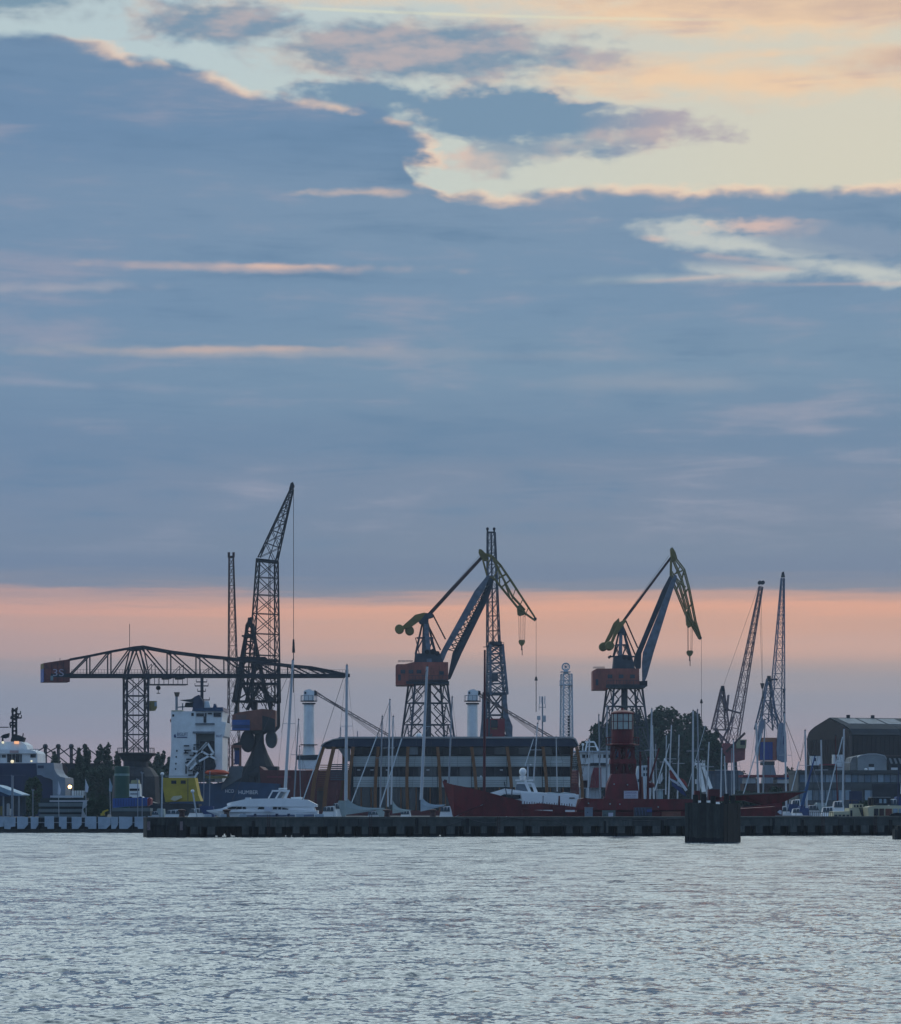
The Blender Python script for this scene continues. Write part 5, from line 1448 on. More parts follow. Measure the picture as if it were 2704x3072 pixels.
# ================================================== white heavy-lift ship
W = Plane(600, 452, 0); k = W.m
ws = root('heavy_lift_ship', W.z(600, 0), 'blue hulled ship with tall white bridge block behind the yellow wheelhouse', 'ship')
part('hull', SHIPBLUE, ws, lambda m: W.poly(m, [(520, 2345), (650, 2352), (690, 2345), (842, 2352), (846, 2450), (520, 2450)], -5, 7))
bl = part('bridge_block', WHITE, ws, lambda m: W.poly(m, [(523, 2137), (596, 2137), (596, 2346), (515, 2346), (518, 2300), (523, 2250)], -5.0, 6))
b2 = part('bridge_block', WHITE, ws, lambda m: W.poly(m, [(596, 2136), (676, 2136), (672, 2168), (686, 2170), (680, 2210), (675, 2214), (674, 2346), (652, 2346), (652, 2200), (588, 2198), (588, 2172), (596, 2172)], -4.9, 6))
part('recessed_wall', mat('recessed pale green wall', (.30, .35, .36), .5), ws, lambda m: W.rect(m, 586, 2197, 654, 2346, -2.2, 5))
part('bridge_roof', SHIPBLUE, ws, lambda m: W.poly(m, [(594, 2133), (594, 2128), (676, 2125), (678, 2137), (594, 2137)], -5.3, 6))
part('roof_strip', CREAM, ws, lambda m: W.rect(m, 524, 2134, 556, 2137, -5.1, 6))
for x0, x1, y0, y1 in ((598, 620, 2143, 2152), (649, 671, 2141, 2153), (623, 628, 2142, 2152), (632, 644, 2142, 2146), (583, 590, 2142, 2151), (526, 532, 2146, 2153)):
    part('window', GLASS, b2, lambda m: W.rect(m, x0, y0, x1, y1, -5.06, -4.85))
part('dark_shaft', DARK, b2, lambda m: W.rect(m, 619, 2152, 627, 2171, -5.0, -4.85))
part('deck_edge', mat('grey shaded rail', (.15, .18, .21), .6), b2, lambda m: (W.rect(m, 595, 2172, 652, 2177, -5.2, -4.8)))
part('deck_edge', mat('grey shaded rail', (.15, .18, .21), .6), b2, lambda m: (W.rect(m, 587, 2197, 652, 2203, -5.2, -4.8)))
LB = mat('navy lettering', (.03, .06, .17), .5)
lettering('company_lettering', 'BIGLIFT', W(541, 2210, -5.05), Vector((1, 0, 0)), 9.5 * k, LB, bl, width=32 * k, extrude=.03)
part('lettering_underline', LB, bl, lambda m: W.rect(m, 540, 2213, 571, 2215.5, -5.08, -5.0))
part('logo_block', LB, bl, lambda m: W.poly(m, [(531, 2207), (536, 2205), (538, 2215), (532, 2215)], -5.08, -5.0))
lettering('company_lettering', 'BIGLIFT', W(656, 2214, -4.95), Vector((1, 0, 0)), 7 * k, LB, b2, width=18 * k, extrude=.03)
lettering('hull_lettering', 'HCO', W(684, 2379, -5.05), Vector((1, 0, 0)), 10 * k, WHITE, ws, width=25 * k, extrude=.03)
lettering('hull_lettering', 'HUMBER', W(723, 2383, -5.05), Vector((1, 0, 0)), 11 * k, WHITE, ws, width=58 * k, extrude=.03)
part('funnel', mat('dark funnel blue', (.03, .04, .08), .6), ws, lambda m: (W.poly(m, [(580, 2136), (586, 2092), (600, 2086), (612, 2104), (614, 2132)], -2, 2)))
part('radar_pedestal', WHITE, ws, lambda m: W.poly(m, [(613, 2130), (616, 2104), (628, 2104), (634, 2128)], -1, 1))
part('yard_platform', DARK, ws, lambda m: (W.poly(m, [(541, 2101), (575, 2098), (586, 2092), (586, 2108), (566, 2106)], -1, 1)))
part('exhaust', DARK2, ws, lambda m: m.tube(W(571, 2122), W(571, 2108), 1.0, .8, 8))
part('bridge_house_top', SHIPBLUE, ws, lambda m: W.poly(m, [(640, 2126), (643, 2112), (648, 2112), (653, 2126)], -1, 1))
def lmast(x, y0, y1, arms):
    part('mast', DARK, ws, lambda m: (m.bar(W(x, y0), W(x, y1), .35), m.bar(W(x + 4, y0), W(x + 4, y1), .2)))
    for ya, w in arms: part('yard_arm', DARK, ws, lambda m: (m.bar(W(x - w, ya), W(x + w, ya), .18), m.bar(W(x - w, ya), W(x - w, ya - 8), .08), m.bar(W(x + w, ya), W(x + w, ya - 8), .08)))
lmast(605, 2130, 2028, ((2058, 20), (2046, 16), (2074, 12), (2100, 24)))
part('light_post', ALUD, ws, lambda m: (m.bar(W(530, 2137), W(530, 2084), .4), m.bar(W(530, 2122), W(566, 2120), .2), m.bar(W(548, 2136), W(548, 2110), .2)))
part('post_funnel', mat('brown post head', (.10, .08, .07), .6), ws, lambda m: m.tube(W(531, 2090), W(531, 2077), .3, .5, 8))
part('life_ring_light', OXIDED, ws, lambda m: m.ball(W(517, 2162), .4))
# stair and crane tangle in the recess
m = MB()
for a, b in (((570, 2300), (632, 2232)), ((632, 2232), (650, 2262)), ((618, 2258), (658, 2280)), ((606, 2286), (650, 2262)), ((604, 2318), (588, 2344)), ((630, 2230), (600, 2265)), ((585, 2255), (620, 2258)), ((580, 2310), (600, 2290))):
    m.bar(W(*a, -5.6), W(*b, -5.6), .32)
obj('white_strut_frame', m, WHITE, ws, kind='stuff')
m = MB(); rgx = random.Random(8)
for i in range(34):
    x = rgx.uniform(560, 640); y = rgx.uniform(2225, 2330)
    if rgx.random() < .5: m.bar(W(x, y, -5.4), W(x + rgx.uniform(8, 22), y, -5.4), .22)
    else: m.bar(W(x, y, -5.4), W(x, y + rgx.uniform(8, 26), -5.4), .22)
obj('deck_gear', m, DARK, ws, kind='stuff')
part('dark_hatch', DARK, ws, lambda m: W.poly(m, [(612, 2290), (628, 2276), (650, 2278), (656, 2300), (650, 2312), (612, 2312)], -5.2, -4.6))
part('dark_hatch', DARK, ws, lambda m: W.poly(m, [(605, 2225), (652, 2225), (652, 2262), (605, 2262)], -2.9, -2.3))
for a, b in ((538, 2252), (536, 2270), (535, 2290), (534, 2306)): part('vent', DARK, bl, lambda m: W.rect(m, a, b, a + 4, b + 5, -5.1, -4.95))
lbt = part('lifeboat', ORANGE, ws, lambda m: m.loft([[W(x, y0 + (y1 - y0) * (.5 - .5 * math.cos(a)), -6.3 + .9 * math.sin(a)) for a in [i * math.pi / 4 for i in range(8)]] for x, y0, y1 in ((626, 2318, 2322), (632, 2313, 2326), (660, 2310, 2327), (684, 2312, 2327), (696, 2318, 2324))]))
part('lifeboat_cradle', YELLOWO, ws, lambda m: W.poly(m, [(618, 2330), (680, 2328), (700, 2332), (684, 2336), (636, 2338)], -6.6, -5.2))
part('grey_ramp', mat('grey side ramp', (.10, .12, .14), .6), ws, lambda m: W.poly(m, [(672, 2370), (732, 2334), (738, 2300), (700, 2300), (690, 2330), (674, 2356)], -5.6, -5.1))

# yellow wheelhouse ship
Yp = Plane(545, 395, 0)
yb = root('yellow_workboat', Yp.z(545, 0), 'workboat with square yellow wheelhouse standing before the white bridge block', 'boat')
part('hull', DARK, yb, lambda m: Yp.poly(m, [(452, 2404), (470, 2410), (600, 2412), (600, 2445), (456, 2445)], -2, 3))
yh = part('wheelhouse', YELLOW, yb, lambda m: Yp.poly(m, [(492, 2334), (588, 2334), (598, 2385), (606, 2404), (500, 2406), (492, 2360)], -1.8, 2.6))
for x in (518, 546): part('window', DARK2, yh, lambda m: Yp.rect(m, x, 2342, x + 15, 2352, -1.86, -1.78))
part('corner_seam', YELLOWO, yh, lambda m: Yp.rect(m, 566, 2336, 569, 2404, -1.84, -1.79))
part('deck_rail', ALUD, yb, lambda m: (Yp.rect(m, 498, 2328, 586, 2330, -1.5, -1.3)))
part('tender', CREAM, yb, lambda m: Yp.poly(m, [(518, 2398), (526, 2389), (548, 2387), (552, 2394), (530, 2404)], -3, -2.2))

# ================================================== navy offshore ship, left
N = Plane(100, 430, 0); k = N.m
ns = root('offshore_ship', N.z(100, 0), 'navy hulled offshore ship with white bridge, dark mast and lit lamps at the left edge', 'ship')
part('hull', NAVY, ns, lambda m: N.poly(m, [(-140, 2291), (123, 2291), (150, 2328), (172, 2340), (170, 2450), (-140, 2450)], -4, 7))
bw = part('bow', LIGHTGREYHULL, ns, lambda m: N.poly(m, [(122, 2290), (173, 2290), (175, 2308), (182, 2322), (192, 2331), (207, 2334), (208, 2350), (206, 2450), (172, 2450), (170, 2342), (162, 2337), (146, 2333), (136, 2327), (124, 2326)], -4.4, 5))
part('hawse_slot', NAVY, bw, lambda m: N.rect(m, 126, 2298, 144, 2306, -4.5, -4.38))
d1 = part('superstructure', WHITE, ns, lambda m: N.poly(m, [(-140, 2263), (122, 2262), (123, 2291), (-140, 2291)], -3.6, 5))
part('superstructure', WHITE, ns, lambda m: N.poly(m, [(-140, 2250), (100, 2250), (118, 2256), (122, 2262), (-140, 2263)], -4.0, 5))
part('wheelhouse', WHITE, ns, lambda m: N.poly(m, [(-60, 2228), (70, 2226), (86, 2236), (90, 2250), (-60, 2250)], -2.6, 4))
for x0, x1 in ((33, 46), (48, 56), (58, 70), (72, 76), (102, 118), (17, 29), (-6, 12), (-30, -12)): part('window', GLASS, d1, lambda m: N.rect(m, x0, 2264 if x0 > 30 else 2266, x1, 2288 if 30 < x0 < 80 else 2274, -3.7, -3.58))
part('lit_lamp', LAMPY, ns, lambda m: m.ball(N(50, 2286, -4.3), .28))
part('lit_lamp', LAMPY, ns, lambda m: m.ball(N(107, 2285, -4.3), .16))
part('lit_lamp', LAMPY, ns, lambda m: m.ball(N(18, 2229, -3), .2))
part('lit_lamp', mat('lit orange deck lamp', (.9, .6, .4), .5, emit=(1, .42, .16), estr=.9), ns, lambda m: N.rect(m, 52, 2225, 65, 2233, -3.0, -2.8))
part('pinkish_fascia', mat('pinkish lit fascia', (.50, .36, .36), .6), ns, lambda m: N.rect(m, 42, 2253, 68, 2260, -4.1, -4.02))
m = MB()
for x0, x1, y0, y1 in ((38, 38, 2226, 2124), (49, 49, 2226, 2124)): m.bar(N(x0, y0), N(x1, y1), .3)
for y in range(2130, 2226, 12): m.bar(N(38, y), N(49, y + 6), .16); m.bar(N(49, y), N(38, y + 6), .16)
obj('signal_mast', m, DARK2, ns)
for y, xa, xb in ((2150, 33, 56), (2154, 44, 64), (2168, 30, 50), (2130, 36, 52), (2142, 50, 62), (2176, 31, 46)): part('yard_arm', DARK2, ns, lambda m: (m.bar(N(xa, y), N(xb, y), .25), m.bar(N(xb, y), N(xb, y - 9), .14), m.bar(N(xa, y), N(xa, y + 8), .2)))
part('scanner', DARK2, ns, lambda m: N.poly(m, [(2, 2212), (12, 2204), (28, 2200), (26, 2212), (16, 2216)], -.6, .6))
part('scanner', DARK2, ns, lambda m: N.poly(m, [(34, 2222), (38, 2208), (58, 2206), (76, 2214), (72, 2226), (36, 2226)], -.8, .8))
part('searchlight_post', DARK, ns, lambda m: (m.bar(N(8, 2230), N(8, 2206), .25), m.bar(N(-14, 2182), N(26, 2182), .15), m.bar(N(66, 2224), N(70, 2200), .15)))
part('breakwater_rail', ALUD, ns, lambda m: (m.bar(N(85, 2248), N(118, 2248), .1), [m.bar(N(x, 2256), N(x, 2247), .08) for x in range(86, 120, 7)]))
part('hull_rib', mat('navy lit rib', (.05, .07, .13), .5), ns, lambda m: N.rect(m, -10, 2325.5, 88, 2328, -4.1, -4.0))

# ================================================== things on the left quay
A_ = Plane(100, 352, 0)
tn = root('awning_tent', A_.z(30, 1.45), 'open sided marquee with sloping pale blue roof at the left edge', 'marquee')
part('roof', mat('pale blue tarpaulin', (.28, .40, .50), .6), tn, lambda m: A_.poly(m, [(-40, 2350), (0, 2357), (36, 2371), (72, 2384), (70, 2388), (34, 2386), (0, 2372), (-40, 2360)], -2, 5))
part('side_flap', SHIPBLUE, tn, lambda m: A_.poly(m, [(-40, 2361), (0, 2373), (36, 2387), (34, 2390), (0, 2386), (-40, 2380)], -1.9, -1.7))
for x in (16, 44, 62): part('post', ALUD, tn, lambda m: m.bar(A_(x, 2388, -1.5), A_(x, 2448, -1.5), .2))
part('rear_cloth', mat('dim grey cloth', (.08, .10, .13), .8), tn, lambda m: A_.rect(m, -40, 2390, 70, 2446, 2, 2.1))
for i, (x, w, h, mt_, l) in enumerate(((4, 10, 26, YELLOWO, 'ochre crate under the marquee'), (22, 8, 34, ALU, 'pale box under the marquee beside the ochre crate'), (28, 6, 18, WHITE, 'small white box under the marquee'))):
    m = MB(); A_.rect(m, x, 2446 - h, x + w, 2447, -.9 + i * .3, -.2 + i * .3); A_.rect(m, x + 1, 2446 - h - 1.5, x + w - 1, 2446 - h - .1, -.8 + i * .3, -.3 + i * .3)
    obj('storage_crate', m, mt_, label=l, cat='crate')
pv = root('slatted_pavilion', A_.z(190, 1.45), 'low pavilion of long pale horizontal boards behind the wave boards', 'pavilion')
PVM = mat('weathered grey board', (.13, .17, .185), .7, var=.12)
for i, (y0, y1, x0, x1, mt_) in enumerate(((2387, 2393, 152, 250, GREYW), (2401, 2406, 150, 266, ALU), (2409, 2420, 118, 258, PVM), (2427, 2437, 118, 252, PVM), (2443, 2453, 118, 250, PVM))):
    for j in range(3):
        xa = x0 + (x1 - x0) * j / 3; xb = x0 + (x1 - x0) * (j + 1) / 3
        part('board', mt_, pv, lambda m: A_.rect(m, xa, y0, xb - .4, y1, -.4 - .15 * (i > 1), 0.2))
part('dark_backing', mat('dark pavilion wall', (.03, .045, .055), .7), pv, lambda m: A_.rect(m, 120, 2394, 256, 2455, .3, 4))
part('end_post', ALU, pv, lambda m: A_.poly(m, [(252, 2402), (268, 2402), (264, 2455), (246, 2455)], -.8, .1))
part('balustrade', WHITE, pv, lambda m: [A_.rect(m, x, 2372, x + 2.5, 2387, 1, 1.2) for x in range(212, 250, 5)], kind='stuff')
for i, (x, y0, yf, w, l) in enumerate(((187, 2450, 2345, 7, 'white feather flag left of the lit lamp'), (268, 2450, 2338, 9, 'white feather flag right of the lit lamp'), (340, 2450, 2336, 8, 'pale feather flag in front of the green tank'))):
    f = root('feather_flag', A_.z(x, 1.45), l, 'flag', 'feather flags on the left quay')
    part('pole', ALU, f, lambda m: m.bar(A_(x, y0, -3), A_(x - 2, yf, -3), .07))
    part('cloth', FLAGW if i < 2 else mat('pale blue cloth', (.22, .32, .40), .8), f, lambda m: A_.poly(m, [(x - 2, yf), (x + w * .35, yf + 14), (x + w * .8, yf + 24), (x + w * .5, yf + 40), (x - 4, yf + 38), (x - 3, yf + 20)], -3.03, -2.97))
for i, (x, yt) in enumerate(((52, 2330), (113, 2371), (424, 2340), (437, 2320))):
    f = root('lamp_post', A_.z(x, 1.45), ['grey lamp post beside the marquee', 'short grey lamp post in front of the round green tree', 'thin pole in front of the blue container', 'thin pole at the right end of the blue container'][i], 'lamp post', 'posts on the left quay')
    part('pole', ALUD, f, lambda m: m.bar(A_(x, 2452, -4), A_(x, yt, -4), .11 if i else .26))
    part('lamp_head', ALUD, f, lambda m: (m.bar(A_(x - 3, yt, -4), A_(x + 4, yt, -4), .16), m.bar(A_(x - 3, yt, -4), A_(x - 3, yt - 4, -4), .1)))
f = root('street_lamp', wpt(212, 2440, 400), 'brightly lit orange street lamp beside the navy ship bow', 'street lamp')
part('pole', DARK, f, lambda m: m.bar(wpt(214, 2450, 400), wpt(214, 2356, 400), .14))
part('lamp_hood', DARK, f, lambda m: m.bar(wpt(207, 2356, 400), wpt(216, 2356, 400), .25))
part('lamp_globe', LAMPW, f, lambda m: m.ball(wpt(210, 2360.5, 400), .29))
tk = root('green_tank', wpt(366, 2440, 385), 'tall dark green cylindrical tank with a pale band below the hammerhead crane', 'tank')
kk = 385 / F
def tz(y): return EYE + (HY - y) * kk
part('shell', GREENT, tk, lambda m: m.lathe((wpt(366, 0, 385).x, 385, 0), [(22.5 * kk, 1.45), (22.5 * kk, tz(2302)), (21 * kk, tz(2299))], 24))
part('band', mat('pale green band', (.14, .26, .26), .5), tk, lambda m: m.lathe((wpt(366, 0, 385).x, 385, 0), [(23 * kk, tz(2328)), (23 * kk, tz(2321))], 24))
bc = root('blue_container', A_.z(395, 2.2), 'long bright blue container on a grey plinth left of the pier head', 'container')
part('box', BLUE, bc, lambda m: A_.poly(m, [(342, 2396), (445, 2393), (445, 2418), (380, 2420), (342, 2424)], -1.4, 1.1))
part('door_end', LAMPRED, bc, lambda m: A_.poly(m, [(445.5, 2397), (452, 2393), (457, 2398), (455, 2414), (445.5, 2419)], -1.3, 1.0))
for x in range(350, 445, 8): part('rib', mat('deep container blue', (.02, .06, .2), .5), bc, lambda m: A_.rect(m, x, 2397, x + 2, 2418, -1.47, -1.41))
pl_ = root('low_wall', A_.z(400, 1.45), 'grey green concrete wall in two courses below the blue container', 'wall')
part('upper_course', PVM, pl_, lambda m: A_.rect(m, 340, 2424.5, 455, 2434, -1.8, 1.4))
part('lower_course', mat('dark wall course', (.05, .06, .065), .7), pl_, lambda m: A_.rect(m, 340, 2434.5, 455, 2456, -1.7, 1.2))
dg = root('small_excavator', A_.z(322, 1.45), 'small orange yellow excavator arm by the dark bush', 'excavator')
part('arm', YELLOW, dg, lambda m: (m.bar(A_(316, 2446, -3.2), A_(322, 2434, -3.2), .3), m.bar(A_(322, 2434, -3.2), A_(334, 2430, -3.2), .22)))
part('body', YELLOW, dg, lambda m: A_.poly(m, [(313, 2440), (322, 2438), (324, 2446), (313, 2447)], -3.8, -3.0)); part('track', DARK2, dg, lambda m: A_.rect(m, 311, 2447, 326, 2451, -3.9, -2.9))
tr_ = root('truck', wpt(404, 2440, 372), 'white truck with yellow cab roof parked below the hammerhead crane', 'truck')
Tk = Plane(404, 372, 0)
part('cab', WHITE, tr_, lambda m: Tk.poly(m, [(391, 2352), (421, 2352), (424, 2388), (432, 2393), (391, 2393)], -1.1, 1.1))
part('cab_roof', mat('pale yellow roof', (.30, .31, .18), .6), tr_, lambda m: Tk.poly(m, [(394, 2351), (397, 2341), (416, 2340), (419, 2351)], -1, 1))
part('windscreen', GLASS, tr_, lambda m: Tk.rect(m, 392, 2366, 421, 2373, -1.16, -1.09)); part('grille', ALUD, tr_, lambda m: Tk.rect(m, 394, 2380, 418, 2384, -1.16, -1.09))
for x in (394, 424): part('wheel', DARK2, tr_, lambda m: m.tube(Tk(x, 2399, -1.15), Tk(x, 2399, -.7), .42, None, 12))
zf = root('zigzag_roof_frame', wpt(200, 2420, 570), 'row of four pylons with zigzag stay cables rising behind the left trees', 'cable roof')
Zf = Plane(200, 570, 0)
for x in (136, 175, 214, 255):
    part('pylon', DARK, zf, lambda m: (m.bar(Zf(x - 2, 2420), Zf(x - 2, 2242), .35), m.bar(Zf(x + 3, 2420), Zf(x + 3, 2242), .25), [m.bar(Zf(x - 2, y), Zf(x + 3, y + 6), .14) for y in range(2245, 2330, 8)], m.ball(Zf(x, 2239), .55)), kind=None)
for x0, y0, x1, y1 in ((136, 2240, 100, 2262), (136, 2240, 176, 2270), (175, 2240, 136, 2262), (175, 2240, 216, 2276), (214, 2240, 175, 2266), (214, 2240, 256, 2276), (255, 2240, 214, 2270), (255, 2240, 296, 2270), (176, 2270, 214, 2300), (216, 2276, 255, 2300), (136, 2262, 175, 2290)):
    part('stay_cable', DARK, zf, lambda m: m.bar(Zf(x0, y0), Zf(x1, y1), .22))
bd2 = root('brown_warehouse', wpt(215, 2420, 545), 'low dark warehouse with a rusty brown end behind the poplars', 'warehouse')
Wd = Plane(215, 545, 0)
part('wall', mat('dark blue wall', (.03, .036, .055), .7), bd2, lambda m: Wd.rect(m, 196, 2294, 330, 2430, 0, 10)); part('end_wall', RUSTY, bd2, lambda m: Wd.poly(m, [(172, 2302), (188, 2288), (203, 2304), (203, 2430), (172, 2430)], -.5, 9)); part('roof', DARK, bd2, lambda m: Wd.rect(m, 194, 2290, 332, 2294, -.6, 10.4))

# ================================================== hangar and low buildings at the right
Hg = Plane(2552, 480, 20)
hg = root('hangar', Hg.z(2600, 1.45), 'large dark brown shipyard hall with curved grey roof at the right edge', 'hangar')
def gpt(a, b, z):
    p = Hg.z(2552, z, b); return p + Vector((Hg.c, Hg.s, 0)) * a
gp = [(0, 1.45), (0, 15.6), (.8, 16.5), (2.6, 17.2), (8.2, 18.7), (13.9, 17.2), (15.8, 16.5), (16.6, 15.4), (16.6, 1.45)]
part('gable_wall', BRICKB, hg, lambda m: m.prism([gpt(0, b, z) for b, z in gp], [gpt(.4, b, z) for b, z in gp]))
part('side_wall', BRICKB, hg, lambda m: m.hexa([gpt(.4, 0, 1.45), gpt(60, 0, 1.45), gpt(60, .4, 1.45), gpt(.4, .4, 1.45)], [gpt(.4, 0, 15.6), gpt(60, 0, 15.6), gpt(60, .4, 15.6), gpt(.4, .4, 15.6)]))
for i in range(6):
    a0, a1 = .2 + i * 10, 10.15 + i * 10
    for (b0, z0), (b1, z1) in zip(gp[1:-2], gp[2:-1]):
        part('roof_sheet', HANGR, hg, lambda m: m.hexa([gpt(a0 + .03, b0 - .3 if b0 == 0 else b0, z0 + .1), gpt(a1, b0 - .3 if b0 == 0 else b0, z0 + .1), gpt(a1, b1, z1 + .1), gpt(a0 + .03, b1, z1 + .1)], [gpt(a0 + .03, b0, z0 + .3), gpt(a1, b0, z0 + .3), gpt(a1, b1, z1 + .3), gpt(a0 + .03, b1, z1 + .3)]))
for i in range(3): part('roof_light', mat('milky roof light', (.15, .18, .21), .6), hg, lambda m: m.hexa([gpt(1.5 + i * 4, 3.4, 17.5), gpt(5 + i * 4, 3.4, 17.5), gpt(5 + i * 4, 7.5, 18.58), gpt(1.5 + i * 4, 7.5, 18.58)], [gpt(1.5 + i * 4, 3.4, 17.8), gpt(5 + i * 4, 3.4, 17.8), gpt(5 + i * 4, 7.5, 18.86), gpt(1.5 + i * 4, 7.5, 18.86)]))
for a in (4, 9): part('ridge_vent', DARK, hg, lambda m: m.tube(gpt(a, 8.2, 18.8), gpt(a, 8.2, 19.5), .35, None, 8))
m = MB()
for i in range(34): p = gpt(.6 + i * .9, -.06, 1.5); m.bar(p, Vector((p.x, p.y, 15.4)), .10)
for i in range(18): p = gpt(-.06, .4 + i * .9, 1.5); m.bar(p, Vector((p.x, p.y, 15.0)), .10)
obj('cladding_ribs', m, BRICKB, hg, kind='stuff')
for z in (9.6, 12.0): part('girt', mat('dull brown girt', (.09, .075, .07), .7), hg, lambda m: m.bar(gpt(0, -.15, z), gpt(40, -.15, z), .2))
part('corner_post', mat('dull brown girt', (.09, .075, .07), .7), hg, lambda m: m.bar(gpt(0, -.15, 1.5), gpt(0, -.15, 15.5), .4))
Sh = Plane(2610, 462, 0)
sh = root('curved_roof_shed', Sh.z(2610, 1.45), 'pale shed with rounded roof in front of the dark hall', 'shed')
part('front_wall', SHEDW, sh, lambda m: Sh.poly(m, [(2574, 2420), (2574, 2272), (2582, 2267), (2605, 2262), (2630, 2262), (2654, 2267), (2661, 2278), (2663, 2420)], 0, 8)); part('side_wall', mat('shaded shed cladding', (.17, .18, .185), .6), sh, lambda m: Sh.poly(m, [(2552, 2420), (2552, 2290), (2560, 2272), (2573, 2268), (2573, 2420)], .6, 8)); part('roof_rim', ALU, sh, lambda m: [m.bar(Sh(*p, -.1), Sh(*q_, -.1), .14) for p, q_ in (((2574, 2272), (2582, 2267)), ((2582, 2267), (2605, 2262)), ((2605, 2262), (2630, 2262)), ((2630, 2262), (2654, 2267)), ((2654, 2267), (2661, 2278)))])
part('window', GLASS, sh, lambda m: Sh.rect(m, 2607, 2292, 2623, 2301, -.06, .02)); part('door', WHITE, sh, lambda m: Sh.rect(m, 2607, 2302, 2624, 2314, -.06, .02))
aw = root('striped_canopy', Sh.z(2690, 1.45), 'lean-to with pale striped canopy right of the rounded shed', 'canopy')
for i in range(9): part('canopy_strip', SHEDW if i % 2 else HANGR, aw, lambda m: Sh.poly(m, [(2658 + i * 7, 2275), (2664 + i * 7, 2275), (2670 + i * 7, 2291), (2664 + i * 7, 2292)], -1.0, -.85))
part('wall', HANGR, aw, lambda m: Sh.rect(m, 2665, 2292, 2725, 2420, 0, 4)); part('window', GLASS, aw, lambda m: Sh.rect(m, 2676, 2294, 2692, 2302, -.06, 0)); part('sill_panel', WHITE, aw, lambda m: Sh.rect(m, 2674, 2303, 2694, 2310, -.06, 0))
for i, (x0, x1, y0, y1) in enumerate(((2434, 2463, 2268, 2296), (2501, 2530, 2264, 2312))):
    bx = root('site_cabin', wpt(x0, 2420, 470), ['small white site cabin at the left foot of the dark hall', 'narrow white site cabin in front of the hall, right of the red roof'][i], 'cabin')
    Pc = Plane(x0, 470, 0)
    cbn = part('body', WHITE, bx, lambda m: Pc.rect(m, x0, y0, x1, y1, 0, 2)); part('window', GLASS, cbn, lambda m: Pc.rect(m, x0 + 8, y0 + 6, x0 + 15, y0 + 16, -.06, 0)); part('base', DARK, bx, lambda m: Pc.rect(m, x0 + 2, y1 + .2, x1 - 2, 2420, .2, 1.8)); part('dark_edge', DARK, bx, lambda m: Pc.rect(m, x0, y0 - 2, x1, y0 - .1, -.1, 2.1))
rr = root('red_roof_shed', wpt(2490, 2420, 466), 'dark lean-to with a thin red roof edge before the hall', 'shed')
Pr = Plane(2480, 466, 0)
part('roof', LAMPRED, rr, lambda m: Pr.rect(m, 2466, 2292, 2506, 2296, -.4, 3)); part('wall', DARK, rr, lambda m: Pr.rect(m, 2462, 2296.4, 2506, 2420, 0, 3))
Lb = Plane(2560, 424, 0)
lb = root('low_office_block', Lb.z(2560, 1.45), 'long low flat roofed block with two bands of bluish panes in front of the hall', 'building')
part('wall', mat('grey block wall', (.10, .115, .125), .7), lb, lambda m: Lb.rect(m, 2396, 2322, 2760, 2440, 0, 12)); part('roof_edge', mat('dark fascia', (.06, .07, .075), .7), lb, lambda m: Lb.rect(m, 2394, 2311, 2762, 2322, -.5, 12.2))
rg = random.Random(9)
for yb0, yb1 in ((2324, 2347), (2371, 2401)):
    x = 2399
    while x < 2755:
        w = 19.5
        if yb0 > 2350 and 2546 <= x <= 2580: x += w; continue
        gl = rg.choice([GLASSP, mat('dull pane', (.13, .19, .25), .3), mat('greyish pane', (.17, .21, .24), .3)])
        pn = part('window', gl, lb, lambda m: Lb.rect(m, x + .8, yb0, x + w - .8, yb1, -.12, -.02))
        part('frame', mat('window frame', (.03, .04, .055), .5), pn, lambda m: Lb.rect(m, x - .7, yb0 - .5, x + .7, yb1 + .5, -.2, -.01))
        x += w
part('door', NAVY, lb, lambda m: Lb.rect(m, 2548, 2374, 2586, 2412, -.14, -.02)); part('spandrel', mat('mid grey spandrel', (.085, .095, .10), .7), lb, lambda m: Lb.rect(m, 2396, 2349, 2617, 2369, -.16, -.01)); part('spandrel', DARK, lb, lambda m: Lb.rect(m, 2617.5, 2352, 2762, 2440, -.3, -.01)); part('roof_lamp', WHITE, lb, lambda m: m.ball(Lb(2599, 2309, 0), .25))
rb = root('red_roof_houses', wpt(2300, 2420, 500), 'low white houses under a thin red roof behind the blue crane foot', 'house')
Rb = Plane(2300, 500, 0)
part('roof', LAMPRED, rb, lambda m: Rb.rect(m, 2228, 2325, 2384, 2332, -.6, 7)); part('wall', ALU, rb, lambda m: Rb.rect(m, 2238, 2334, 2268, 2350, 0, 6)); part('blue_band', mat('blue sign band', (.05, .12, .34), .5), rb, lambda m: Rb.rect(m, 2332, 2332.5, 2382, 2338, -.3, 6)); part('wall', WHITE, rb, lambda m: Rb.rect(m, 2332, 2338.5, 2380, 2350, 0, 6)); part('lower_wall', RUSTY, rb, lambda m: Rb.rect(m, 2232, 2350.5, 2396, 2430, .1, 6))
qs = root('grey_quay_shed', wpt(2180, 2420, 520), 'blue grey workshop sheds behind the masts, under the slender cranes', 'shed')
Qs = Plane(2180, 520, 0)
QM = mat('blue grey shed', (.06, .08, .115), .7)
part('wall', QM, qs, lambda m: Qs.rect(m, 2120, 2312, 2222, 2430, 0, 8)); part('rail', YELLOWO, qs, lambda m: Qs.rect(m, 2110, 2311, 2150, 2312.4, -.6, -.4)); part('pitched_roof', mat('pale slate roof', (.12, .155, .20), .6), qs, lambda m: Qs.poly(m, [(2216, 2312), (2222, 2312), (2245, 2340), (2245, 2430), (2216, 2430)], -.4, 8))
for x in range(2124, 2216, 13): part('shed_door', mat('shed door', (.09, .12, .16), .6), qs, lambda m: Qs.rect(m, x, 2322, x + 10, 2372, -.1, -.01))

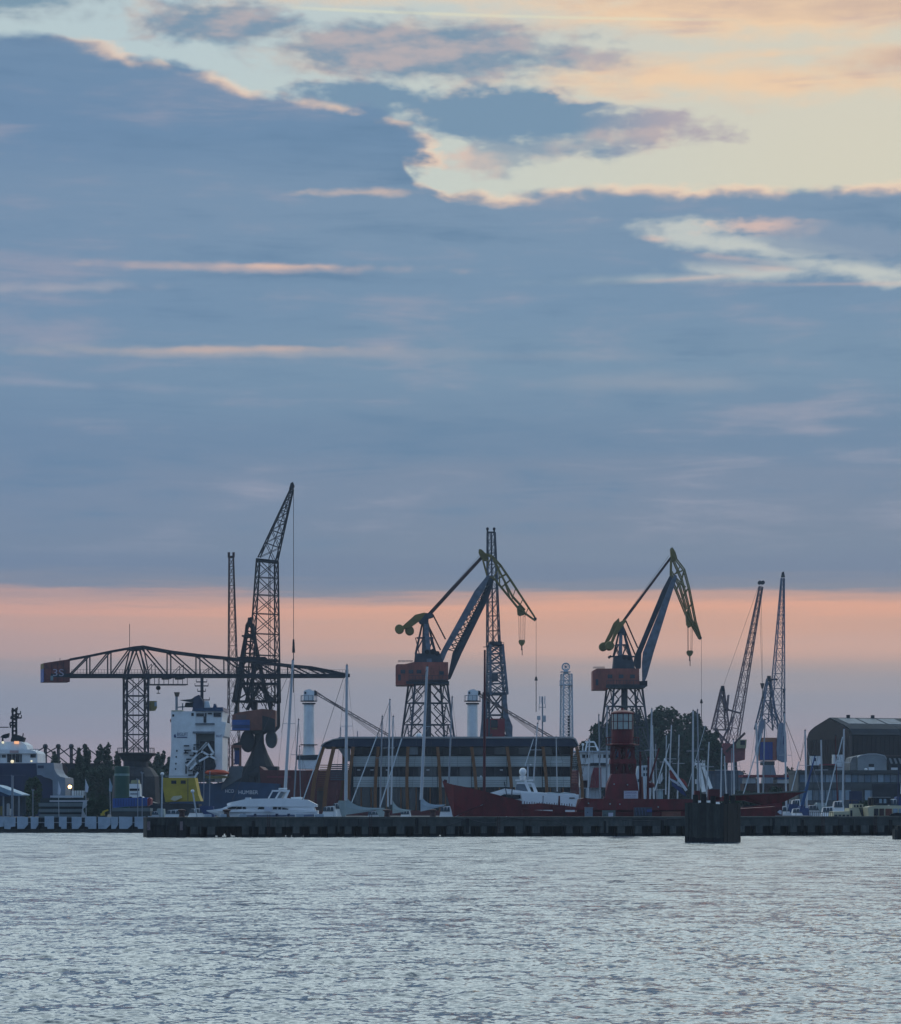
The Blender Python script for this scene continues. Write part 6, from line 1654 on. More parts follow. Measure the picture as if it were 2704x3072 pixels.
# ================================================== lightship
L = Plane(1850, 302, 0); k = L.m
ls = root('lightship', L.z(1850, 0), 'red lightship with raked bow and tall red lantern tower moored behind the pier', 'ship')
def shaped_hull(pl, name, parent, mt, secs, bmax, b_mid=0.0, n=6):
    """secs: (x, y_deck, y_keel, halfwidth) along the ship"""
    m = MB()
    rings = []
    for x, yd, yk, hw in secs:
        c = b_mid
        rings.append([pl(x, yd, c - hw), pl(x, yd + (yk - yd) * .55, c - hw * .93), pl(x, yk, c - hw * .6), pl(x, yk, c + hw * .6), pl(x, yd + (yk - yd) * .55, c + hw * .93), pl(x, yd, c + hw)])
    m.loft(rings)
    return obj(name, m, mt, parent)
shaped_hull(L, 'hull', ls, REDHULL, [(1328, 2343, 2346, .08), (1345, 2350, 2400, .7), (1362, 2355, 2455, 1.4), (1400, 2362, 2500, 2.2), (1450, 2374, 2510, 2.9), (1510, 2390, 2510, 3.3), (1564, 2403, 2510, 3.5)], 3.5)
shaped_hull(L, 'hull', ls, REDHULL, [(1564.5, 2428, 2510, 3.5), (1700, 2436, 2510, 3.6), (1900, 2436, 2510, 3.6), (2100, 2432, 2510, 3.5), (2250, 2424, 2510, 3.1), (2320, 2420, 2510, 2.2)], 3.5)
part('bow_stem_head', REDDARK, ls, lambda m: L.poly(m, [(1330, 2344), (1334, 2338), (1342, 2341), (1341, 2352)], -.25, .25))
part('rubbing_strake', REDDARK, ls, lambda m: m.bar(L(1376, 2444, -2.6), L(1452, 2412, -3.05), .14))
part('bow_rope', ALUD, ls, lambda m: m.bar(L(1366, 2450, -2.3), L(1448, 2414, -3.1), .05))
part('bulwark', REDHULL, ls, lambda m: L.poly(m, [(1564, 2412), (1600, 2412), (1612, 2410), (1640, 2412), (1662, 2414), (1700, 2418), (1726, 2422), (1742, 2396), (2080, 2398), (2080, 2430), (1564, 2430)], -3.0, -2.7))
wl = part('winch', REDDARK, ls, lambda m: (L.rect(m, 1655, 2416, 1692, 2444, -3.7, -3.2)))
part('davit_post', REDDARK, ls, lambda m: L.poly(m, [(1671, 2420), (1673, 2388), (1677, 2388), (1678, 2424)], -3.3, -2.9))
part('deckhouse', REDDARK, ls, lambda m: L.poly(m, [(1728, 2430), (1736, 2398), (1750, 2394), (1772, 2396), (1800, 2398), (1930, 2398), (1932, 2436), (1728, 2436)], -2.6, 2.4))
part('deckhouse_front', OXIDED, ls, lambda m: L.poly(m, [(1724, 2424), (1732, 2398), (1742, 2396), (1742, 2428)], -2.85, -2.5))
part('shelter_roof', REDHULL, ls, lambda m: L.rect(m, 1930, 2399, 2084, 2406, -2.8, 2.6))
for x in (1946, 1970, 1994, 2018, 2044, 2068): part('shelter_post', mat('dull red post', (.12, .035, .04), .6), ls, lambda m: L.rect(m, x, 2406.3, x + 1.6, 2434, -2.7, -2.5))
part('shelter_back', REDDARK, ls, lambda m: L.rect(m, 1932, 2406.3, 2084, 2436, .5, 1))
part('red_chest', OXIDED, ls, lambda m: L.rect(m, 1978, 2434, 2034, 2455, -4.0, -3.65))
for x, y in ((1762, 2410), (1826, 2412), (1855, 2413), (1880, 2355), (1840, 2353), (1969, 2421)): part('porthole', mat('pale porthole glass', (.30, .40, .42), .2), ls, lambda m: m.tube(L(x, y, -3.12 if y > 2400 else -1.9), L(x, y, -3.02 if y > 2400 else -1.6), 2.2 * k, None, 10))
# tower
def ring4(x0, x1, y, d):
    return [L(x0, y, -d), L(x1, y, -d), L(x1, y, d), L(x0, y, d)]
twr = part('tower_base', REDHULL, ls, lambda m: m.loft([ring4(1812, 1917, 2398, 1.75), ring4(1822, 1911, 2352, 1.6), ring4(1834, 1905, 2322, 1.4)]))
sg = part('danger_board', SIGNW, ls, lambda m: L.rect(m, 1869, 2373, 1911, 2396, -2.05, -1.95))
lettering('danger_lettering', 'DANGER', L(1872.5, 2381.5, -2.07), Vector((1, 0, 0)), 6.2 * k, SIGNT, sg, width=35 * k, extrude=.01)
for y in (2386.5, 2391.5):
    lettering('small_lettering', 'KEEP OFF' if y < 2390 else 'NO ENTRY', L(1873.5, y + 1.8, -2.07), Vector((1, 0, 0)), 2.8 * k, SIGNT, sg, width=33 * k, extrude=.01)
m = MB()
for x0, x1 in ((1836, 1836), (1902, 1904), (1855, 1862), (1884, 1876)):
    for d in (-1.3, 1.3): m.bar(L(x0, 2322, d), L(x1, 2288, d), .24)
for a, b in (((1836, 2322), (1850, 2288)), ((1850, 2322), (1838, 2290)), ((1862, 2322), (1850, 2288)), ((1868, 2288), (1858, 2322)), ((1872, 2322), (1884, 2288)), ((1888, 2322), (1876, 2288)), ((1890, 2322), (1903, 2290)), ((1903, 2322), (1890, 2290))):
    m.bar(L(*a, -1.3), L(*b, -1.3), .13); m.bar(L(*a, 1.3), L(*b, 1.3), .13)
obj('lattice_stage', m, REDDARK, ls, kind='stuff')
part('ring_beam', REDHULL, ls, lambda m: m.loft([ring4(1829, 1908, 2292, 1.45), ring4(1831, 1906, 2278, 1.45)]))
m = MB()
for i in range(10):
    a = 2 * math.pi * i / 10; r0, r1 = 34 * k, 33 * k
    c0 = L.z(1868, EYE + (HY - 2280) * k); c1 = L.z(1868, EYE + (HY - 2238) * k)
    a2 = a + 2 * math.pi / 10
    e = lambda c, r, q_: c + Vector((math.cos(q_) * r, math.sin(q_) * r * .7, 0))
    m.bar(e(c0, r0, a), e(c1, r1, a), .24); m.bar(e(c0, r0, a), e(c1, r1, a2), .1)
obj('window_stage_posts', m, REDHULL, ls, kind='stuff')
for xx in (1853, 1884): part('stage_window', mat('blue tinted stage glass', (.10, .14, .24), .15), ls, lambda m: m.ball(L(xx, 2262, -.4), 10 * k, .3, 12 * k))
part('inner_column', REDDARK, ls, lambda m: m.tube(L.z(1868, 2, 0), L.z(1868, EYE + (HY - 2200) * k, 0), 4 * k, None, 10))
LA = L.z(1868, 0); zz = lambda y: EYE + (HY - y) * k
part('service_gallery', REDHULL, ls, lambda m: m.lathe(LA, [(24 * k, zz(2248)), (33 * k, zz(2240)), (50 * k, zz(2236)), (50 * k, zz(2233.5)), (33 * k, zz(2231))], 24))
m = MB()
for i in range(20):
    a = 2 * math.pi * i / 20; a2 = a + 2 * math.pi / 20
    p = LA + Vector((math.cos(a) * 50 * k, math.sin(a) * 50 * k, zz(2234))); q_ = LA + Vector((math.cos(a2) * 50 * k, math.sin(a2) * 50 * k, zz(2234)))
    m.bar(p, p + Vector((0, 0, .8)), .05); m.bar(p + Vector((0, 0, .8)), q_ + Vector((0, 0, .8)), .05); m.bar(p + Vector((0, 0, .4)), q_ + Vector((0, 0, .4)), .04)
obj('gallery_rail', m, REDDARK, ls, kind='stuff')
part('lantern_drum', REDHULL, ls, lambda m: m.lathe(LA, [(33 * k, zz(2231)), (33 * k, zz(2191))], 24))
part('lantern_sill', REDDARK, ls, lambda m: m.lathe(LA, [(34.5 * k, zz(2192)), (34.5 * k, zz(2188.5))], 24))
part('lantern_cap', REDHULL, ls, lambda m: m.lathe(LA, [(35 * k, zz(2142)), (35 * k, zz(2138)), (24 * k, zz(2133)), (6 * k, zz(2130)), (3 * k, zz(2124))], 24))
LGL = mat('lantern glazing', (.30, .36, .34), .15, spec=.7, var=.15, scale=1.5)
for i in range(12):
    a, a2 = 2 * math.pi * (i + .06) / 12, 2 * math.pi * (i + .94) / 12
    for y0, y1 in ((2188, 2166), (2164.5, 2143)):
        part('lantern_pane', LGL, ls, lambda m: m.hexa([LA + Vector((math.cos(q_) * r * k, math.sin(q_) * r * k, zz(y0))) for q_, r in ((a, 32.6), (a2, 32.6), (a2, 32), (a, 32))], [LA + Vector((math.cos(q_) * r * k, math.sin(q_) * r * k, zz(y1))) for q_, r in ((a, 32.6), (a2, 32.6), (a2, 32), (a, 32))]))
m = MB()
for i in range(12):
    a = 2 * math.pi * i / 12; p = LA + Vector((math.cos(a) * 33 * k, math.sin(a) * 33 * k, 0))
    m.bar(p + Vector((0, 0, zz(2190))), p + Vector((0, 0, zz(2140))), .09)
    a2 = 2 * math.pi * (i + 1) / 12; q_ = LA + Vector((math.cos(a2) * 33 * k, math.sin(a2) * 33 * k, 0)); m.bar(p + Vector((0, 0, zz(2165))), q_ + Vector((0, 0, zz(2165))), .07)
obj('glazing_bars', m, REDDARK, ls, kind='stuff')
part('lens', mat('pale lens glass', (.40, .46, .42), .1, spec=.8), ls, lambda m: m.lathe(LA, [(9 * k, zz(2188)), (15 * k, zz(2178)), (15 * k, zz(2160)), (8 * k, zz(2150))], 14))
fm = part('foremast', mat('dark red mast', (.085, .016, .022), .5), ls, lambda m: m.tube(L(1453, 2390), L(1455, 1950), .17, .11, 8))
part('aft_post', REDDARK, ls, lambda m: m.tube(L(1922, 2400), L(1921, 2255), .17, .11, 8))
part('aft_post', OXIDED, ls, lambda m: m.tube(L(1928, 2400), L(1926, 2330), .15, .12, 8))
part('derrick', REDDARK, ls, lambda m: m.tube(L(1948, 2345, -.5), L(1977, 2245, -.5), .14, .08, 8))
part('derrick_post', REDDARK, ls, lambda m: (m.tube(L(1943, 2400, -.5), L(1945, 2270, -.5), .16, .10, 8)))
part('derrick_block', REDDARK, ls, lambda m: m.ball(L(1952, 2356, -.6), .45, .3, .35))
part('mast_light', WHITE, ls, lambda m: m.tube(L(1443, 2330, -1), L(1443, 2330, -.8), .12, None, 8))
for x, y in ((1518, 2451), (1547, 2454), (1575, 2452)): part('hull_light', ALU, ls, lambda m: m.ball(L(x, y, -3.6), .09))
for p, q_ in (((1455, 1960), (1335, 2340)), ((1455, 1990), (1560, 2402))): pass
m = MB()
for i in range(20):
    x = 1572 + i * 7.4
    if x < 1725: m.bar(L(x, 2412 + (x - 1572) * .05, -2.9), L(x, 2404 + (x - 1572) * .05 + (i % 3), -2.9), .08)
obj('rail_stanchions', m, REDDARK, ls, kind='stuff')
for px_, yt in ((1738, 2372), (1797, 2372)):
    part('stern_davit', DARK, ls, lambda m: (m.bar(L(px_ + 16, 2398, -1), L(px_ + 16, 2366, -1), .16),))
# pale mooring pads hung on the pier side of the red ship
for i, (x0, x1, y0, y1) in enumerate(((1748, 1771, 2424, 2456), (1800, 1838, 2431, 2456), (1893, 1946, 2422, 2452))):
    f = root('fender_box', L((x0 + x1) / 2, y1, -5), ['tall pale grey box on the pier against the red hull, left', 'wide grey green box with a white notice against the red hull', 'grey barred crate with blue cover against the red hull'][i], 'box')
    part('box', [LIGHTGREYHULL, mat('grey green box', (.12, .155, .16), .7), mat('dim grey crate', (.06, .065, .085), .7)][i], f, lambda m: L.rect(m, x0, y0, x1, y1, -5.6, -4.8))
    if i == 1: part('notice', SIGNW, f, lambda m: L.rect(m, 1817, 2438, 1831, 2450, -5.66, -5.61))
    if i == 2:
        for x in range(1896, 1930, 9): part('bar', mat('blue bar', (.08, .11, .20), .6), f, lambda m: L.poly(m, [(x, 2424), (x + 2.5, 2424), (x + 5.5, 2446), (x + 3, 2446)], -5.68, -5.61))
        part('cover', mat('blue cover', (.05, .08, .26), .7), f, lambda m: L.rect(m, 1930, 2428, 1945, 2436, -5.7, -5.61))
    if i == 0: part('lid', ALUD, f, lambda m: L.rect(m, x0 - 1, y0 - 2, x1 + 1, y0 - .1, -5.7, -4.7))
    part('handle', DARK, f, lambda m: L.rect(m, x0 + 6, y0 + 12, x0 + 9, y0 + 14, -5.72, -5.62))

# ================================================== second red vessel with long raised bow, right of the dolphin
G = Plane(2300, 312, 0)
rs = root('red_barge', G.z(2300, 0), 'dark red barge with long raised pointed deck line right of the timber dolphin', 'boat')
m = MB()
m.loft([[G(x, y0, -w), G(x, y1, -w * .7), G(x, y1, w * .7), G(x, y0, w)] for x, y0, y1, w in ((2170, 2388, 2402, 1.6), (2230, 2386, 2402, 1.7), (2300, 2382, 2420, 1.7), (2350, 2379, 2406, 1.3), (2395, 2376, 2384, .6), (2417, 2375, 2377, .05))])
obj('raised_bow', m, REDHULL, rs)
part('deck_edge', mat('grey green deck edge', (.10, .115, .11), .7), rs, lambda m: m.loft([[G(x, y0, -w - .08), G(x, y0 + 4, -w - .08), G(x, y0 + 4, w), G(x, y0, w)] for x, y0, w in ((2200, 2383, 1.6), (2260, 2380, 1.7), (2330, 2376, 1.5), (2385, 2373, .8), (2418, 2374, .06))]))
part('lower_hull', REDHULL, rs, lambda m: G.poly(m, [(2225, 2422), (2340, 2408), (2341, 2456), (2310, 2470), (2225, 2470)], -2.4, 2))
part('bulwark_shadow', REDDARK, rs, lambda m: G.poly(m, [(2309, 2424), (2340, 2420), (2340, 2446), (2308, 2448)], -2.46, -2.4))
bdm = part('hull_door', mat('pale arched door', (.14, .16, .175), .6), rs, lambda m: G.poly(m, [(2253, 2455), (2253, 2430), (2258, 2427), (2268, 2427), (2273, 2431), (2273, 2455)], -2.55, -2.41))
part('deck_gear', DARK2, rs, lambda m: (G.rect(m, 2230, 2414, 2275, 2422, -1, 1), G.rect(m, 2290, 2404, 2318, 2412, -.8, 1)), kind='stuff')
part('name_panel', FLAGW, rs, lambda m: G.poly(m, [(2325, 2436), (2332, 2430), (2338, 2432), (2338, 2444), (2332, 2442)], -2.5, -2.41))
for x0, x1, y0, y1, mt_, nm in ((2087, 2102, 2372, 2400, REDDARK, 'capstan'), (2128, 2162, 2368, 2400, REDDARK, 'winch_housing'), (2148, 2176, 2392, 2406, REDHULL, 'deck_locker')):
    part(nm, mt_, ls, lambda m: L.rect(m, x0, y0, x1, y1, .5, 2))

# ================================================== motor yachts
def yacht_left():
    P = Plane(780, 318, 0)
    r = root('motor_yacht', P.z(780, 0), 'long white flybridge motor yacht with pointed bow, left of the timber arches', 'yacht', 'motor yachts behind the pier')
    shaped_hull(P, 'hull', r, WHITE2, [(620, 2431, 2434, .1), (650, 2429, 2446, .8), (690, 2428, 2470, 1.5), (760, 2428, 2485, 2.0), (860, 2429, 2485, 2.1), (955, 2432, 2485, 2.0)], 2)
    part('hull_band', mat('dove blue hull band', (.10, .145, .24), .4), r, lambda m: P.poly(m, [(740, 2446), (955, 2443), (955, 2470), (745, 2470)], -2.25, -2.1))
    cb = part('cabin', WHITE2, r, lambda m: P.poly(m, [(660, 2429), (684, 2419), (700, 2416), (940, 2414), (948, 2432), (680, 2431)], -1.6, 1.6))
    part('side_deck', WHITE2, r, lambda m: P.poly(m, [(640, 2430), (672, 2425), (700, 2431), (950, 2433), (950, 2437), (690, 2436)], -2.05, -1.65))
    part('flybridge', WHITE2, r, lambda m: m.loft([[P(x, y0, -w), P(x, y1, -w), P(x, y1, w), P(x, y0, w)] for x, y0, y1, w in ((683, 2411, 2417, .9), (695, 2407, 2419, 1.4), (720, 2402, 2420, 1.7), (745, 2397, 2420, 1.8), (860, 2395, 2420, 1.8), (925, 2400, 2420, 1.7), (952, 2414, 2421, 1.6))]))
    part('flybridge_coaming', GREYW, r, lambda m: P.rect(m, 738, 2393, 752, 2397.5, -1.2, 1.2))
    for pts in ([(685, 2424), (700, 2420), (716, 2420), (710, 2427), (690, 2428)], [(711, 2428), (717, 2420), (729, 2420), (728, 2428)], [(732, 2428), (732, 2420), (740, 2420), (742, 2428)], [(773, 2434), (780, 2421), (796, 2421), (796, 2434)], [(822, 2434), (822, 2421), (834, 2421), (834, 2434)], [(838, 2434), (838, 2422), (846, 2422), (846, 2434)], [(850, 2434), (850, 2423), (868, 2427), (866, 2434)]):
        part('window', GLASS, cb, lambda m: P.poly(m, pts, -1.75, -1.62))
    part('radar_arch', WHITE2, r, lambda m: (m.bar(P(808, 2396, -1.4), P(820, 2374, -1.4), .16), m.bar(P(830, 2396, -1.4), P(843, 2374, -1.4), .2), m.bar(P(818, 2373, -1.4), P(872, 2373, -1.4), .2), m.bar(P(858, 2396, -1.4), P(868, 2374, -1.4), .25)))
    part('scanner_bar', WHITE2, r, lambda m: m.bar(P(836, 2367), P(862, 2366), .2))
    part('bimini', mat('grey dodger glass', (.16, .2, .24), .3), r, lambda m: P.poly(m, [(832, 2395), (845, 2377), (856, 2377), (846, 2395)], -1.2, 1.2))
    part('crew_chair', FLAGW, r, lambda m: (P.rect(m, 798, 2420, 812, 2434, -2.6, -2.2), P.rect(m, 812, 2424, 820, 2436, -2.6, -2.2)))
    part('deck_tender', WHITE, r, lambda m: P.poly(m, [(874, 2392), (900, 2391), (908, 2394), (904, 2399), (876, 2399)], -1, 1))
    for x in (738, 770, 835, 870): part('fender', NAVY, r, lambda m: m.tube(P(x, 2441, -2.4), P(x, 2449, -2.4), .16, None, 8))
yacht_left()
def yacht_mid():
    P = Plane(1600, 326, 0)
    r = root('motor_yacht', P.z(1600, 0), 'white motor yacht with big radar dome, behind the red lightship bow', 'yacht', 'motor yachts behind the pier')
    shaped_hull(P, 'hull', r, WHITE2, [(1460, 2381, 2384, .1), (1500, 2379, 2400, 1.1), (1560, 2379, 2460, 1.9), (1640, 2381, 2480, 2.1), (1735, 2384, 2480, 2.1)], 2)
    part('foredeck', WHITE2, r, lambda m: m.loft([[P(x, y, -w), P(x, 2384, -w), P(x, 2384, w), P(x, y, w)] for x, y, w in ((1470, 2379, .5), (1498, 2371, 1.0), (1514, 2366, 1.2), (1540, 2369, 1.4), (1570, 2374, 1.5), (1640, 2379, 1.6))]))
    part('window', GLASS, r, lambda m: P.poly(m, [(1500, 2388), (1512, 2383), (1560, 2385), (1562, 2396), (1540, 2398)], -1.98, -1.8))
    part('flybridge_screen', mat('grey dodger glass', (.16, .2, .24), .3), r, lambda m: P.poly(m, [(1545, 2376), (1550, 2352), (1577, 2351), (1586, 2376)], -1.3, 1.3))
    part('radar_arch', WHITE2, r, lambda m: (m.bar(P(1550, 2350, -1.3), P(1596, 2350, -1.3), .2), m.bar(P(1577, 2350, -1.3), P(1590, 2378, -1.3), .35), m.bar(P(1597, 2350, -1.3), P(1608, 2378, -1.3), .4)))
    part('scanner_bar', WHITE2, r, lambda m: (m.bar(P(1546, 2341), P(1600, 2341), .18), m.bar(P(1577, 2350), P(1577, 2341), .3)))
    dm = part('radar_dome', WHITE2, r, lambda m: m.ball(P(1569, 2316), .46, .46, .5, 16, 10), smooth=True)
    part('dome_stalk', WHITE2, r, lambda m: m.tube(P(1569, 2341), P(1569, 2327), .34, .42, 10))
    part('aerial', ALU, r, lambda m: (m.bar(P(1562, 2300), P(1562, 2280), .05), m.bar(P(1584, 2341), P(1584, 2294), .2), m.ball(P(1592, 2295), .12)))
    part('cabin_side', WHITE2, r, lambda m: P.poly(m, [(1560, 2378), (1625, 2380), (1735, 2386), (1728, 2420), (1570, 2412)], -2.2, 1.9))
    part('window', GLASS, r, lambda m: P.rect(m, 1706, 2393, 1722, 2396, -2.28, -2.2))
    part('tender_cover', mat('pale tender cover', (.38, .45, .48), .7), r, lambda m: m.loft([[P(x, y, -.9), P(x, 2389, -.9), P(x, 2389, .9), P(x, y, .9)] for x, y in ((1638, 2378), (1650, 2377), (1680, 2380), (1695, 2377), (1725, 2381), (1734, 2387))]))
    part('rib_rail', DARK, r, lambda m: (m.bar(P(1534, 2390, -2.4), P(1536, 2362, -2.4), .12), m.bar(P(1522, 2398, -2.4), P(1512, 2346, -2.4), .1)))
yacht_mid()

def small_boat(px, D, w, ytop, label, hullm=WHITE2, canvas=None, yaw=0, kindn='motor_cruiser'):
    P = Plane(px, D, yaw); k = P.m
    r = root(kindn, P.z(px, 0), label, 'boat', 'small boats in the marina')
    y0 = HY + (EYE - 0.95) / k
    shaped_hull(P, 'hull', r, hullm, [(px - w * .5, y0 - 2, y0, .1), (px - w * .3, y0, y0 + 18, .9), (px, y0 + 1, y0 + 26, 1.2), (px + w * .5, y0 + 2, y0 + 26, 1.1)], 1)
    part('cabin', WHITE2 if hullm is not ALU else ALU, r, lambda m: P.poly(m, [(px - w * .28, y0), (px - w * .12, ytop + 3), (px + w * .22, ytop), (px + w * .34, y0 + 1)], -.85, .85))
    h_ = y0 - ytop
    for q0, q1 in ((-.16, -.05), (-.03, .07), (.09, .18)): part('window', mat('small boat pane', (.06, .085, .11), .2), r, lambda m: P.poly(m, [(px + w * q0 - 1, ytop + 2.5 + h_ * .26), (px + w * q0 + 1, ytop + 3.5), (px + w * q1, ytop + 3.5), (px + w * q1 + 1, ytop + 2.5 + h_ * .26)], -.93, -.86))
    if canvas: part('canopy', canvas, r, lambda m: P.poly(m, [(px + w * .08, ytop - 1), (px + w * .12, ytop - 6), (px + w * .42, ytop - 5), (px + w * .48, y0 - 2), (px + w * .36, y0)], -1, 1))
    return r
sbs = [(590, 334, 120, 2424, 'small white cruiser with blue canopy before the yellow wheelhouse', WHITE2, CANVASB), (520, 330, 120, 2428, 'low white cruiser nearest the pier head', WHITE2, None), (468, 336, 60, 2432, 'small pale boat by the pier head', ALU, CANVAS),
       (985, 338, 90, 2418, 'small cruiser glimpsed between the timber ribs', NAVY, None), (1010, 342, 60, 2408, 'white cruiser behind the tall mast by the office', WHITE2, CANVAS), (1120, 334, 90, 2432, 'low cruiser beside the grey green sail cover', ALU, CANVAS), (1215, 330, 70, 2430, 'white cruiser with slanted screen, left of the second sail cover', WHITE2, None),
       (1335, 322, 80, 2418, 'white bow with pale stripes just left of the lightship stem', WHITE2, None), (2350, 336, 100, 2418, 'white cruiser seen under the raised red bow', WHITE2, CANVASB), (2290, 334, 90, 2412, 'small boat seen through the gap under the raised deck', WHITE2, None),
       (2390, 332, 80, 2424, 'dark blue cruiser right of the raised bow', NAVY, CANVASB), (2440, 336, 90, 2414, 'pale cruiser at the foot of the blue spar', ALU, CANVAS), (2480, 330, 80, 2420, 'white cruiser left of the cream barge cabin', WHITE2, None), (2680, 340, 80, 2396, 'white cruiser behind the glazed wheelhouse', WHITE2, CANVASB), (2512, 338, 70, 2402, 'upright white cruiser by the dark red mast', WHITE2, None), (2420, 342, 70, 2420, 'cruiser with brown canopy right of the white cradle', WHITE2, RUSTY)]
for s_ in sbs: small_boat(*s_)
# orange hulled boat behind
small_boat(2385, 346, 60, 2398, 'orange brown boat behind the tip of the raised bow', OXIDE, None)

# ================================================== cream barges at the right
K = Plane(2560, 306, 0)
cbg = root('cream_barge', K.z(2500, 0), 'low cream river barge with four square windows and a slanted cabin end', 'barge')
part('hull', DARK, cbg, lambda m: K.poly(m, [(2300, 2457), (2600, 2457), (2600, 2490), (2310, 2490)], -2, 2)); part('pontoon_side', mat('slate blue side', (.075, .10, .145), .5), cbg, lambda m: K.rect(m, 2299, 2447, 2430, 2457, -2.1, 2)); part('coaming', CREAM, cbg, lambda m: K.poly(m, [(2431, 2450), (2496, 2452), (2496, 2457), (2431, 2457)], -2.1, 2))
c1_ = part('cabin', CREAM, cbg, lambda m: K.poly(m, [(2493, 2457), (2495, 2435), (2541, 2434), (2541, 2457)], -1.9, 1.8))
for x in (2497, 2509, 2521, 2533): part('window', DARK, c1_, lambda m: K.rect(m, x, 2444, x + 8, 2455, -1.96, -1.88))
c2_ = part('cabin_end', CREAM, cbg, lambda m: K.poly(m, [(2541.5, 2457), (2541.5, 2425), (2569, 2425), (2581, 2457)], -2.0, 1.8)); part('window', DARK, c2_, lambda m: K.rect(m, 2544, 2431, 2550, 2451, -2.06, -1.98))
c3_ = part('wheelhouse', CREAM, cbg, lambda m: K.rect(m, 2553, 2412, 2586, 2424.5, -1.2, 1.2))
for x in (2558, 2566, 2576): part('window', GLASS, c3_, lambda m: K.rect(m, x, 2415, x + 5, 2422, -1.26, -1.18))
part('dark_hatch', DARK, cbg, lambda m: K.rect(m, 2566, 2430, 2602, 2456, 2.2, 4)); part('canopy', mat('thin brown canopy', (.10, .075, .07), .6), cbg, lambda m: (K.rect(m, 2544, 2400, 2570, 2402, -1, 1), K.rect(m, 2556, 2402.5, 2558, 2411.8, -.1, .1)))
K2 = Plane(2660, 303, 0)
cb2 = root('cream_barge', K2.z(2650, 0), 'cream barge with dark glazed wheelhouse and brown door at the right edge', 'barge')
part('hull', DARK, cb2, lambda m: K2.rect(m, 2598, 2456, 2790, 2490, -2, 2))
d1_ = part('cabin', CREAM, cb2, lambda m: K2.poly(m, [(2601, 2456), (2596, 2422), (2618, 2418), (2618, 2416), (2790, 2418), (2790, 2456)], -1.9, 1.8))
for x0, x1, mt_ in ((2615, 2628, GLASS), (2631, 2645, RUSTY), (2649, 2668, OXIDED), (2672, 2685, GLASSP), (2689, 2702, GLASSP), (2708, 2722, GLASSP)): part('window' if mt_ is not OXIDED else 'door', mt_, d1_, lambda m: K2.rect(m, x0, 2426, x1, 2447 if x0 < 2660 else 2440, -1.98, -1.88))
wh_ = part('wheelhouse', DARK, cb2, lambda m: K2.poly(m, [(2616, 2415.5), (2618, 2394), (2666, 2394), (2670, 2415.5)], -1.3, 1.3)); part('wheelhouse_roof', mat('thin pale roof', (.22, .23, .23), .6), cb2, lambda m: K2.rect(m, 2612, 2391, 2666, 2393.5, -1.5, 1.5))
for x in (2620, 2633, 2646, 2659): part('window', GLASSP if x in (2633, 2646) else GLASS, wh_, lambda m: K2.rect(m, x, 2397, x + 8, 2410, -1.38, -1.29))
part('funnel', DARK2, cb2, lambda m: K2.rect(m, 2606, 2394, 2613, 2418, -.4, .4)); part('covered_tender', DARK2, cb2, lambda m: m.loft([[K2(x, y, -2.6), K2(x, 2456, -2.6), K2(x, 2456, -2.0), K2(x, y, -2.0)] for x, y in ((2658, 2450), (2664, 2442), (2680, 2438), (2700, 2440), (2730, 2442))]))
part('stanchions', MESHG, cbg, lambda m: [m.bar(K(x, 2450, -1.6), K(x, 2436, -1.6), .05) for x in range(2420, 2494, 6)], kind='stuff'); part('rail', MESHG, cbg, lambda m: m.bar(K(2418, 2436, -1.6), K(2494, 2438, -1.6), .05))
sf = root('storage_flat', K.z(2355, 2.1), 'white folded inflatable boat lying on the slate pontoon', 'dinghy')
part('tube', WHITE, sf, lambda m: m.loft([[K(x, 2441 - h, -2.6), K(x, 2446, -2.6), K(x, 2446, -2.0), K(x, 2441 - h, -2.0)] for x, h in ((2342, 0), (2350, 2), (2360, 3), (2368, 0))])); part('oar', ALU, sf, lambda m: m.bar(K(2352, 2440, -2.3), K(2364, 2400, -2.3), .07))

# ================================================== trawler with red funnel beyond the office
Tw = Plane(1780, 385, 0)
tw = root('white_trawler', Tw.z(1780, 0), 'white trawler with red funnel and row of square windows right of the office', 'ship')
t1 = part('wheelhouse', WHITE, tw, lambda m: Tw.rect(m, 1738, 2258, 1832, 2294, -3, 3))
for x in (1744, 1758, 1791, 1807, 1822): part('window', GLASS, t1, lambda m: Tw.rect(m, x, 2265, x + 9, 2275, -3.06, -2.98))
part('roof', GREYW, tw, lambda m: Tw.rect(m, 1712, 2254, 1836, 2258, -3.4, 3.4)); part('lower_house', WHITE, tw, lambda m: Tw.rect(m, 1740, 2296, 1836, 2362, -2.6, 3)); part('dark_gap', DARK, tw, lambda m: Tw.rect(m, 1768, 2290, 1818, 2298, -3.1, -2.7)); part('deck', GREYW, tw, lambda m: Tw.rect(m, 1736, 2364, 1800, 2400, -3.6, -2.8)); part('hull', NAVY, tw, lambda m: Tw.poly(m, [(1700, 2400), (1860, 2400), (1860, 2460), (1706, 2460)], -3.5, 3.5))
part('funnel', LAMPRED, tw, lambda m: Tw.poly(m, [(1766, 2364), (1770, 2330), (1778, 2304), (1799, 2304), (1800, 2364)], -4.4, -3.7)); part('dark_panel', RUSTY, tw, lambda m: Tw.rect(m, 1742, 2342, 1762, 2364, -3.4, -2.9))
part('gantry', WHITE, tw, lambda m: (m.bar(Tw(1757, 2254), Tw(1762, 2226), .2), m.bar(Tw(1795, 2254), Tw(1784, 2226), .2), m.bar(Tw(1756, 2226), Tw(1784, 2226), .22), m.bar(Tw(1768, 2254), Tw(1769, 2220), .2), m.bar(Tw(1762, 2240), Tw(1790, 2240), .14), m.bar(Tw(1784, 2226), Tw(1798, 2254), .14)))
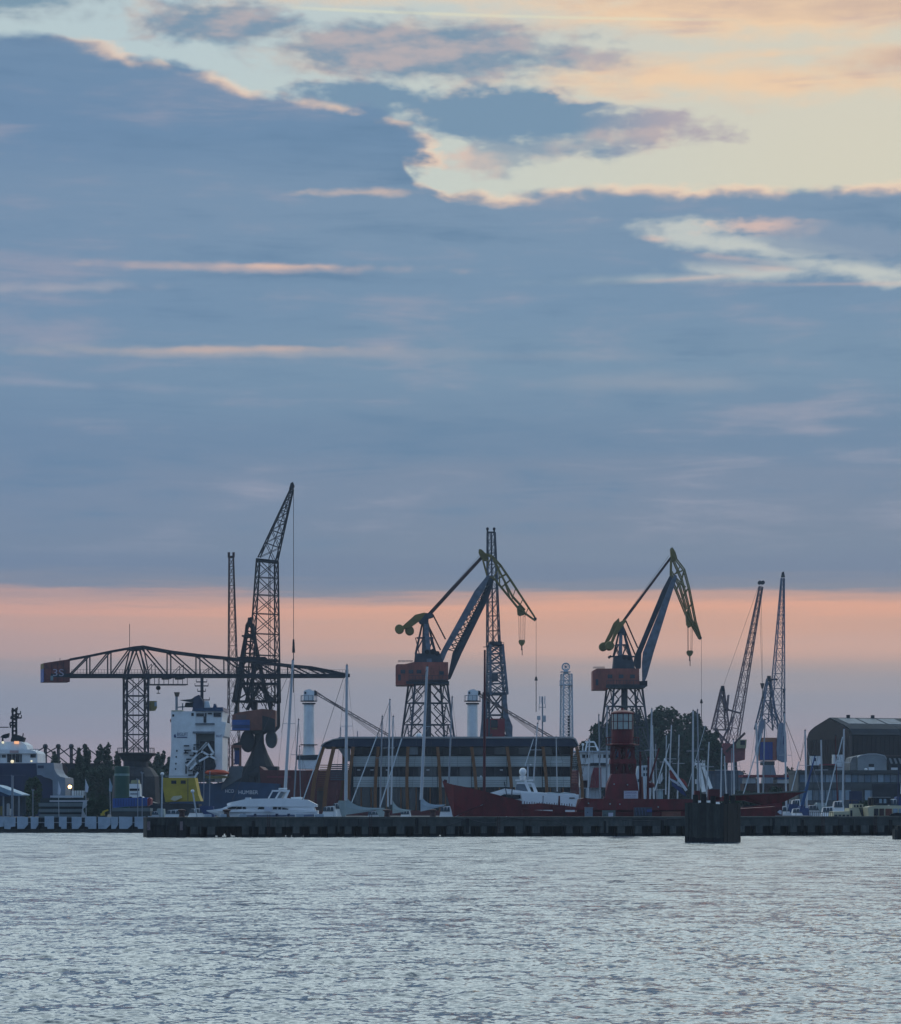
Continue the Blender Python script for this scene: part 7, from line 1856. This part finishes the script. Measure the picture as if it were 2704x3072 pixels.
part('ball_lamp', WHITE, tw, lambda m: (m.ball(Tw(1749, 2234), .2), m.bar(Tw(1749, 2254), Tw(1749, 2236), .12)))
for i, y in enumerate((2312, 2320, 2328, 2337, 2345)): part('stacked_raft', mat('faded orange raft', (.40, .17, .14), .6), tw, lambda m: Tw.poly(m, [(1706, y), (1724 + i, y), (1727 + i, y + 6), (1703, y + 6)], -3.8, -2.8))
part('stair', WHITE, tw, lambda m: [Tw.rect(m, 1714, y, 1730, y + 1.5, -2.6, -2.4) for y in range(2262, 2312, 6)], kind='stuff'); part('deck_rail', DARK, tw, lambda m: (m.bar(Tw(1706, 2300, -3.4), Tw(1732, 2300, -3.4), .1), m.bar(Tw(1706, 2304, -3.4), Tw(1732, 2304, -3.4), .1)))
# pale wheelhouse between lightship tower and masts
Pq = Plane(1930, 352, 0)
pw = root('pilot_boat', Pq.z(1930, 0), 'pale boat with tall windowed deckhouse just right of the lightship tower', 'boat')
p1 = part('deckhouse', GREYW, pw, lambda m: Pq.poly(m, [(1906, 2400), (1906, 2325), (1914, 2298), (1942, 2296), (1944, 2400)], -1.5, 1.5))
for x, y in ((1928, 2303), (1936, 2303), (1928, 2320), (1936, 2320), (1911, 2338), (1919, 2352)): part('window', mat('small boat pane', (.06, .085, .11), .2), p1, lambda m: Pq.rect(m, x, y, x + 5.5, y + 9, -1.56, -1.48))
part('hull', WHITE2, pw, lambda m: Pq.rect(m, 1900, 2400, 1990, 2460, -1.6, 1.6)); part('crate', mat('pale blue locker', (.28, .38, .42), .6), pw, lambda m: Pq.rect(m, 1971, 2370, 1985, 2398, -2.2, -1.7)); part('locker_lid', ALU, pw, lambda m: Pq.rect(m, 1966, 2368, 1990, 2369.8, -2.4, -1.6)); part('jib_bag', ALU, pw, lambda m: Pq.poly(m, [(1975, 2335), (1984, 2318), (1987, 2336), (1978, 2352), (1966, 2350)], -2.1, -1.9))
# white lattice davit and net drum, right of the flag
Nd = Plane(2105, 345, 0)
nd = root('beam_trawler', Nd.z(2105, 0), 'white boat with splayed gantry legs and netting beside the tricolour flag', 'boat')
part('hull', WHITE2, nd, lambda m: Nd.rect(m, 2060, 2402, 2200, 2460, -1.8, 1.8)); part('gantry_leg', WHITE, nd, lambda m: m.bar(Nd(2096, 2296), Nd(2112, 2376), .55, .4)); part('gantry_leg', WHITE, nd, lambda m: m.bar(Nd(2110, 2300), Nd(2134, 2366), .4, .4)); part('gantry_leg', ALU, nd, lambda m: m.bar(Nd(2097, 2300), Nd(2096, 2376), .4, .3)); part('cross_beam', WHITE, nd, lambda m: m.bar(Nd(2086, 2292), Nd(2116, 2294), .3)); part('winch_box', ALU, nd, lambda m: Nd.rect(m, 2087, 2338, 2098, 2352, -.6, .6))
m = MB(); rgx = random.Random(2)
for i in range(60):
    x, y = rgx.uniform(2084, 2118), rgx.uniform(2281, 2304)
    m.bar(Nd(x, y, rgx.uniform(-.5, .5)), Nd(x + rgx.uniform(-5, 5), y + rgx.uniform(-4, 4), rgx.uniform(-.5, .5)), .05)
obj('netting', m, GREYW, nd, kind='stuff')

# ================================================== sailing boats: hull, mast, boom, stays
def sailboat(xb, yb, xt, yt, D, wpx, label, mt=ALU, boom=None, stays=(), spread=1, hullm=WHITE2):
    P = Plane(xb, D, 0); k = P.m
    r = root('sailing_boat', P.z(xb, 0), label, 'sailing boat', 'sailing boats in the marina')
    part('mast', mt, r, lambda m: m.tube(P(xb, yb), P(xt, yt), wpx * k * .5, wpx * k * .36, 8))
    # hull seen end-on, moored bow to the quay
    zh = 0.78; c = P.z(xb, 0)
    hw = min(1.7, .9 + wpx * .08)
    m = MB()
    m.loft([[c + Vector((-w, d, zh + s)), c + Vector((-w * .7, d, -.4)), c + Vector((w * .7, d, -.4)), c + Vector((w, d, zh + s))] for d, w, s in ((-5.0, hw * .12, .35), (-3.4, hw * .62, .2), (-1, hw, .05), (3, hw * .95, 0), (4.6, hw * .75, .05))])
    obj('hull', m, hullm, r)
    part('coach_roof', hullm, r, lambda m: m.hexa([c + Vector((-hw * .45, -2.4, zh)), c + Vector((hw * .45, -2.4, zh)), c + Vector((hw * .6, 2.4, zh)), c + Vector((-hw * .6, 2.4, zh))], [c + Vector((-hw * .35, -1.8, zh + .3)), c + Vector((hw * .35, -1.8, zh + .3)), c + Vector((hw * .45, 2.3, zh + .36)), c + Vector((-hw * .45, 2.3, zh + .36))]))
    ztop = P(xt, yt).z
    f = .55
    yy = yb + (yt - yb) * f; xx = xb + (xt - xb) * f
    if yb - yt > 120:
        part('spreader', mt, r, lambda m: m.bar(P(xx, yy, 0) + Vector((-.75 * spread, .35, 0)), P(xx, yy, 0) + Vector((.75 * spread, -.35, 0)), .06))
        for s_ in (-1, 1):
            part('shroud', MESHG, r, lambda m: m.path([P(xt, yt + 4), P(xx, yy) + Vector((s_ * .75, -.35 * s_, 0)), c + Vector((s_ * hw * .9, .3, zh))], .018, 3))
    part('masthead', DARK, r, lambda m: (m.bar(P(xt - 2, yt - 1), P(xt + 3, yt - 1), .09), m.bar(P(xt, yt), P(xt, yt - 6), .04)))
    if boom:
        (x1, y1), (x2, y2), mt_, full = boom
        if full:   # tall sail cover: steep at the mast, then low along the boom
            n = 10; rings = []
            hp = 36 * full; bt = 20 * full
            for i in range(n + 1):
                t = i / n; x = x1 + (x2 - x1) * t
                yu = y1 + (y2 - y1) * t - hp * (1 - t) ** 4.5 + 2
                yl = y1 + (y2 - y1) * t + 3 + bt * (1 - t) ** 0.8
                w = .26 * (1 - .6 * t)
                rings.append([P(x, yu, -.05), P(x, (yu + yl) / 2, -w), P(x, yl, -w * .8), P(x, yl, w * .8), P(x, (yu + yl) / 2, w), P(x, yu, .05)])
            obj('sail_cover', MB().loft(rings), mt_, r)
        else:
            part('boom', mt_, r, lambda m: m.tube(P(x1, y1), P(x2, y2), .14, .1, 6))
    for s_ in stays:
        (x1, y1), (x2, y2), w, mt_ = s_
        part('forestay', mt_, r, lambda m: m.tube(P(x1, y1, -.2), P(x2, y2, -1.5), w * k * .5, w * k * .5, 5))
    return r
WHS = mat('furled white sail', (.42, .48, .52), .8, var=.06)
boats = [
 (854, 2402, 879, 1981, 322, 10, 'tall white mast leaning right over the motor yacht', ALU, None, (((877, 2000), (700, 2400), 1.3, MESHG), ((878, 2010), (846, 2200), 1.0, MESHG))),
 (883, 2392, 896, 2160, 334, 4.5, 'short thin mast just right of the tall leaning mast', ALUD, None, ()),
 (1038, 2402, 1041, 1996, 318, 10, 'tall thick white mast with long grey green sail cover, left part of the office', ALU, ((1036, 2422), (1155, 2422), CANVAS, 1.0), (((1039, 2010), (966, 2240), 1.4, MESHG), ((966, 2240), (912, 2400), 3.4, WHS))),
 (1141, 2425, 1147, 2150, 332, 5.5, 'thin mast third from the left in front of the office', ALUD, None, (((1147, 2155), (1134, 2212), 1.2, MESHG),)),
 (1164, 2420, 1170, 2100, 336, 6, 'slim white mast behind the forestays in front of the office', ALU, None, (((1168, 2108), (1133, 2205), 1.2, MESHG), ((1133, 2205), (1057, 2408), 3.4, WHS))),
 (1174, 2414, 1180, 2150, 326, 5.5, 'pale mast rising beside the slim one, office centre left', ALU, ((1178, 2424), (1235, 2428), CANVAS, .7), (((1147, 2160), (1132, 2212), 1, MESHG),)),
 (1264, 2400, 1282, 2000, 320, 10, 'tall thick mast with white sail cover at the centre of the office', ALU, ((1262, 2414), (1338, 2412), mat('pale blue sail cover', (.30, .38, .44), .8), .9), (((1280, 2010), (1206, 2216), 1.6, MESHG), ((1206, 2216), (1142, 2420), 4, WHS))),
 (1347, 2350, 1357, 2092, 334, 6, 'grey mast just left of the lightship bow', ALUD, None, ()),
 (1601, 2345, 1613, 2172, 340, 4.5, 'slim white mast above the radar dome yacht', ALU, None, (((1601, 2217), (1574, 2300), 2.6, WHS),)),
 (1672, 2375, 1669, 2212, 344, 3.6, 'slim pale mast against the right part of the office', ALU, None, ()),
 (1764, 2400, 1768, 2217, 340, 4.5, 'white mast in front of the trawler windows', ALU, None, (((1766, 2240), (1738, 2360), 1.6, MESHG),)),
 (1801, 2400, 1797, 2146, 346, 5, 'grey mast left of the lightship tower', ALUD, None, ()),
 (1820, 2400, 1822, 2118, 350, 6, 'pale mast close behind the left side of the lightship tower', ALUD, None, ()),
 (1950, 2400, 1956, 2128, 330, 7, 'thick white mast first to the right of the lightship tower', ALU, None, (((1953, 2140), (1905, 2290), 1.3, MESHG),)),
 (1962, 2400, 1958, 2176, 340, 5.5, 'white mast doubled behind the thick one', ALU, None, ()),
 (1972, 2400, 1967, 2232, 344, 4, 'short slim mast third right of the lightship tower', ALUD, None, ()),
 (1998, 2384, 2000, 2206, 336, 4.5, 'slim mast at the top of the slanting white spar', ALU, None, (((2008, 2232), (1994, 2276), 2.2, WHS), ((1994, 2276), (1962, 2372), 3.6, WHS))),
 (2006, 2400, 2015, 2176, 334, 5, 'white mast leaning right beside the tricolour flag', ALU, None, ()),
 (2033, 2396, 2038, 2204, 338, 4.8, 'white mast crossing the tricolour flag', ALU, None, (((2036, 2240), (2004, 2350), 1.4, MESHG),)),
 (2079, 2400, 2080, 2133, 328, 7, 'thick pale mast left of a close pair behind the dolphin', ALU, None, (((2074, 2145), (2026, 2300), 1.5, MESHG),)),
 (2097, 2390, 2093, 2131, 332, 6, 'thick pale mast right of a close pair behind the dolphin', ALUD, None, (((2116, 2178), (2062, 2360), 1.6, WHS),)),
 (2120, 2392, 2128, 2226, 340, 5, 'slim mast above the netting gantry', ALU, None, ()),
 (2163, 2392, 2166, 2244, 334, 5, 'pale mast in front of the faded red crane house', ALU, None, ()),
 (2180, 2386, 2174, 2268, 336, 5, 'shorter white mast leaning left in front of the red crane house', ALU, None, ()),
 (2203, 2395, 2201, 2220, 334, 5, 'white mast right of the faded red crane house', ALU, None, ()),
 (2196, 2395, 2196, 2244, 344, 3.5, 'thin mast tight behind the white one by the red crane house', ALUD, None, ()),
 (2121 + 4, 2380, 2112, 2300, 346, 3, 'very short thin mast by the netting gantry', ALUD, None, ()),
 (2278, 2432, 2269, 2168, 328, 7, 'tall thick mast left of the blue crane house', ALU, None, (((2286, 2200), (2226, 2385), 3.4, WHS),)),
 (2289, 2430, 2295, 2160, 336, 5.5, 'tall mast in front of the blue crane panel', ALUD, None, ()),
 (2360, 2420, 2354, 2140, 330, 6, 'tall slim mast in front of the blue grey crane shell', ALU, None, (((2358, 2166), (2397, 2281), 1.6, MESHG),)),
 (2421, 2424, 2416, 2192, 326, 7, 'thick mast at the left corner of the dark hall', ALU, None, (((2414, 2225), (2397, 2285), 1.4, MESHG), ((2397, 2285), (2370, 2376), 3.4, WHS), ((2421, 2245), (2460, 2385), 1.2, ALUD))),
 (2468, 2420, 2464, 2220, 330, 6, 'pale mast in front of the hall gable', ALU, None, ()),
 (2529, 2410, 2533, 2187, 328, 6.5, 'tall pale mast at the corner of the hall front', ALU, None, (((2528, 2211), (2473, 2416), 3.6, WHS),)),
 (2514, 2418, 2507, 2208, 340, 4.5, 'dark red mast between the pale masts before the hall', mat('dark red mast', (.085, .016, .022), .5), None, ()),
 (2695, 2412, 2697, 2296, 334, 4, 'dark blue mast near the right edge', NAVY, None, (((2704, 2350), (2697, 2382), 2.4, WHS),)),
 (896 + 6, 2400, 899, 2240, 346, 3, 'short thin dark mast over the yacht stern', ALUD, None, ()),
]
for t in boats:
    xb, yb_, xt, yt, D, w, lab, mt_, bm, st = t
    sailboat(xb, yb_, xt, yt, D, w, lab, mt_, bm, st)
# mast half hidden behind the office
for i, (x, y, w) in enumerate(((1361, 2092, 3), (1656, 2150, 0))):
    pass
# blue slanted spar
bs = root('leaning_spar', wpt(2402, 2440, 322), 'dark blue wrapped spar leaning right in front of the hall corner', 'spar')
part('spar', mat('navy wrapped spar', (.035, .07, .20), .7), bs, lambda m: m.tube(wpt(2402, 2436, 322), wpt(2446, 2268, 322), .16, .07, 8)); part('wrap', mat('blue canvas wrap', (.04, .10, .22), .8), bs, lambda m: m.tube(wpt(2407, 2416, 321.7), wpt(2426, 2345, 321.7), .24, .16, 8))
# tricolour flag with slanting staff and pale spars
fg = root('tricolour_flag', wpt(2050, 2395, 318), 'large red white and blue flag hanging along a slanting white spar', 'flag')
Fg = Plane(2030, 318, 0)
part('staff', WHITE, fg, lambda m: m.bar(Fg(1994, 2276), Fg(2060, 2372), .2, .2, w2=.32)); 
def cloth(name, mt_, pts):
    part(name, mt_, fg, lambda m: Fg.poly(m, pts, .1, .13))
cloth('red_band', FLAGR, [(2008, 2312), (2016, 2310), (2024, 2326), (2034, 2332), (2052, 2338), (2062, 2352), (2064, 2364), (2056, 2356), (2040, 2340), (2024, 2340), (2012, 2334)])
cloth('white_band', FLAGW, [(2006, 2332), (2014, 2336), (2026, 2342), (2040, 2352), (2050, 2364), (2044, 2362), (2030, 2352), (2016, 2344)])
cloth('blue_band', FLAGB, [(2016, 2346), (2030, 2354), (2046, 2366), (2056, 2378), (2060, 2390), (2044, 2380), (2028, 2366), (2018, 2358)])
# small tree-side people-free extras: slender poles behind the pier deck
for i, (x, yb_, yt, D, l) in enumerate(((485, 2456, 2322, 310, 'white deck pole left of the yellow wheelhouse windows'), (592, 2456, 2374, 312, 'white post with round lamp in front of the yellow wheelhouse'), (628, 2440, 2316, 380, 'grey pole beside the orange lifeboat'), (611, 2400, 2280, 384, 'tall grey pole in front of the white ship recess'), (1628, 2462, 2390, 300, 'short grey post on the pier beside the lightship winch'))):
    p = root('deck_pole', wpt(x, yb_, D), l, 'pole')
    part('pole', ALU if i < 2 else ALUD, p, lambda m: m.bar(wpt(x, yb_, D), wpt(x + (2 if i != 1 else -14), yt, D), .16 if i < 2 else .12)); part('pole_head', WHITE if i < 2 else ALUD, p, lambda m: m.ball(wpt(x + (2 if i != 1 else -14), yt, D), .22 if i < 2 else .1))
